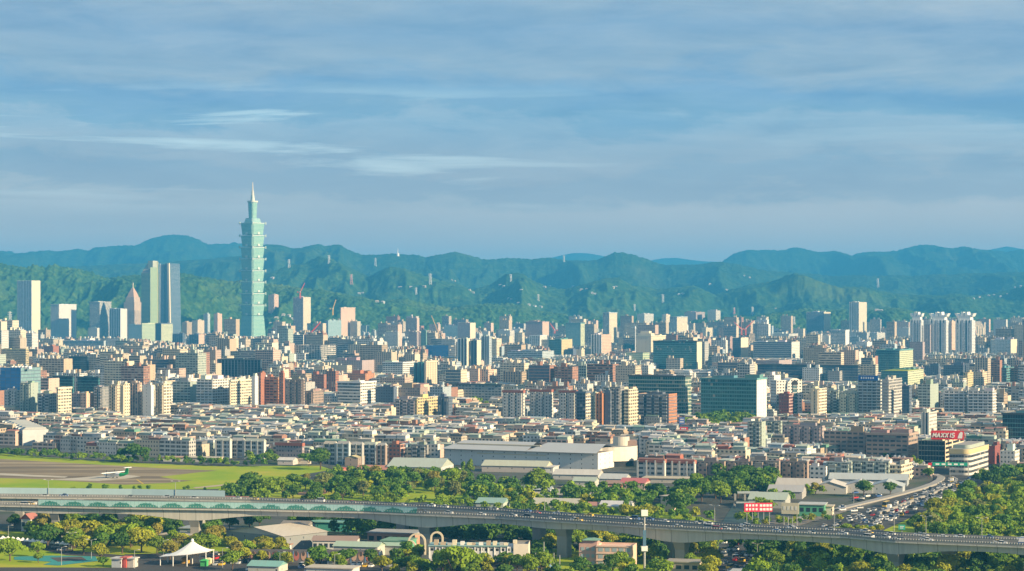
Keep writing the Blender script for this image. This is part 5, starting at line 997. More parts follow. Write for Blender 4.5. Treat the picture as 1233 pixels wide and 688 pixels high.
shed(596, 662, 598, 4.5, 12, (.45, .55, .62), (.42, .45, .48), 'long grey blue ribbed shed among the trees'); shed(573, 606, 613, 3.5, 16, T_, (.45, .5, .48), 'teal roofed shed close behind the viaduct'); shed(622, 656, 603, 3.5, 14, Y_, (.5, .46, .38), 'cream flat roofed hut beside the ribbed shed', 'flat'); shed(640, 694, 614.5, 3.5, 18, (.52, .52, .42), (.5, .48, .44), 'pale olive shed close behind the viaduct'); shed(668, 682, 596, 4, 12, RU, W_, 'small rust roofed house among the trees', 'end'); shed(681, 696, 600, 3.5, 10, W_, W_, 'small white roofed hut among the trees', 'gable')
shed(703, 722, 616, 3.5, 14, (.45, .16, .12), W_, 'low red roofed hut close behind the viaduct'); shed(722, 758, 617, 3.5, 16, (.60, .62, .66), W_, 'white tent roofed shed close behind the viaduct', 'gable'); shed(722, 752, 584, 4, 22, (.50, .55, .55), (.45, .47, .47), 'pale sheet roofed shed below the curved hall'); shed(747, 776, 590, 4.5, 20, (.50, .05, .07), (.45, .35, .3), 'red roofed market shed below the curved hall'); shed(729, 748, 590, 4, 16, (.30, .16, .11), (.52, .25, .17), 'brown hut with an orange wall next to the red market shed')
shed(778, 800, 598, 4, 18, (.5, .52, .52), W_, 'grey roofed hut between dark trees'); shed(752, 784, 603, 3, 10, BL, (.2, .3, .45), 'long blue roofed car shelter among the trees'); shed(774, 836, 582, 3, 16, Y_, (.5, .47, .42), 'long pale roof before the maroon row', 'flat'); shed(666, 720, 578, 3.5, 20, (.60, .60, .56), (.5, .5, .48), 'wide white roofed shed below the emblem office'); shed(690, 716, 586, 3.5, 14, G_, (.46, .48, .44), 'green grey roofed hut below the emblem office'); shed(700, 730, 597, 3.5, 14, (.52, .48, .40), W_, 'tan roofed hut among the market trees')
shed(796, 811, 617, 9, 8, (.6, .5, .42), (.62, .50, .44), 'tall pink white shed wall slanting among the trees', 'flat', R(-45))
shed(902, 945, 612, 5, 26, G_, (.40, .42, .40), 'pale green roofed market behind the red and white billboard'); shed(925, 965, 601, 4.5, 24, (.40, .42, .44), (.35, .35, .35), 'dark grey roofed market hall'); shed(962, 992, 622, 6.5, 14, (.5, .55, .55), (.08, .34, .20), 'green walled shop building by the side road', 'flat', win=4); shed(992, 1002, 621, 5, 10, Y_, (.6, .55, .45), 'cream framed shop next to the green walled shop', 'flat')
shed(935, 985, 594, 4.5, 26, (.52, .50, .46), (.4, .4, .38), 'wide pale grey market roof'); shed(980, 1018, 595, 4.5, 24, (.66, .64, .58), (.5, .5, .48), 'white tent like market roof, first of the row', 'end'); shed(1016, 1050, 594, 4.5, 24, (.60, .62, .62), (.5, .5, .48), 'white tent like market roof next to the round tree', 'end'); shed(1048, 1086, 594.5, 4.5, 24, (.48, .56, .58), (.4, .44, .46), 'grey teal market roof near the ramp', 'end'); shed(1000, 1090, 585, 4, 22, (.46, .54, .56), (.36, .4, .42), 'very long grey teal market roof before the walk-ups'); shed(900, 936, 586, 4, 18, (.58, .52, .42), (.5, .46, .4), 'tan market roof before the brown walk-ups')
# before the viaduct
shed(268, 345, 661, 7.5, 30, (.60, .57, .50), (.22, .24, .25), 'large warehouse with a broad cream roof and a dark grey gable front', 'end', R(-40), 'warehouse', 'warehouse', 3.4)
shed(336, 368, 648, 6, 16, (.20, .21, .22), (.5, .5, .46), 'long grey roofed barrack with small windows beside the warehouse', win=7); shed(346, 372, 655, 4.5, 14, (.12, .13, .14), (.30, .31, .32), 'dark flat roofed store beside the warehouse', 'flat'); shed(361, 384, 656.5, 5, 10, W_, (.52, .57, .60), 'white sided store with a sloping roof', 'gable'); shed(376, 429, 665, 5.5, 12, (.30, .20, .17), (.58, .58, .55), 'long brown roofed workshop with white bays', 'gable', R(-4), win=8); shed(401, 455, 671, 5, 12, (.34, .52, .40), (.5, .5, .45), 'pale green roofed store behind the painted wall', 'gable'); shed(328, 352, 662, 4.5, 12, (.42, .5, .5), (.46, .48, .5), 'pale sheet roofed lean-to by the warehouse', 'flat'); shed(331, 349, 664, 3.2, 6, RU, W_, 'small rust roofed porch by the warehouse', 'flat')
shed(372, 423, 640, 4.5, 10, (.10, .42, .34), (.06, .38, .30), 'long green shed under the viaduct', 'flat'); shed(442, 500, 657, 6, 16, (.40, .46, .50), (.50, .28, .20), 'grey roofed house with an orange brown wall under the viaduct', 'flat', win=6); shed(459, 492, 667, 6, 14, (.10, .36, .26), (.07, .36, .24), 'green hall with a pale green porch roof', 'flat'); shed(452, 487, 668.5, 4.5, 8, (.34, .56, .42), (.5, .5, .46), 'pale green porch roof before the green hall', 'gable')
shed(192, 231, 655, 4.2, 12, (.56, .52, .44), (.55, .5, .42), 'low cream roofed park pavilion between trees', 'flat', win=5); shed(216, 241, 645, 3.5, 12, (.32, .42, .48), (.4, .45, .48), 'blue grey flat shelter at the foot of the viaduct pier', 'flat'); shed(184, 194, 651, 3, 8, (.55, .58, .62), W_, 'small white hut beside the park pavilion', 'flat'); shed(25, 37, 640, 6.5, 8, (.40, .10, .09), W_, 'little white house with a red roof in the park wood', 'end', R(-20), 'house', 'house', 3, 2); shed(-10, 50, 611, 3, 14, W_, Y_, 'long white roof between the two decks', 'flat'); shed(50, 66, 611, 3, 12, (.55, .42, .28), Y_, 'small tan roof between the two decks', 'flat')
shed(263, 293, 607, 3.5, 8, (.45, .10, .10), (.5, .12, .12), 'red and white scaffold cabin beside the far carriageway', 'flat'); shed(298, 336, 690, 3, 12, (.14, .45, .42), (.5, .5, .45), 'teal awning roof at the frame bottom', 'gable'); shed(368, 425, 693, 3, 10, (.60, .56, .48), W_, 'low cream awning roof at the frame bottom', 'flat'); shed(134, 146, 684, 4, 6, (.6, .63, .63), (.55, .6, .62), 'small white site cabin by the park road', 'flat'); shed(146, 152, 684, 4.4, 5, (.6, .05, .04), (.62, .10, .08), 'small red site cabin by the park road', 'flat'); shed(153, 161, 684, 4, 5, W_, (.6, .58, .52), 'small cream site cabin by the park road', 'flat')
shed(803, 841, 691, 5, 10, (.34, .33, .30), (.46, .38, .30), 'small concrete hut with a flat overhanging roof', 'flat', win=4); shed(880, 908, 698, 3, 10, (.5, .55, .58), W_, 'white carport roof beside the parked cars', 'flat')
# white corrugated works with a teal roof edge and roof plant
D = gd(682); o = thing('works_building', 'long white ribbed works building with a cluttered roof', 'building', at(517, D), R(-3)); FOOT.append((at(577, D).x, D + 8, 25, 10, 0)); k_ = D / F; wd = 118 * k_
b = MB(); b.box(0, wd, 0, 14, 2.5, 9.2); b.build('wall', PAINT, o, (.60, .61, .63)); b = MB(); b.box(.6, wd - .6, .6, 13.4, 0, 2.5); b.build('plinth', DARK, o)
for i in range(16):
    x = wd * i / 15; b = MB(); b.box(x - .22, x + .22, -.35, 0, 2.5, 9.2); b.build('rib', WHITE, o)
for i in range(18):
    x = wd * (i + .5) / 18; b = MB(); b.box(x - .7, x + .7, -.06, 0.02, 7.2, 8.4); b.build('window', DARK, o)
b = MB(); b.box(-.6, wd * .8, -.7, 14.4, 9.25, 9.6); b.build('roof', tinmat(), o, (.16, .42, .44)); b = MB(); b.parapet_box(wd * .86, wd + .6, -.6, 14.5, 2.5, 10.6, 0, 1, 0, None, .8); b.build('end_block', [PAINT, roofmat()], o, (.72, .66, .58))
for i in range(13):
    b = MB(); x = 2 + i * 3 + rnd.uniform(-.8, .8); b.box(x, x + rnd.uniform(1.2, 2.6), 2, 5, 9.6, 9.6 + rnd.uniform(.9, 2.4)); b.build('roof_unit', PAINT, o, rnd.choice([CC['cream'], CC['white'], CC['grey'], CC['tan']]))
# pink house
D = gd(684); k_ = D / F; o = thing('pink_building', 'pink three storey building with a cream roof parapet and green stair roof', 'building', at(718, D), R(-12)); FOOT.append((at(730, D).x, D + 7, 14, 9, 0))
PK = (.58, .36, .32); b = MB(); b.parapet_box(0, 44 * k_, 0, 13, 0, 10.4, 0, 1, 0, None, .8); b.build('wall', [PAINT, PAINT], o, (.72, .50, .40)); b = MB(); b.parapet_box(-22 * k_, -.02, 2, 12, 0, 10.8, 0, 1, 0, None, .8); b.build('side_wing', [PAINT, PAINT], o, PK)
b = MB(); b.box(-18 * k_, 0, 3, 9, 10.0, 12.2); b.build('stair_head', PAINT, o, PK); b = MB(); b.prism([(-19 * k_, 2), (1, 2), (1, 10), (-19 * k_, 10)], 12.25, 13.2, 0, 0, [(-12 * k_, 4), (-6 * k_, 4), (-6 * k_, 7), (-12 * k_, 7)]); b.build('stair_roof', tinmat(), o, (.10, .36, .26))
for fl in range(3):
    window_row(o, 0, 1.2 + fl * 3.2, 1.7, 5, mat=plain('pale_window', (.34, .42, .46), .2), x0=.4, x1=44 * k_ - .4, w=.66); window_row(o, 0, 1.2 + fl * 3.2, 1.6, 3, mat=plain('pale_window', (.34, .42, .46), .2), x0=-21 * k_, x1=-.6, y=1.9, w=.6)
    b = MB(); b.box(-.2, 44 * k_ + .2, -.35, 0, 3.3 + fl * 3.2, 3.7 + fl * 3.2); b.build('cornice', PAINT, o, (.66, .50, .42))
# tent
D = gd(681); k_ = D / F; o = thing('tensile_canopy', 'white peaked tensile canopy on slim posts by the car park', 'canopy', at(223, D), R(-8)); FOOT.append((o.location.x, D + 4, 12, 10, 0))
b = MB(); peak = Vector((5 * k_, 5, 11.0)); rim = [(-30, -3, 5.2), (-12, -5, 6), (6, -5, 6.6), (28, -2, 7.6), (29, 10, 7.4), (8, 13, 6.8), (-14, 13, 6), (-30, 9, 5.2)]; rim = [Vector((x * k_, y, z - 1)) for x, y, z in rim]
n = len(rim)
for i in range(n):
    a, c = rim[i], rim[(i + 1) % n]; prev = [a, c]
    for q in range(1, 7):
        f = q / 6; sagf = f ** 1.9 * .9 + f * .1
        A = Vector((a.x + (peak.x - a.x) * f, a.y + (peak.y - a.y) * f, a.z + (peak.z - a.z) * sagf)); B = Vector((c.x + (peak.x - c.x) * f, c.y + (peak.y - c.y) * f, c.z + (peak.z - c.z) * sagf))
        b.face([prev[0], prev[1], B, A] if q < 6 else [prev[0], prev[1], A]); prev = [A, B]
q = b.build('membrane', plain('white_fabric', (.78, .77, .74), .7, 0, .06), o); sol = q.modifiers.new('t', 'SOLIDIFY'); sol.thickness = .12
for v in rim:
    b = MB(); b.cyl(v.x * .96, v.y * .96 + .2, 0, v.z, .22, None, 8); b.build('post', WHITE, o)
b = MB(); b.cyl(peak.x, peak.y, 0, 10.6, .25, .2, 8); b.build('mast', WHITE, o); b = MB(); b.cyl(peak.x, peak.y, 10.7, 11.8, .8, .5, 10); b.build('peak_cap', WHITE, o)
def stall(px_, yb, w_, h_, col, label):
    o = thing('market_stall', label, 'stall', gp(px_, yb), R(-8)); b = MB(); b.box(-w_ / 2, w_ / 2, 0, 3, 0, h_); b.build('body', PAINT, o, col); b = MB(); b.prism([(-w_ / 2 - .4, -.6), (w_ / 2 + .4, -.6), (w_ / 2 + .4, 3.4), (-w_ / 2 - .4, 3.4)], h_ + .01, h_ + .8, 0, 0, [(-w_ * .2, 1), (w_ * .2, 1), (w_ * .2, 2), (-w_ * .2, 2)]); b.build('roof', PAINT, o, col)
stall(222.5, 679, 3, 2.4, (.68, .38, .05), 'yellow stall standing under the white canopy'); stall(245, 682.5, 3, 2.6, (.05, .42, .12), 'green stall at the edge of the white canopy'); stall(250, 681, 2.6, 2.6, (.68, .60, .35), 'cream stall beside the green stall')
# row of small white peaked canopies
for i in range(14):
    x = 2 + i * 6; yb = 655 + i * .55; o = thing('peaked_canopy', '%s small white peaked canopy in the row by the park road' % ['first', 'second', 'third', 'fourth', 'fifth', 'sixth', 'seventh', 'eighth', 'ninth', 'tenth', 'eleventh', 'twelfth', 'thirteenth', 'last'][i], 'canopy', gp(x, yb), R(-10), 'white peaked canopies')
    b = MB(); b.prism([(-1.35, 0), (1.35, 0), (1.35, 3), (-1.35, 3)], 2.4, 3.9, 0, 0, [(-.1, 1.4), (.1, 1.4), (.1, 1.6), (-.1, 1.6)]); b.build('roof', plain('white_fabric', (.78, .77, .74)), o)
    for sx in (-1.25, 1.25):
        b = MB(); b.cyl(sx, .1, 0, 2.4, .07, None, 5); b.build('post', GALV, o)
# painted wall with oval portraits
o = thing('painted_wall', 'long dark wall painted with a row of big oval portraits', 'mural', gp(300, 678), R(-3)); wl = 158 * gd(678) / F; b = MB(); b.box(0, wl, 0, .5, 0, 6.4); b.build('wall', PAINT, o, (.10, .10, .12))
for i in range(18):
    x = 2 + i * (wl - 4) / 17; c_ = rnd.choice([(.42, .26, .19), (.36, .19, .14), (.46, .33, .27), (.40, .12, .10), (.5, .42, .36)]); b = MB(); b.cyl(0, 0, 0, .12, 1.5, None, 16); q = b.build('portrait', PAINT, o, c_); q.rotation_euler = (R(90), 0, 0); q.location = (x, -.02, 3.4); q.scale = (.85, 1.45, 1)
    b = MB(); b.cyl(0, 0, 0, .06, .8, None, 12); h_ = b.build('hair', PAINT, q, (.05, .04, .04)); h_.location = (0, .75, .14)
    if i % 2: b = MB(); b.box(x + 1.7, x + 2.2, -.1, -.02, .4, 5.6); b.build('stripe', PAINT, o, (.10, .22, .42))
# arches
for x, r_, lab in ((502, 4.0, 'tall cream garden arch by the viaduct pier'), (494, 2.4, 'smaller cream garden arch by the viaduct pier'), (526, 2.8, 'low cream arch behind the white works roof')):
    o = thing('garden_arch', lab, 'arch', gp(x, 668), R(-6)); b = MB(); z0 = 6.0 if r_ > 3.5 else 4.0 if r_ < 2.6 else 8
    for i in range(12):
        a0, a1 = math.pi * i / 12, math.pi * (i + 1) / 12; b.bar((r_ * math.cos(a0), 0, z0 + r_ * math.sin(a0)), (r_ * math.cos(a1), 0, z0 + r_ * math.sin(a1)), .42)
    b.build('arch_ring', PAINT, o, CC['cream'])
    for s_ in (-r_, r_): b = MB(); b.box(s_ - .42, s_ + .42, -.42, .42, 0, z0); b.build('post', PAINT, o, CC['cream'])
# phone mast before the viaduct
D = gd(686); k_ = D / F; o = thing('phone_mast', 'tall grey phone mast with white antenna boxes before the viaduct', 'mast', at(776, D)); b = MB(); b.cyl(0, 0, 0, 27, .55, .35, 8); b.build('pole', GALV, o)
for z0, w_, h_, lab in ((24.5, 1.5, 2.6, 'antenna_box'), (8.5, 1.4, 2.2, 'equipment_box')):
    b = MB(); b.box(-w_, w_, -w_, w_, z0, z0 + h_); b.build(lab, WHITE, o)
b = MB(); b.box(-.7, .7, -.7, .7, 10.8, 18); b.build('blue_sleeve', plain('blue_sleeve', (.10, .20, .30), .6), o)
for i, (x, h) in enumerate(((645, 9), (651, 8), (655, 14), (663, 8), (667, 9), (674, 8))):
    o = tag(link('plain_pole', None, None, None, gp(x, 690)), ['tall pale pole beside the works building', 'short pale pole by the blue tanks', 'tallest pale pole among the blue tanks', 'pale pole behind the blue tanks', 'pale pole near the viaduct pier foot', 'last pale pole before the pink building'][i], 'pole', 'pale poles'); b = MB(); b.cyl(0, 0, 0, h, .25, .2, 6); b.build('shaft', GALV, o); b = MB(); b.box(-.5, .5, -.5, .5, 0, .6); b.build('base', CONC, o)
for i, x in enumerate((642, 652, 662, 671)):
    o = thing('water_cabin', ['first', 'second', 'third', 'fourth'][i] + ' small blue white pump cabin below the pale poles', 'cabin', gp(x, 692), 0, 'pump cabins'); b = MB(); b.box(-1.6, 1.6, 0, 3, 0, 3); b.build('wall', PAINT, o, (.5, .56, .62)); b = MB(); b.prism([(-1.9, -.3), (1.9, -.3), (1.9, 3.3), (-1.9, 3.3)], 3.02, 4.2, 0, 0, [(-.2, 1.2), (.2, 1.2), (.2, 1.8), (-.2, 1.8)]); b.build('roof', PAINT, o, (.16, .32, .46))
# footbridges over the canal
for yb, z0, w_, lab in ((612, 3.5, 26, 'low grey footbridge across the canal'), (603, 5, 24, 'flat roofed sluice building across the canal')):
    o = thing('footbridge' if z0 < 5 else 'sluice', lab, 'bridge' if z0 < 5 else 'sluice', gp(901, yb), R(-4)); b = MB(); b.box(-w_ / 2 * .55, w_ / 2 * .55, 0, 3 if z0 < 5 else 9, z0 - .7, z0); b.build('deck' if z0 < 5 else 'roof', PAINT, o, (.42, .46, .46))
    for x in (-8, -2, 4, 10): b = MB(); b.box(x - .6, x + .6, .5, 2, 0, z0 - .7); b.build('pillar', CONC, o)
# turboprop on the runway
D = gd(576.2); k_ = D / F; o = thing('airplane', 'white and green twin propeller airliner rolling on the runway', 'airplane', at(139, D), R(-32)); GRN = plain('airline_green', (.03, .42, .12), .4, 0, .03); WH = plain('aircraft_white', (.82, .82, .80), .35, 0, .03)
def lathe_x(prof, n=14):
    b = MB()
    for (xa, ra, za), (xb, rb, zb) in zip(prof, prof[1:]):
        for i in range(n):
            a0, a1 = 2 * math.pi * i / n, 2 * math.pi * (i + 1) / n; p = lambda x, r_, z, a_: (x, r_ * math.cos(a_), z + r_ * math.sin(a_)); b.face([p(xa, ra, za, a0), p(xb, rb, zb, a0), p(xb, rb, zb, a1), p(xa, ra, za, a1)])
    return b
fz = 2.7
lathe_x([(-11, .05, fz - .5), (-10.6, .6, fz - .35), (-9.6, 1.1, fz - .1), (-8, 1.35, fz), (4.5, 1.35, fz)]).build('fuselage', WH, o, smooth=True); lathe_x([(4.5, 1.35, fz), (8, 1.0, fz + .35), (11, .4, fz + .9), (12, .08, fz + 1.1)]).build('tail_cone', GRN, o, smooth=True)
b = MB(); b.prism([(8, -.15), (11.6, -.15), (11.6, .15), (8, .15)], fz + .9, fz + 5.2, 0, 0, [(10, -.1), (12.2, -.1), (12.2, .1), (10, .1)]); b.build('tail_fin', GRN, o); b = MB(); b.prism([(10, -3.6), (12, -3.6), (12, 3.6), (10, 3.6)], fz + 5.2, fz + 5.45, 0, 0, [(10.3, -3.6), (11.8, -3.6), (11.8, 3.6), (10.3, 3.6)]); b.build('tailplane', WH, o)
b = MB(); b.prism([(-2.4, -13), (-.8, -13), (.6, 0), (-.8, 13), (-2.4, 13), (-2.6, 0)], fz + 1.35, fz + 1.7); b.build('wing', WH, o)
for s_ in (-4, 4):
    g = lathe_x([(-4.4, .1, fz + 1.1), (-4.0, .5, fz + 1.1), (-2, .6, fz + 1.1), (1, .2, fz + 1.2)]).build('engine', WH, o, loc=(0, s_, 0), smooth=True); b = MB(); b.bar((-4.5, 0, fz - .9), (-4.5, 0, fz + 3.1), .12); b.bar((-4.5, -2, fz + 1.1), (-4.5, 2, fz + 1.1), .12); b.build('propeller', DARK, g)
for x, y_ in ((-8.6, 0), (-.4, -2), (-.4, 2)):
    b = MB(); b.box(x - .4, x + .4, y_ - .2, y_ + .2, 0.1, .9); b.build('wheel', DARK, o); b = MB(); b.bar((x, y_, .8), (x, y_ * .4, fz - 1), .14); b.build('landing_leg', GALV, o)
for i in range(14):
    for s_ in (-1, 1): b = MB(); x = -7 + i * .95; b.box(x, x + .4, s_ * 1.33 - .04, s_ * 1.33 + .04, fz + .15, fz + .6); b.build('window', DARK, o)
# ------------------------------------------------------------------ the mass of the city
rz_ = random.Random(77)
def footprint_free(x, y, r):
    for f in FOOT:
        if len(f) == 3:
            if (x - f[0]) ** 2 + (y - f[1]) ** 2 < (r + f[2]) ** 2: return False
        else:
            dx, dy = x - f[0], y - f[1]; c, s = math.cos(f[4]), math.sin(f[4]); lx, ly = dx * c + dy * s, -dx * s + dy * c
            if abs(lx) < f[2] + r and abs(ly) < f[3] + r * .85: return False
    return True
def colof(x, y): return CX + x / y * F
def hmax(xa, xb, D):
    """tallest a filler may be without covering the buildings the photo shows behind it"""
    y = 0.0
    for h in HERO:
        if h[2] > D + 5 and h[0] < xb and h[1] > xa: y = max(y, h[3] - 1)
    return 1e9 if y == 0 else CAMZ - (y - HY - (4 if D > 4000 else 0)) / F * D
FRONT = [(-400, 520), (-120, 533), (0, 540), (60, 546), (130, 551), (260, 553), (330, 554), (400, 557), (530, 557), (548, 545), (765, 545), (770, 577), (900, 579), (1095, 581), (1104, 566), (1140, 566), (1195, 572), (1233, 574), (1345, 572), (1600, 566)]
WALLS = [('grey', (.42, .42, .41)), ('pale grey', (.56, .56, .54)), ('white', (.70, .69, .66)), ('beige', (.54, .46, .35)), ('cream', (.64, .57, .43)), ('pinkish', (.54, .40, .33)), ('brick brown', (.33, .17, .12)), ('blue grey', (.36, .43, .48)), ('grey green', (.36, .42, .37)), ('tan', (.45, .35, .25))]
ROOFS = [('pale green', (.42, .52, .43)), ('grey', (.42, .44, .45)), ('white', (.68, .68, .66)), ('rust brown', (.34, .17, .12)), ('cream', (.62, .56, .44)), ('pale blue', (.36, .48, .56)), ('dark green', (.12, .30, .22)), ('brick red', (.42, .13, .09)), ('dark grey', (.16, .17, .18))]
WW = [9, 11, 12, 20, 18, 11, 8, 5, 6, 12]; RW = [20, 14, 9, 14, 16, 7, 6, 8, 8]
NUM = ['', 'one', 'two', 'three', 'four', 'five', 'six', 'seven', 'eight', 'nine', 'ten', 'eleven', 'twelve', 'thirteen', 'fourteen', 'fifteen', 'sixteen', 'seventeen', 'eighteen', 'nineteen', 'twenty']
LAND = [(h[0], h[1], h[2], h[4]) for h in HERO if h[4]]
used_labels = {}
def relation(x, D):
    """words that place a filler against a named neighbour"""
    px_ = colof(x, D); best = min(LAND, key=lambda h: (max(0, h[0] - px_, px_ - h[1]) * 1.0 + abs(math.log(h[2] / D)) * 60)); n = best[3]
    if px_ < best[0] - 1: w_ = 'left of'
    elif px_ > best[1] + 1: w_ = 'right of'
    else: w_ = 'before' if D < best[2] else 'behind'
    return w_ + ' ' + n
def uniq(opts):
    for l in opts:
        l = ' '.join(l.split()[:16])
        if l not in used_labels: used_labels[l] = 1; return l
    used_labels[l] += 1; return l
cand = []
def cand_rows():
    v = 900.0
    e1, e2 = (cT, sT), (-sT, cT)
    # old quarter: rows of 4 to 5 storey houses along the lanes
    row = 0; v = 1050
    while v < 3300:
        row += 1; u = -1500 + rz_.uniform(0, 20); pitch = rz_.uniform(11, 13); 
        while u < 900:
            wd = rz_.uniform(13, 34); dp = rz_.uniform(9.5, 12)
            x, y = u * e1[0] + v * e2[0], u * e1[1] + v * e2[1]
            if y > 900 and abs(x) < .262 * y + 120:
                px_ = colof(x, y); D = y
                if D > gd(interp(FRONT, px_)) + 8 and D < 2330 + 60 * math.sin(px_ * .02) + 40 * math.sin(px_ * .07) and rz_.random() < .97: cand.append(('L', x, y, wd, dp, (rz_.choice((10, 13, 13.5, 14, 16)) if D > gd(interp(FRONT, px_)) + 70 else rz_.choice((7, 10, 10, 13))) + rz_.uniform(-.6, .8)))
            u += wd + (rz_.uniform(.4, 2) if rz_.random() < .75 else rz_.uniform(5, 9))
        v += pitch + (rz_.uniform(5, 8) if row % 2 else rz_.uniform(2, 3.5))
    # denser mixed city
    v = 1500
    while v < 9000:
        u = -3400; far = v > 4200
        while u < 2200:
            x, y = u * e1[0] + v * e2[0], u * e1[1] + v * e2[1]; k_ = max(0, (y - 2300) / 4000)
            wd = rz_.uniform(16, 36) * (1 + k_ * .35); dp = rz_.uniform(14, 22)
            if y > 2280 and y < 6900 and abs(x) < .262 * y + 120:
                px_ = colof(x, y); D = y
                if D > gd(interp(FRONT, px_)) + 8 and D > 2290 + 60 * math.sin(px_ * .02) + 40 * math.sin(px_ * .07):
                    q = rz_.random(); h = rz_.uniform(12, 18) if q < .30 else rz_.uniform(20, 34) if q < .70 else rz_.uniform(32, 48) if q < .94 else rz_.uniform(48, 70)
                    if D > 4200: h *= 1.15
                    if D > 2900 and rz_.random() < .13: h = rz_.uniform(46, 66) if D < 4000 else rz_.uniform(58, 92); wd = rz_.uniform(24, 44)
                    if D < 2700: h = min(h, rz_.uniform(13, 31))
                    cand.append(('M', x + rz_.uniform(-2, 2), y + rz_.uniform(-3, 3), wd, dp, h))
            u += wd + (rz_.uniform(1, 5) if rz_.random() < .7 else rz_.uniform(8, 16)) + k_ * 14
        v += rz_.uniform(26, 40) + max(0, (v - 3000) / 4000) * 34
cand_rows()
PARKS = [(828, 905, 508, 530), (150, 200, 400, 401), (556, 600, 486, 506), (690, 720, 498, 512), (1000, 1022, 498, 512), (970, 1000, 500, 512)]
good = []
for (kd, x, y, wd, dp, h) in cand:
    px_ = colof(x, y); hw = wd / 2 / y * F
    if any(a < px_ < b_ and gd(d) < y < gd(c) for a, b_, c, d in PARKS): continue
    if not footprint_free(x, y, max(dp, wd * .6) / 2): continue
    hm = hmax(px_ - hw, px_ + hw, y)
    if hm < 6: continue
    h = min(h, hm * rz_.uniform(.9, 1.0)) if h > hm else h
    good.append((kd, x, y, wd, dp, h))
good.sort(key=lambda g: g[2])
low = [g for g in good if g[0] == 'L']; mid = [g for g in good if g[0] == 'M']
def score(g): return g[3] / g[2] * min(g[5], 30) / g[2]
mid.sort(key=score, reverse=True)
LOW_N, MID_N = 285, 200
def parts_of(g, r):
    kd, x, y, wd, dp, h = g; wn, wc = r.choices(WALLS, WW)[0]; rn, rc = r.choices(ROOFS, RW)[0]; v = r.uniform(.88, 1.2); wc = tuple(min(.80, q * v) for q in wc)
    st = r.choice(('punch', 'balcony', 'wide', 'punch', 'small')) if h < 30 else r.choice(('punch', 'balcony', 'wide', 'grid', 'strip', 'band', 'blue')); ss = r.choice(('blank', 'blank', 'small', 'punch'))
    sheds = []
    if kd == 'L' or h < 20:
        n = max(1, int(wd / 9)); x0 = -wd / 2
        for i in range(n):
            w_ = wd / n; q = r.random()
            if q < .84: sheds.append((x0 + .3, x0 + w_ * r.uniform(.8, .99), r.uniform(.2, dp * .3), r.uniform(dp * .6, dp - .2), r.uniform(1.8, 2.9), r.choices(ROOFS, RW)[0][1] if i or len(sheds) else rc, r.random() < .5))
            x0 += w_
    heads = [(r.uniform(-wd / 2 + 1, wd / 2 - 5), r.uniform(1, max(1.2, dp - 5)), r.uniform(3, 5.5), r.uniform(2.8, 4), r.uniform(2.2, 3.4) + (2 if kd == 'M' and h > 20 else 0)) for _ in range((0 if r.random() < .5 else 1) if kd == 'L' else 1 if wd < 22 else 2)]
    tanks = [(r.uniform(-wd / 2 + 1.5, wd / 2 - 1.5), r.uniform(1.5, dp - 1.5), r.uniform(.9, 1.3), r.uniform(1.6, 2.4)) for _ in range(r.choice((1, 1, 2)))]
    return wn, wc, rn, rc, st, ss, sheds, heads, tanks
def add_roof(b, s, z, mt, mw, cw=None, cr=None):
    x0, x1, y0, y1, hh, col, g = s
    b.box(x0 + .2, x1 - .2, y0 + .2, y1 - .2, z - .4, z + hh, mw, None, None, cw)
    if g: ym = (y0 + y1) / 2; b.face([(x0, y0, z + hh), (x1, y0, z + hh), (x1, ym, z + hh + 1.1), (x0, ym, z + hh + 1.1)], mt, None, col); b.face([(x0, ym, z + hh + 1.1), (x1, ym, z + hh + 1.1), (x1, y1, z + hh), (x0, y1, z + hh)], mt, None, col); b.face([(x1, y0, z + hh), (x1, y1, z + hh), (x1, ym, z + hh + 1.1)], mt, None, col)
    else: b.face([(x0, y0 - .2, z + hh + .05), (x1, y0 - .2, z + hh + .05), (x1, y1, z + hh + .6), (x0, y1, z + hh + .6)], mt, None, col); b.face([(x1, y0, z + hh), (x1, y1, z + hh), (x1, y1, z + hh + .6)], mt, None, col)
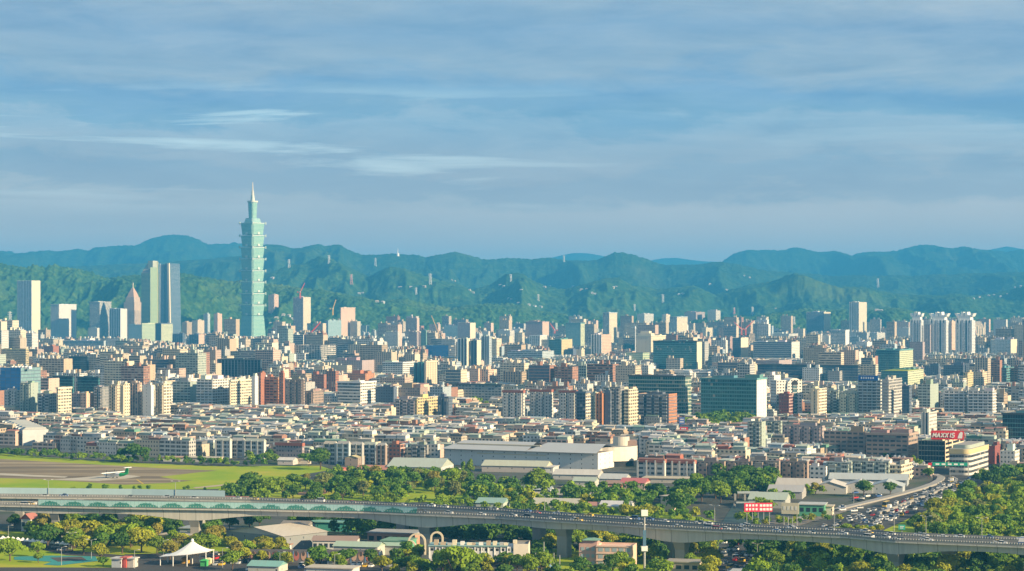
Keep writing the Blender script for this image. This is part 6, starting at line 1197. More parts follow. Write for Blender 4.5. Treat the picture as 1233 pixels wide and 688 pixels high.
def filler(g, name, cat, group):
    kd, x, y, wd, dp, h = g; r = random.Random(int(x * 7 + y * 13)); wn, wc, rn, rc, st, ss, sheds, heads, tanks = parts_of(g, r); n = max(2, min(20, round(h / 3.2)))
    rel = relation(x, y); kind = 'house row' if kd == 'L' else 'apartment block'
    lab = [f"{wn} {NUM[n]}-storey {kind} with {rn} roof {rel}"] if sheds else [f"{wn} {NUM[n]}-storey {kind} {rel}"]
    if sheds and len(sheds) > 1: lab.append(f"{wn} {NUM[n]}-storey {kind}, {len(sheds)} {rn} roof sheds, {rel}".replace(f' {len(sheds)} ', f' {NUM[len(sheds)]} '))
    lab += [f"{'wide' if wd > 22 else 'narrow'} {wn} {NUM[n]}-storey {kind} {rel}", f"{wn} {kind} with {NUM[len(tanks)]} steel water tank{'s' if len(tanks) > 1 else ''} {rel}", f"{'long' if wd > 26 else 'short'} {wn} {NUM[n]}-storey {kind} {'deep' if dp > 13 else 'shallow'} in plan {rel}"]
    o = thing(name, uniq(lab), cat, (x, y, 0), TH, group)
    b = MB(); b.parapet_box(-wd / 2, wd / 2, 0, dp, 0, h, 0, 1, 2, None, .9, .3); b.build('wall', [fm(st), roofmat(), fm(ss)], o, wc)
    for s in sheds:
        b = MB(); add_roof(b, s, h - .5, 0, 1); b.build('roof_shed', [tinmat(), PAINT], o, s[5])
    for (hx, hy, hw, hd, hh) in heads:
        b = MB(); b.parapet_box(hx, hx + hw, hy, hy + hd, h - .9, h + hh, 0, 1, 0, None, .4, .25); b.build('stair_head', [PAINT, roofmat()], o, wc)
    if y < 2600 or kd == 'M':
        for (tx, ty, tr, th_) in tanks: tank(o, tx, ty, h - .9 + (2.6 if sheds else 0), tr * .85, th_ * .8)
    return o
for g in low[:LOW_N]: filler(g, 'house_row', 'row house', 'old house rows of the low quarter')
for g in mid[:MID_N]: filler(g, 'city_block', 'apartment block', 'apartment blocks of the dense city')
def mass(name, items):
    styles = ['punch', 'balcony', 'wide', 'small', 'grid', 'strip', 'band', 'blue', 'blank']; mats = [fm(s, True) for s in styles] + [roofmat(True), tinmat(True), PAINTV]; b = MB()
    for g in items:
        kd, x, y, wd, dp, h = g; r = random.Random(int(x * 7 + y * 13)); wn, wc, rn, rc, st, ss, sheds, heads, tanks = parts_of(g, r); v0 = len(b.v)
        b.parapet_box(-wd / 2, wd / 2, 0, dp, 0, h, styles.index(st), 9, styles.index(ss), wc, .9, .3)
        for s in sheds: add_roof(b, s, h - .5, 10, 11, wc)
        for (hx, hy, hw, hd, hh) in heads: b.box(hx, hx + hw, hy, hy + hd, h - .9, h + hh, 11, 9, 11, wc, False)
        if y < 3600:
            for (tx, ty, tr, th_) in tanks: b.cyl(tx, ty, h - .9, h + th_, tr, tr * .8, 6, 11, 11, (.6, .6, .6))
        for i in range(v0, len(b.v)):
            a, c, z = b.v[i]; b.v[i] = (x + a * cT - c * sT, y + a * sT + c * cT, z)
    return structure(b.build(name, mats), 'stuff')
mass('low_quarter_housing', low[LOW_N:]); mass('dense_city_housing', mid[MID_N:])
print('fillers', len(low), len(mid))

# houses and pylons on the slopes ------------------------------------
HS = [(602, 344), (606, 346), (612, 360), (616, 361), (624, 366), (637, 368), (643, 369), (650, 370), (627, 350), (655, 346), (663, 345), (700, 350), (706, 349), (713, 354), (716, 355), (738, 347), (741, 346), (690, 346), (565, 350), (569, 353), (544, 338), (547, 339), (480, 347), (482, 346), (495, 346), (510, 346), (328, 335), (327, 336), (432, 354), (436, 354), (454, 364), (460, 365), (818, 355), (822, 355), (855, 343), (875, 350), (934, 372), (985, 323), (1018, 325), (1090, 319), (1084, 321), (1153, 328), (1172, 360), (1180, 359), (1190, 357), (1197, 356), (1205, 358), (1213, 355), (1222, 347), (1229, 346), (1056, 374), (1060, 375), (896, 333), (903, 335), (306 + 20, 390), (333, 383), (341, 380), (347, 381), (352, 385), (337, 391), (345, 392), (262, 388), (275, 391), (283, 395)]
for i, (px_, y) in enumerate(HS):
    p = onhill(px_, y)
    if p is None: continue
    r = random.Random(i); wn, wc = r.choice([WALLS[2], WALLS[4], WALLS[1], WALLS[5]]); w_, h_ = r.uniform(7, 16), r.uniform(4, 9); reg = 'low' if y > 370 else 'middle' if y > 340 else 'high'
    o = thing('hillside_house', uniq([f"{wn} house on the {reg} wooded slope {relation(p.x, p.y)}", f"{'wide' if w_ > 20 else 'small'} {wn} hillside house {'tall' if h_ > 14 else 'flat'} among trees {relation(p.x, p.y)}"]), 'house', p - Vector((0, 0, 3)), r.uniform(-.6, .1), 'houses on the wooded slopes')
    b = MB(); b.box(-w_ / 2, w_ / 2, 0, 10, 0, h_); b.build('wall', fm('punch'), o, wc); b = MB(); b.prism([(-w_ / 2 - 1, -1), (w_ / 2 + 1, -1), (w_ / 2 + 1, 11), (-w_ / 2 - 1, 11)], h_ + .02, h_ + 3, 0, 0, [(-w_ / 3, 4), (w_ / 3, 4), (w_ / 3, 6), (-w_ / 3, 6)]); b.build('roof', tinmat(), o, r.choice([W_, Y_, (.5, .5, .5)]))
PY = [(12, 390, 376, 'lattice pylon at the foot of the near wooded hill'), (348, 322, 313, 'pale lattice pylon on the high slope right of the jade skyscraper'), (396, 317, 308, 'lattice pylon below the rounded mountain top'), (423, 342, 331, 'red and white lattice pylon on the sunlit spur'), (452, 320, 311, 'slim lattice pylon on the ridge before the white summit tower'), (518, 342, 330, 'lattice pylon in the middle of the far slope'), (501, 354, 347, 'short lattice pylon in the hollow of the slope'), (615, 339, 331, 'lattice pylon on the spur above the pale house cluster'), (648, 362, 355, 'lattice pylon low on the slope beside the spur'), (679, 315, 308, 'lattice pylon on the skyline saddle'), (764, 374, 367, 'lattice pylon behind the hazy cluster'), (798, 365, 355, 'lattice pylon above the hazy cream block'), (884, 378, 371, 'lattice pylon above the red cranes'), (906, 379, 370, 'lattice pylon at the dark slope foot'), (956, 390, 382, 'lattice pylon on the dark slope above the domed block'), (1057, 346, 336, 'pale lattice pylon on the sunlit spur above the three ribbed tower')]
for px_, yb, yt, lab in PY:
    p = onhill(px_, yb)
    if p is None: continue
    h = (yb - yt) / F * p.y + 6; o = thing('power_pylon', lab, 'pylon', p - Vector((0, 0, 4)), .3, 'power pylons on the slopes'); b = MB(); s0, s1 = h * .12, h * .025
    for sx, sy in ((-1, -1), (1, -1), (1, 1), (-1, 1)): b.bar((sx * s0, sy * s0, 0), (sx * s1, sy * s1, h), .8)
    for i in range(5):
        f0, f1 = i / 5, (i + 1) / 5; a0, a1 = s0 + (s1 - s0) * f0, s0 + (s1 - s0) * f1; b.bar((-a0, -a0, h * f0), (a1, -a1, h * f1), .5); b.bar((a0, -a0, h * f0), (-a1, -a1, h * f1), .5)
    b.build('lattice', PAINT, o, (.62, .30, .24) if 'red' in lab else (.62, .63, .60)); b = MB()
    for f in (.62, .78, .93): b.bar((-h * .17, 0, h * f), (h * .17, 0, h * f), .8)
    b.build('cross_arm', PAINT, o, (.62, .62, .60))
p = onhill(479, 308.5)
if p is not None:
    o = thing('summit_tower', 'white broadcast tower standing on the far skyline ridge', 'tower', p - Vector((0, 0, 5))); b = MB(); b.cyl(0, 0, 0, 22, 9, 7, 10); b.build('base_building', WHITE, o); b = MB(); b.cyl(0, 0, 22, 48, 2.4, 1, 8); b.build('mast', WHITE, o)

# ------------------------------------------------------------------ trees
def leafmat(name, obj=True):
    t = NT(name); g = t.n('NewGeometry'); ri = g.outputs['Random Per Island']; c = t.objc() if obj else t.n('Attribute', attribute_name='Col').outputs['Color']
    c = t.mix(t.math('MULTIPLY', ri, .55), c, t.mix(.5, c, (.20, .19, .02))); n = t.noise(.5, 3, t.pos()); c = t.mix(t.math('MULTIPLY', n, .5), c, (.012, .04, .012)); t.base(c, .7, .2)
    tr = t.n('BsdfTranslucent'); t.to(tr.inputs[0], c); mx = t.n('MixShader'); mx.inputs[0].default_value = .28; t.t.links.new(t.b.outputs[0], mx.inputs[1]); t.t.links.new(tr.outputs[0], mx.inputs[2])
    t.t.links.new(mx.outputs[0], t.t.nodes['Material Output'].inputs['Surface']); return t.mat
LEAF, LEAFV = leafmat('foliage'), leafmat('foliage_mass', False); BARK = plain('bark', (.13, .09, .06), .95)
def crown_quads(g, W, H, z0, n, size, lobes=9, flat=.75):
    """leaf clumps spread over and through lumpy lobes"""
    L_ = []
    for i in range(lobes):
        a = g.uniform(0, 6.283); rr = g.uniform(.1, .62) * W / 2; zz = z0 + H * g.uniform(.22, .78); L_.append((rr * math.cos(a), rr * math.sin(a), zz, W * g.uniform(.17, .30), H * g.uniform(.16, .28)))
    L_.append((0, 0, z0 + H * .6, W * .3, H * .36)); L_ = np.array(L_); idx = g.integers(0, len(L_), n); l = L_[idx]
    d = g.normal(size=(n, 3)); d /= np.linalg.norm(d, axis=1)[:, None]; d[:, 2] = np.where(d[:, 2] < -.35, -d[:, 2], d[:, 2]); rad = g.uniform(.62, 1.08, n) ** .6
    c = l[:, :3] + d * rad[:, None] * l[:, [3, 3, 4]]
    nrm = d + g.normal(size=(n, 3)) * .55; nrm /= np.linalg.norm(nrm, axis=1)[:, None]; t1 = np.cross(nrm, g.normal(size=(n, 3))); t1 /= np.linalg.norm(t1, axis=1)[:, None]; t2 = np.cross(nrm, t1)
    s = (size * g.uniform(.6, 1.35, n))[:, None]; a = t1 * s; b_ = t2 * s * g.uniform(.55, 1, n)[:, None]
    return np.stack([c - a - b_ * .6, c + a * .7 - b_, c + a + b_ * .7, c - a * .6 + b_], 1)
TREES = []
for i in range(9):
    g = np.random.default_rng(100 + i); tall = i in (6, 7); W, H, z0 = ((9.5, 7.6, 2.0), (11, 7.2, 2.2), (8.2, 8, 1.8), (12.5, 8, 2.4), (9, 6.2, 1.8), (10, 9, 2.2), (5, 9.5, 1.6), (6, 8.5, 1.8), (7, 4.6, 1.2))[i]
    me = quads_mesh('crown', crown_quads(g, W, H, z0, 1500, .46, 11), 0, (LEAF,)); b = MB(); b.cyl(0, 0, 0, z0 + H * .4, .32, .18, 7)
    for k_ in range(5):
        a = k_ * 1.3; b.bar((0, 0, z0 * .9 + k_ * .3), (math.cos(a) * W * .3, math.sin(a) * W * .3, z0 + H * .5), .10)
    tm = b.build('trunk', BARK); TREES.append((me, tm.data, W, z0 + H)); bpy.data.objects.remove(tm)
GREENS = [('dark green', (.055, .155, .02)), ('deep green', (.11, .245, .02)), ('bright green', (.25, .39, .018)), ('yellow green', (.42, .44, .025)), ('olive', (.33, .29, .045)), ('grey green', (.24, .27, .08))]
LAND2 = [(-60, 14, 985, 'the frame edge'), (17, 60, 1020, 'the teal court'), (60, 118, 1030, 'the brown court'), (134, 161, 975, 'the red site cabin'), (192, 231, 1085, 'the park pavilion'), (193, 251, 984, 'the white canopy'), (268, 345, 1052, 'the large warehouse'), (376, 429, 1038, 'the brown roofed workshop'), (430, 455, 1000, 'the painted wall end'), (459, 500, 1040, 'the green hall'), (517, 636, 981, 'the works building'), (697, 760, 975, 'the pink building'), (770, 782, 969, 'the phone mast'), (803, 841, 953, 'the concrete hut'), (872, 915, 1010, 'the parked cars'), (970, 985, 975, 'the twin armed street lamp'), (1065, 1080, 927, 'the viaduct pier'), (1140, 1180, 912, 'the second pier'), (896, 931, 1159, 'the red and white billboard'), (941, 992, 1180, 'the green walled shop'), (1036, 1062, 1340, 'the white market roofs'), (1080, 1090, 1085, 'the green highway sign'), (1143, 1190, 1505, 'the rounded corner block'), (466, 531, 1520, 'the green roofed shed'), (401, 431, 1560, 'the red yard shed'), (302, 345, 1350, 'the airfield corner'), (560, 606, 1258, 'the teal roofed shed'), (778, 811, 1240, 'the pink white shed wall'), (1230, 1300, 1000, 'the far end of the park')]
def near(p):
    x, D = colof(p.x, p.y), p.y; b_ = min(LAND2, key=lambda h: max(0, h[0] - x, x - h[1]) + abs(math.log(h[2] / D)) * 260)
    return ('left of ' if x < b_[0] else 'right of ' if x > b_[1] else 'before ' if D < b_[2] else 'behind ') + b_[3]
TZ = []                                               # (x, y) of all trees
rt = random.Random(5)
def plant(p, h, vi, gi, region, group):
    me, tm, W, H = TREES[vi]; s = h / H; gn, gc = GREENS[gi]; v = rt.uniform(.8, 1.2); sz = 'small' if h < 6.5 else 'tall' if h > 10 else 'round'; kd = ('slender' if vi in (6, 7) else 'low' if vi == 8 else 'spreading')
    o = thing('broadleaf_tree', " ".join((f"{sz} {kd} {gn} tree {region}" + ("" if group == "single trees" else " " + near(p))).split()[:16]), 'tree', p, rt.uniform(0, 6.28), group); o.scale = (s * rt.uniform(.9, 1.15), s * rt.uniform(.9, 1.15), s)
    link('crown', me, o, tuple(q * v for q in gc)); link('trunk', tm, o); TZ.append((p.x, p.y)); return o
def inpoly(x, y, P):
    r = False
    for i in range(len(P)):
        (xa, ya), (xb, yb) = P[i], P[i - 1]
        if (ya > y) != (yb > y) and x < (xb - xa) * (y - ya) / (yb - ya) + xa: r = not r
    return r
WOOD = []
def grove(P, n, hr, greens, region, group, indiv=True, vs_=(0, 1, 2, 3, 4, 5), mind=.55):
    xs = [q[0] for q in P]; ys = [q[1] for q in P]; made = 0; tries = 0; loc = []
    while made < n and tries < n * 30:
        tries += 1; d0, d1 = gd(max(ys)), gd(min(ys)); D = rt.uniform(d0, d1); y = yof(D, 0); x = rt.uniform(min(xs), max(xs))
        if not inpoly(x, y, P): continue
        p = at(x, D); h = rt.uniform(*hr); m = h * mind
        if any((p.x - a) ** 2 + (p.y - b_) ** 2 < m * m for a, b_ in loc) or not footprint_free(p.x, p.y, 1.5): continue
        loc.append((p.x, p.y)); made += 1; gi = rt.choice(greens)
        if indiv: plant(p, h, rt.choice(vs_), gi, region, group)
        else: WOOD.append((p, h, rt.choice(vs_), gi))
def one(x, y, h, vi, gi, region): return plant(gp(x, y), h, vi, gi, region, 'single trees')
one(160, 556, 15, 3, 0, 'at the airfield edge, the broader of two joined crowns'); one(147, 556, 11, 5, 1, 'at the airfield edge in front of the low roofs'); one(172, 557, 12, 1, 0, 'at the airfield edge near the orange roofed huts'); one(192, 558, 7, 6, 2, 'beside the orange roofed huts'); one(386, 566, 17, 3, 1, 'standing alone before the gable row'); one(372, 562, 10, 0, 1, 'beside the large lone tree'); one(365, 558, 8, 4, 1, 'behind the lone round tree')
one(302, 600, 17, 3, 1, 'largest at the airfield corner'); one(322, 602, 14, 1, 2, 'next to the largest airfield corner tree'); one(340, 600, 14, 5, 2, 'at the airfield corner'); one(558, 572, 10, 6, 2, 'palm like before the market hall'); one(566, 572, 11, 7, 2, 'taller palm like one before the market hall'); one(648, 590, 15, 3, 2, 'broad crowned between the pale green roofs')
one(545, 698, 15, 1, 2, 'before the white works building'); one(12, 676, 11, 1, 2, 'at the frame edge by the sports court'); one(45, 671, 8, 5, 2, 'beside the sports court'); one(46, 678, 5, 4, 2, 'on the white planter in the sports court'); one(121, 677, 9, 0, 3, 'by the park road bend'); one(124, 683, 5, 4, 1, 'at the park road edge'); one(280, 687, 9, 1, 2, 'in the car park behind the canopy'); one(385, 686, 11, 0, 1, 'in front of the painted wall'); one(460, 690, 8, 4, 3, 'autumn coloured before the painted wall end'); one(1070, 558, 9, 0, 0, 'before the long brown slab end'); one(1105, 572, 12, 5, 2, 'between the walk-ups and the dark sign block'); one(1100, 566, 11, 6, 2, 'behind the bright tree near the dark sign block'); one(1118, 577, 8, 1, 1, 'below the dark sign block'); one(1040, 598, 11, 3, 1, 'round between the white market roofs'); one(1072, 597, 9, 4, 1, 'near the ramp bend'); one(982, 596, 8, 0, 4, 'before the pale grey market roof');
grove([(40, 640), (190, 640), (190, 668), (60, 668)], 38, (8, 13), (1, 2, 2, 3, 4, 0), 'in the park wood', 'trees of the park wood')
grove([(-30, 632), (345, 634), (268, 646), (60, 645), (-30, 646)], 18, (8, 12), (0, 0, 1), 'under the viaduct', 'trees under the viaduct')
grove([(190, 655), (262, 650), (268, 668), (200, 676)], 12, (7, 10), (1, 2, 3, 4), 'in the car park', 'trees around the canopy'); grove([(268, 667), (345, 664), (345, 678), (268, 680)], 12, (6.5, 9), (3, 4, 4, 2), 'of the warehouse row', 'trees before the warehouse'); grove([(300, 676), (470, 674), (470, 690), (300, 688)], 13, (5, 8.5), (1, 2, 3), 'in the parking row', 'trees before the painted wall')
grove([(470, 668), (520, 676), (660, 690), (700, 690), (760, 686), (800, 690), (800, 705), (470, 702)], 24, (7, 11), (0, 1, 2, 2), 'below the viaduct', 'trees before the works building')
grove([(650, 655), (790, 660), (800, 680), (770, 682), (690, 668), (650, 676)], 16, (8, 12), (0, 1, 2, 3), 'in the pier wood', 'trees behind the pink building'); grove([(820, 668), (860, 660), (866, 700), (838, 700)], 10, (8, 11), (2, 3, 1), 'at the lot edge', 'trees beside the parked cars')
grove([(915, 672), (1060, 668), (1260, 684), (1290, 712), (900, 708)], 46, (8, 12), (0, 1, 2, 2, 3), 'in the roadside wood', 'trees of the roadside wood')
grove([(1102, 636), (1124, 619), (1152, 604), (1194, 592), (1240, 585), (1270, 600), (1270, 650), (1180, 650), (1098, 645)], 46, (8, 12), (1, 2, 2, 3, 1, 5), 'in the leafy avenue park', 'trees of the avenue park')
grove([(1010, 640), (1060, 643), (1062, 649), (1000, 648)], 12, (4, 6), (3, 3, 2), 'in the bright hedge row', 'trees of the bright hedge row', mind=.8); grove([(820, 596), (870, 588), (905, 578), (900, 598), (880, 606), (840, 618), (815, 622)], 22, (10, 15), (0, 0, 1, 2), 'by the canal', 'trees by the canal')
grove([(350, 583), (470, 580), (560, 584), (570, 604), (440, 606), (345, 603)], 36, (8, 13), (1, 1, 2, 4, 5), 'in the green belt', 'trees of the green belt')
def wood(name, items, q=260):
    V, C_ = [], []
    for (p, h, vi, gi) in items:
        g = np.random.default_rng(int(p.x * 3 + p.y * 5) & 0xffffff); W, H = TREES[vi][2] * h / TREES[vi][3], h * .82; K = crown_quads(g, W, H, h * .15, q, .75 * h / 10, 8); K = K + np.array([p.x, p.y, 0]); V.append(K); C_.append(np.tile(np.array(GREENS[gi][1]) * g.uniform(.8, 1.2), (q, 1)))
    o = link(name, quads_mesh(name, np.concatenate(V), 0, (LEAFV,), np.concatenate(C_))); structure(o, 'stuff'); return o
WOOD.clear()
for P, n, hr, gs in (([(262, 602), (345, 596), (345, 606), (262, 607)], 16, (7, 12), (1, 2)), ([(400, 576), (560, 578), (560, 586), (400, 585)], 60, (7, 11), (0, 1, 2)), ([(345, 604), (570, 605), (600, 614), (760, 624), (860, 633), (862, 638), (760, 628), (590, 618), (440, 610), (345, 607)], 70, (4, 7), (1, 2, 2)), ([(560, 584), (650, 588), (720, 596), (830, 604), (820, 626), (700, 614), (570, 606)], 85, (7, 12), (0, 1, 1, 2)),
                    ([(345, 632), (560, 638), (660, 650), (660, 660), (520, 652), (345, 646)], 70, (7, 11), (0, 0, 1)), ([(500, 640), (640, 645), (780, 655), (900, 660), (900, 668), (700, 664), (500, 652)], 60, (7, 11), (0, 0, 1)), ([(900, 664), (1270, 674), (1270, 686), (900, 676)], 70, (8, 11), (0, 0, 1)),
                    ([(828, 510), (905, 508), (908, 526), (826, 530)], 60, (10, 15), (1, 2, 2)), ([(556, 490), (590, 486), (600, 504), (556, 508)], 16, (8, 13), (1, 2)), ([(-40, 541), (60, 549), (140, 555), (330, 562), (330, 564), (140, 558), (60, 553), (-40, 546)], 120, (3.5, 7), (0, 1, 1, 2)), ([(1160, 585), (1240, 572), (1300, 566), (1300, 583), (1240, 584)], 40, (8, 11), (0, 1, 2)), ([(1195, 577), (1290, 570), (1290, 576), (1200, 583)], 25, (8, 12), (0, 0, 1)), ([(1110, 640), (1290, 652), (1290, 660), (1110, 652)], 40, (6, 9), (1, 2, 2)), ([(60, 596), (105, 594), (105, 608), (60, 608)], 10, (5, 7), (2, 2)), ([(120, 597), (155, 596), (155, 608), (120, 608)], 7, (5, 7), (2, 2)), ([(865, 578), (920, 577), (925, 592), (905, 600), (865, 590)], 24, (9, 14), (0, 1)), ([(100, 588), (260, 590), (260, 593), (100, 592)], 12, (3, 4.5), (0, 1)), ([(690, 500), (722, 500), (722, 512), (690, 512)], 8, (8, 12), (1, 2)), ([(970, 500), (1000, 503), (1000, 512), (970, 510)], 10, (7, 11), (0, 1)), ([(936, 590), (990, 589), (990, 598), (936, 598)], 8, (4, 7), (1, 2)), ([(300, 552), (335, 553), (335, 561), (300, 561)], 14, (5, 8), (1, 2))):
    grove(P, n, hr, gs, '', '', False)
for P, n, hr, gs in (([(1262, 580), (1560, 572), (1560, 715), (1262, 705)], 230, (7, 11), (0, 1, 2, 3)), ([(-160, 630), (-30, 632), (-30, 690), (-160, 690)], 40, (7, 11), (1, 2, 3)), ([(1100, 640), (1122, 620), (1150, 605), (1192, 592), (1240, 585), (1290, 584), (1300, 650), (1180, 652), (1098, 646)], 150, (6, 10), (1, 2, 2, 3)), ([(915, 668), (1060, 664), (1290, 680), (1290, 715), (900, 712)], 120, (6, 10), (0, 1, 2)), ([(560, 600), (700, 606), (860, 630), (780, 630), (600, 615)], 60, (5, 9), (1, 2, 3)), ([(350, 583), (470, 580), (564, 584), (570, 604), (440, 606), (345, 603)], 70, (5, 9), (1, 2, 2, 3)), ([(20, 640), (260, 640), (268, 664), (60, 664)], 50, (5, 9), (0, 1, 2)), ([(640, 656), (800, 662), (800, 684), (690, 668), (640, 680)], 35, (6, 10), (0, 1, 2)), ([(470, 676), (800, 690), (800, 705), (470, 702)], 30, (5, 8), (1, 2, 3)), ([(928, 602), (960, 600), (905, 629), (884, 634)], 14, (4, 8), (1, 2)), ([(900, 630), (1010, 622), (1015, 628), (905, 638)], 22, (3, 5), (1, 2, 3)), ([(865, 582), (935, 580), (925, 596), (876, 606)], 26, (8, 13), (0, 1, 2))):
    grove(P, n, hr, gs, '', '', False, mind=.45)
wood('distant_woods', WOOD)

# ------------------------------------------------------------------ vehicles
CARP = tinted('car_paint', .3, .05, .3, 0, .5); CGL = plain('car_glass', (.02, .028, .033), .1, 0, .05, .5); TYRE = plain('tyre', (.02, .02, .02), .8)
def carmesh(kind):
    L_, W, hb, hr, c0, c1 = dict(car=(4.5, 1.8, .95, 1.48, -.75, 1.55), van=(4.9, 1.9, 1.15, 2.0, -1.7, 2.3), bus=(11, 2.5, 1.2, 3.1, -5.4, 5.4), truck=(7, 2.3, 1.1, 2.9, -1.6, 3.4))[kind]
    b = MB(); w = W / 2
    b.prism([(-L_ / 2, -w * .9), (L_ / 2, -w * .92), (L_ / 2, w * .92), (-L_ / 2, w * .9)], .14, hb, 0, 0, [(-L_ / 2 + .12, -w), (L_ / 2 - .08, -w), (L_ / 2 - .08, w), (-L_ / 2 + .12, w)]); b.prism([(c0 + .45, -w * .82), (c1 - .5, -w * .82), (c1 - .5, w * .82), (c0 + .45, w * .82)], hr, hr + .05); body = b.build('body', CARP)
    b = MB(); b.prism([(c0, -w * .95), (c1, -w * .95), (c1, w * .95), (c0, w * .95)], hb, hr, 0, 0, [(c0 + .45, -w * .82), (c1 - .5, -w * .82), (c1 - .5, w * .82), (c0 + .45, w * .82)]); gl = b.build('cabin_glass' if kind != 'truck' else 'cargo_box', CGL if kind != 'truck' else CARP)
    ms = (body.data, gl.data)
    for q in (body, gl): bpy.data.objects.remove(q)
    return ms
CM = {k_: carmesh(k_) for k_ in ('car', 'van', 'bus', 'truck')}; PAINTS = [('white', (.78, .78, .77)), ('silver', (.5, .51, .52)), ('grey', (.2, .21, .22)), ('black', (.02, .02, .022)), ('red', (.5, .03, .03)), ('blue', (.05, .12, .32)), ('yellow', (.75, .48, .03))]; PWT = [40, 18, 12, 14, 4, 5, 7]
rv = random.Random(9)
def vehicle(p, rz, where, group, kind=None):
    kind = kind or rv.choices(('car', 'van', 'truck', 'bus'), (86, 11, 2.4, .6))[0]; pn, pc = rv.choices(PAINTS, PWT)[0]; nm = dict(car='car', van='van', truck='box_truck', bus='bus')[kind]
    o = thing(nm, ' '.join(f"{pn} {nm.replace('_', ' ')} {where}".split()[:16]), nm.replace('_', ' '), p, rz, group); a, g = CM[kind]; link('body', a, o, pc); link('cabin_glass' if kind != 'truck' else 'cargo_box', g, o, (.7, .7, .68))
    return o
for tab, offs, where, step in ((NEARV, (2.6, 5.8, 8.6), 'on the nearer deck', (34, 92)), (FARV, (2.8, 6.0, 8.8), 'on the farther deck', (34, 92))):
    for off in offs:
        x = -40.0
        while x < 1260:
            p, d, n = vpath(tab, x, off); sec = 'by the leafy noise panels' if x < 508 else 'above the works building' if x < 650 else 'near the phone mast' if x < 850 else 'past the red and white billboard' if x < 1040 else 'before the avenue park'
            if not (tab is NEARV and 42 < x < 508 and off < 5 and rv.random() < .6): vehicle(Vector((p.x, p.y, ZV + .07)), math.atan2(d.y, d.x) + (math.pi if tab is NEARV else 0), f"{where} in the {'near' if off < 4 else 'middle' if off < 7 else 'far'} lane {sec}", 'vehicles on the viaducts')
            x += rv.uniform(*step) if x > 480 else rv.uniform(*step) * 1.6
AVL = [[(975, 640), (1015, 628), (1068, 610), (1106, 597), (1126, 588), (1142, 578), (1175, 575)], [(1010, 649), (1050, 640), (1088, 622), (1120, 607), (1150, 594), (1166, 584), (1192, 578)]]
for li in range(8):
    f = li / 7 * .92; path = [gp(a[0] * (1 - f) + b_[0] * f, a[1] * (1 - f) + b_[1] * f) for a, b_ in zip(*AVL)]
    seg = [(q - p).length for p, q in zip(path, path[1:])]; s = rv.uniform(0, 6); tot = sum(seg)
    while s < tot:
        a = s
        for l, p, q in zip(seg, path, path[1:]):
            if a <= l: break
            a -= l
        d = (q - p).normalized(); pos = p + d * a + Vector((0, 0, .13)); fr = s / tot
        vehicle(pos, math.atan2(d.y, d.x) + (math.pi if li < 4 else 0), f"queuing in the {('lane next to', 'second lane from', 'third lane from', 'fourth lane from', 'fifth lane from', 'sixth lane from', 'seventh lane from', 'last lane from')[li]} the ramp wall " + ('near the viaduct' if fr < .25 else 'by the market' if fr < .5 else 'by the park' if fr < .75 else 'under the sign'), 'vehicles in the avenue queue'); s += rv.uniform(8, 31 if fr < .6 else 46)
def lot(x0, x1, y0, y1, n, where, group, rz):
    k_ = 0; loc = []
    for _ in range(n * 12):
        if k_ >= n: break
        D = rv.uniform(gd(y1), gd(y0)); p = at(rv.uniform(x0, x1), D); D = round(D / 6) * 6; p = at(x0 + round((p.x / D * F + CX - x0) / 7) * 7, D)
        if (round(p.x), round(p.y)) in loc or not footprint_free(p.x, p.y, 1.6): continue
        loc.append((round(p.x), round(p.y))); p.z = .16; vehicle(p, rz + rv.uniform(-.06, .06), where, group, rv.choices(('car', 'van'), (85, 15))[0]); k_ += 1
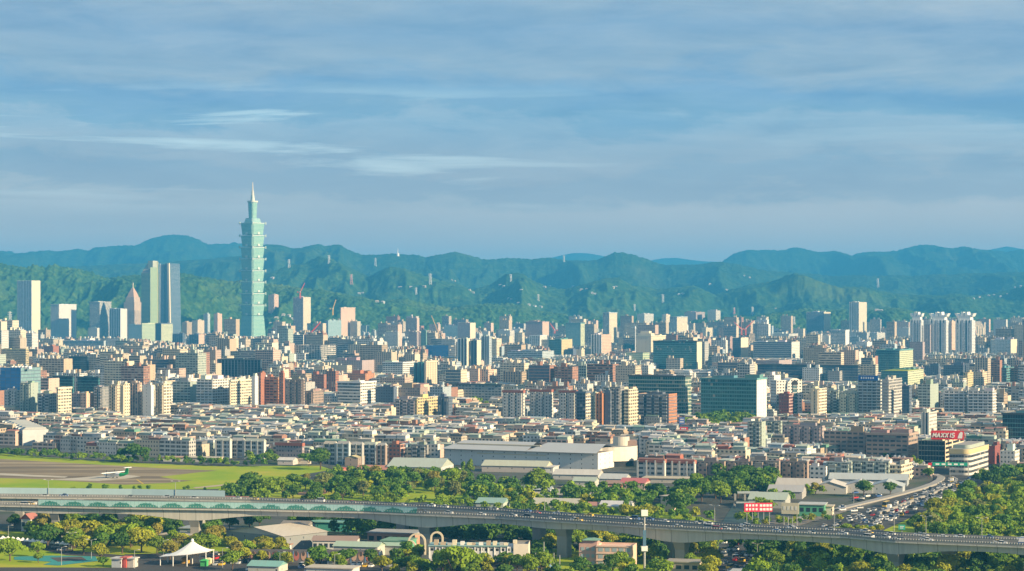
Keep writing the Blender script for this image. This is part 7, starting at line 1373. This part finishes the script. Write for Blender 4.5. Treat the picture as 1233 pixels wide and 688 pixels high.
lot(872, 915, 654, 690, 34, 'parked beside the roadside wood', 'cars parked under the viaduct', R(60)); lot(253, 300, 668, 684, 18, 'parked behind the white canopy', 'cars parked by the canopy', R(75)); lot(300, 465, 679, 689, 26, 'parked along the painted wall', 'cars parked along the painted wall', R(75)); lot(1030, 1062, 590, 604, 10, 'parked by the market roofs', 'cars parked by the market', R(40)); lot(1000, 1035, 612, 620, 7, 'parked on the side road', 'cars on the side road', R(20)); lot(60, 130, 650, 668, 9, 'parked under the park trees', 'cars in the park', R(20))
# ------------------------------------------------------------------ street lamps
def lamp(p, h, rz, label, double=True):
    o = thing('street_lamp', label, 'street lamp', p, rz, 'street lamps'); b = MB(); b.cyl(0, 0, 0, h, .16, .09, 7); b.build('pole', GALV, o)
    for s_ in ((-1, 1) if double else (1,)):
        b = MB(); b.bar((0, 0, h - .3), (s_ * 1.8, 0, h + .3), .08); a = b.build('arm', GALV, o); b = MB(); b.box(min(s_ * 1.6, s_ * 2.6), max(s_ * 1.6, s_ * 2.6), -.18, .18, h + .22, h + .42); b.build('lamp_head', WHITE, a)
for x, t_, lab in ((202, FARV, 'on the far deck above the viaduct pier'), (50, FARV, 'on the far deck near the frame edge'), (848, FARV, 'on the far deck by the canal'), (996, FARV, 'on the far deck before the avenue'), (1060, FARV, 'on the far deck by the bright hedge'), (1110, FARV, 'on the far deck by the park corner'), (1178, FARV, 'on the far deck before the avenue park'), (640, FARV, 'on the far deck above the works building')):
    p, d, n = vpath(t_, x, 11.2); lamp(Vector((p.x, p.y, ZV)), 8.5, math.atan2(d.y, d.x), 'pale twin armed street lamp ' + lab)
for x, y, h, lab in ((86, 664, 9, 'by the park road bend'), (110, 673, 9, 'beside the brown sports court'), (74, 681, 8.5, 'in front of the sports court'), (162, 685, 8.5, 'at the park road crossing'), (197, 671, 8, 'between the park trees'), (268, 684, 9, 'at the car park edge'), (337, 688, 8.5, 'before the painted wall start'), (403, 689, 8, 'before the middle of the painted wall'), (912, 678, 9, 'before the roadside wood'), (978, 684, 9, 'in front of the dark wood'), (698, 665, 9, 'curved beside the pink building'), (1028, 606, 9, 'on the side road by the market'), (1144, 582, 10, 'at the ramp top below the green sign'), (10, 652, 8, 'behind the white canopies')):
    lamp(gp(x, y), h, R(-10), 'slim street lamp ' + lab, x in (86, 110, 912, 978))
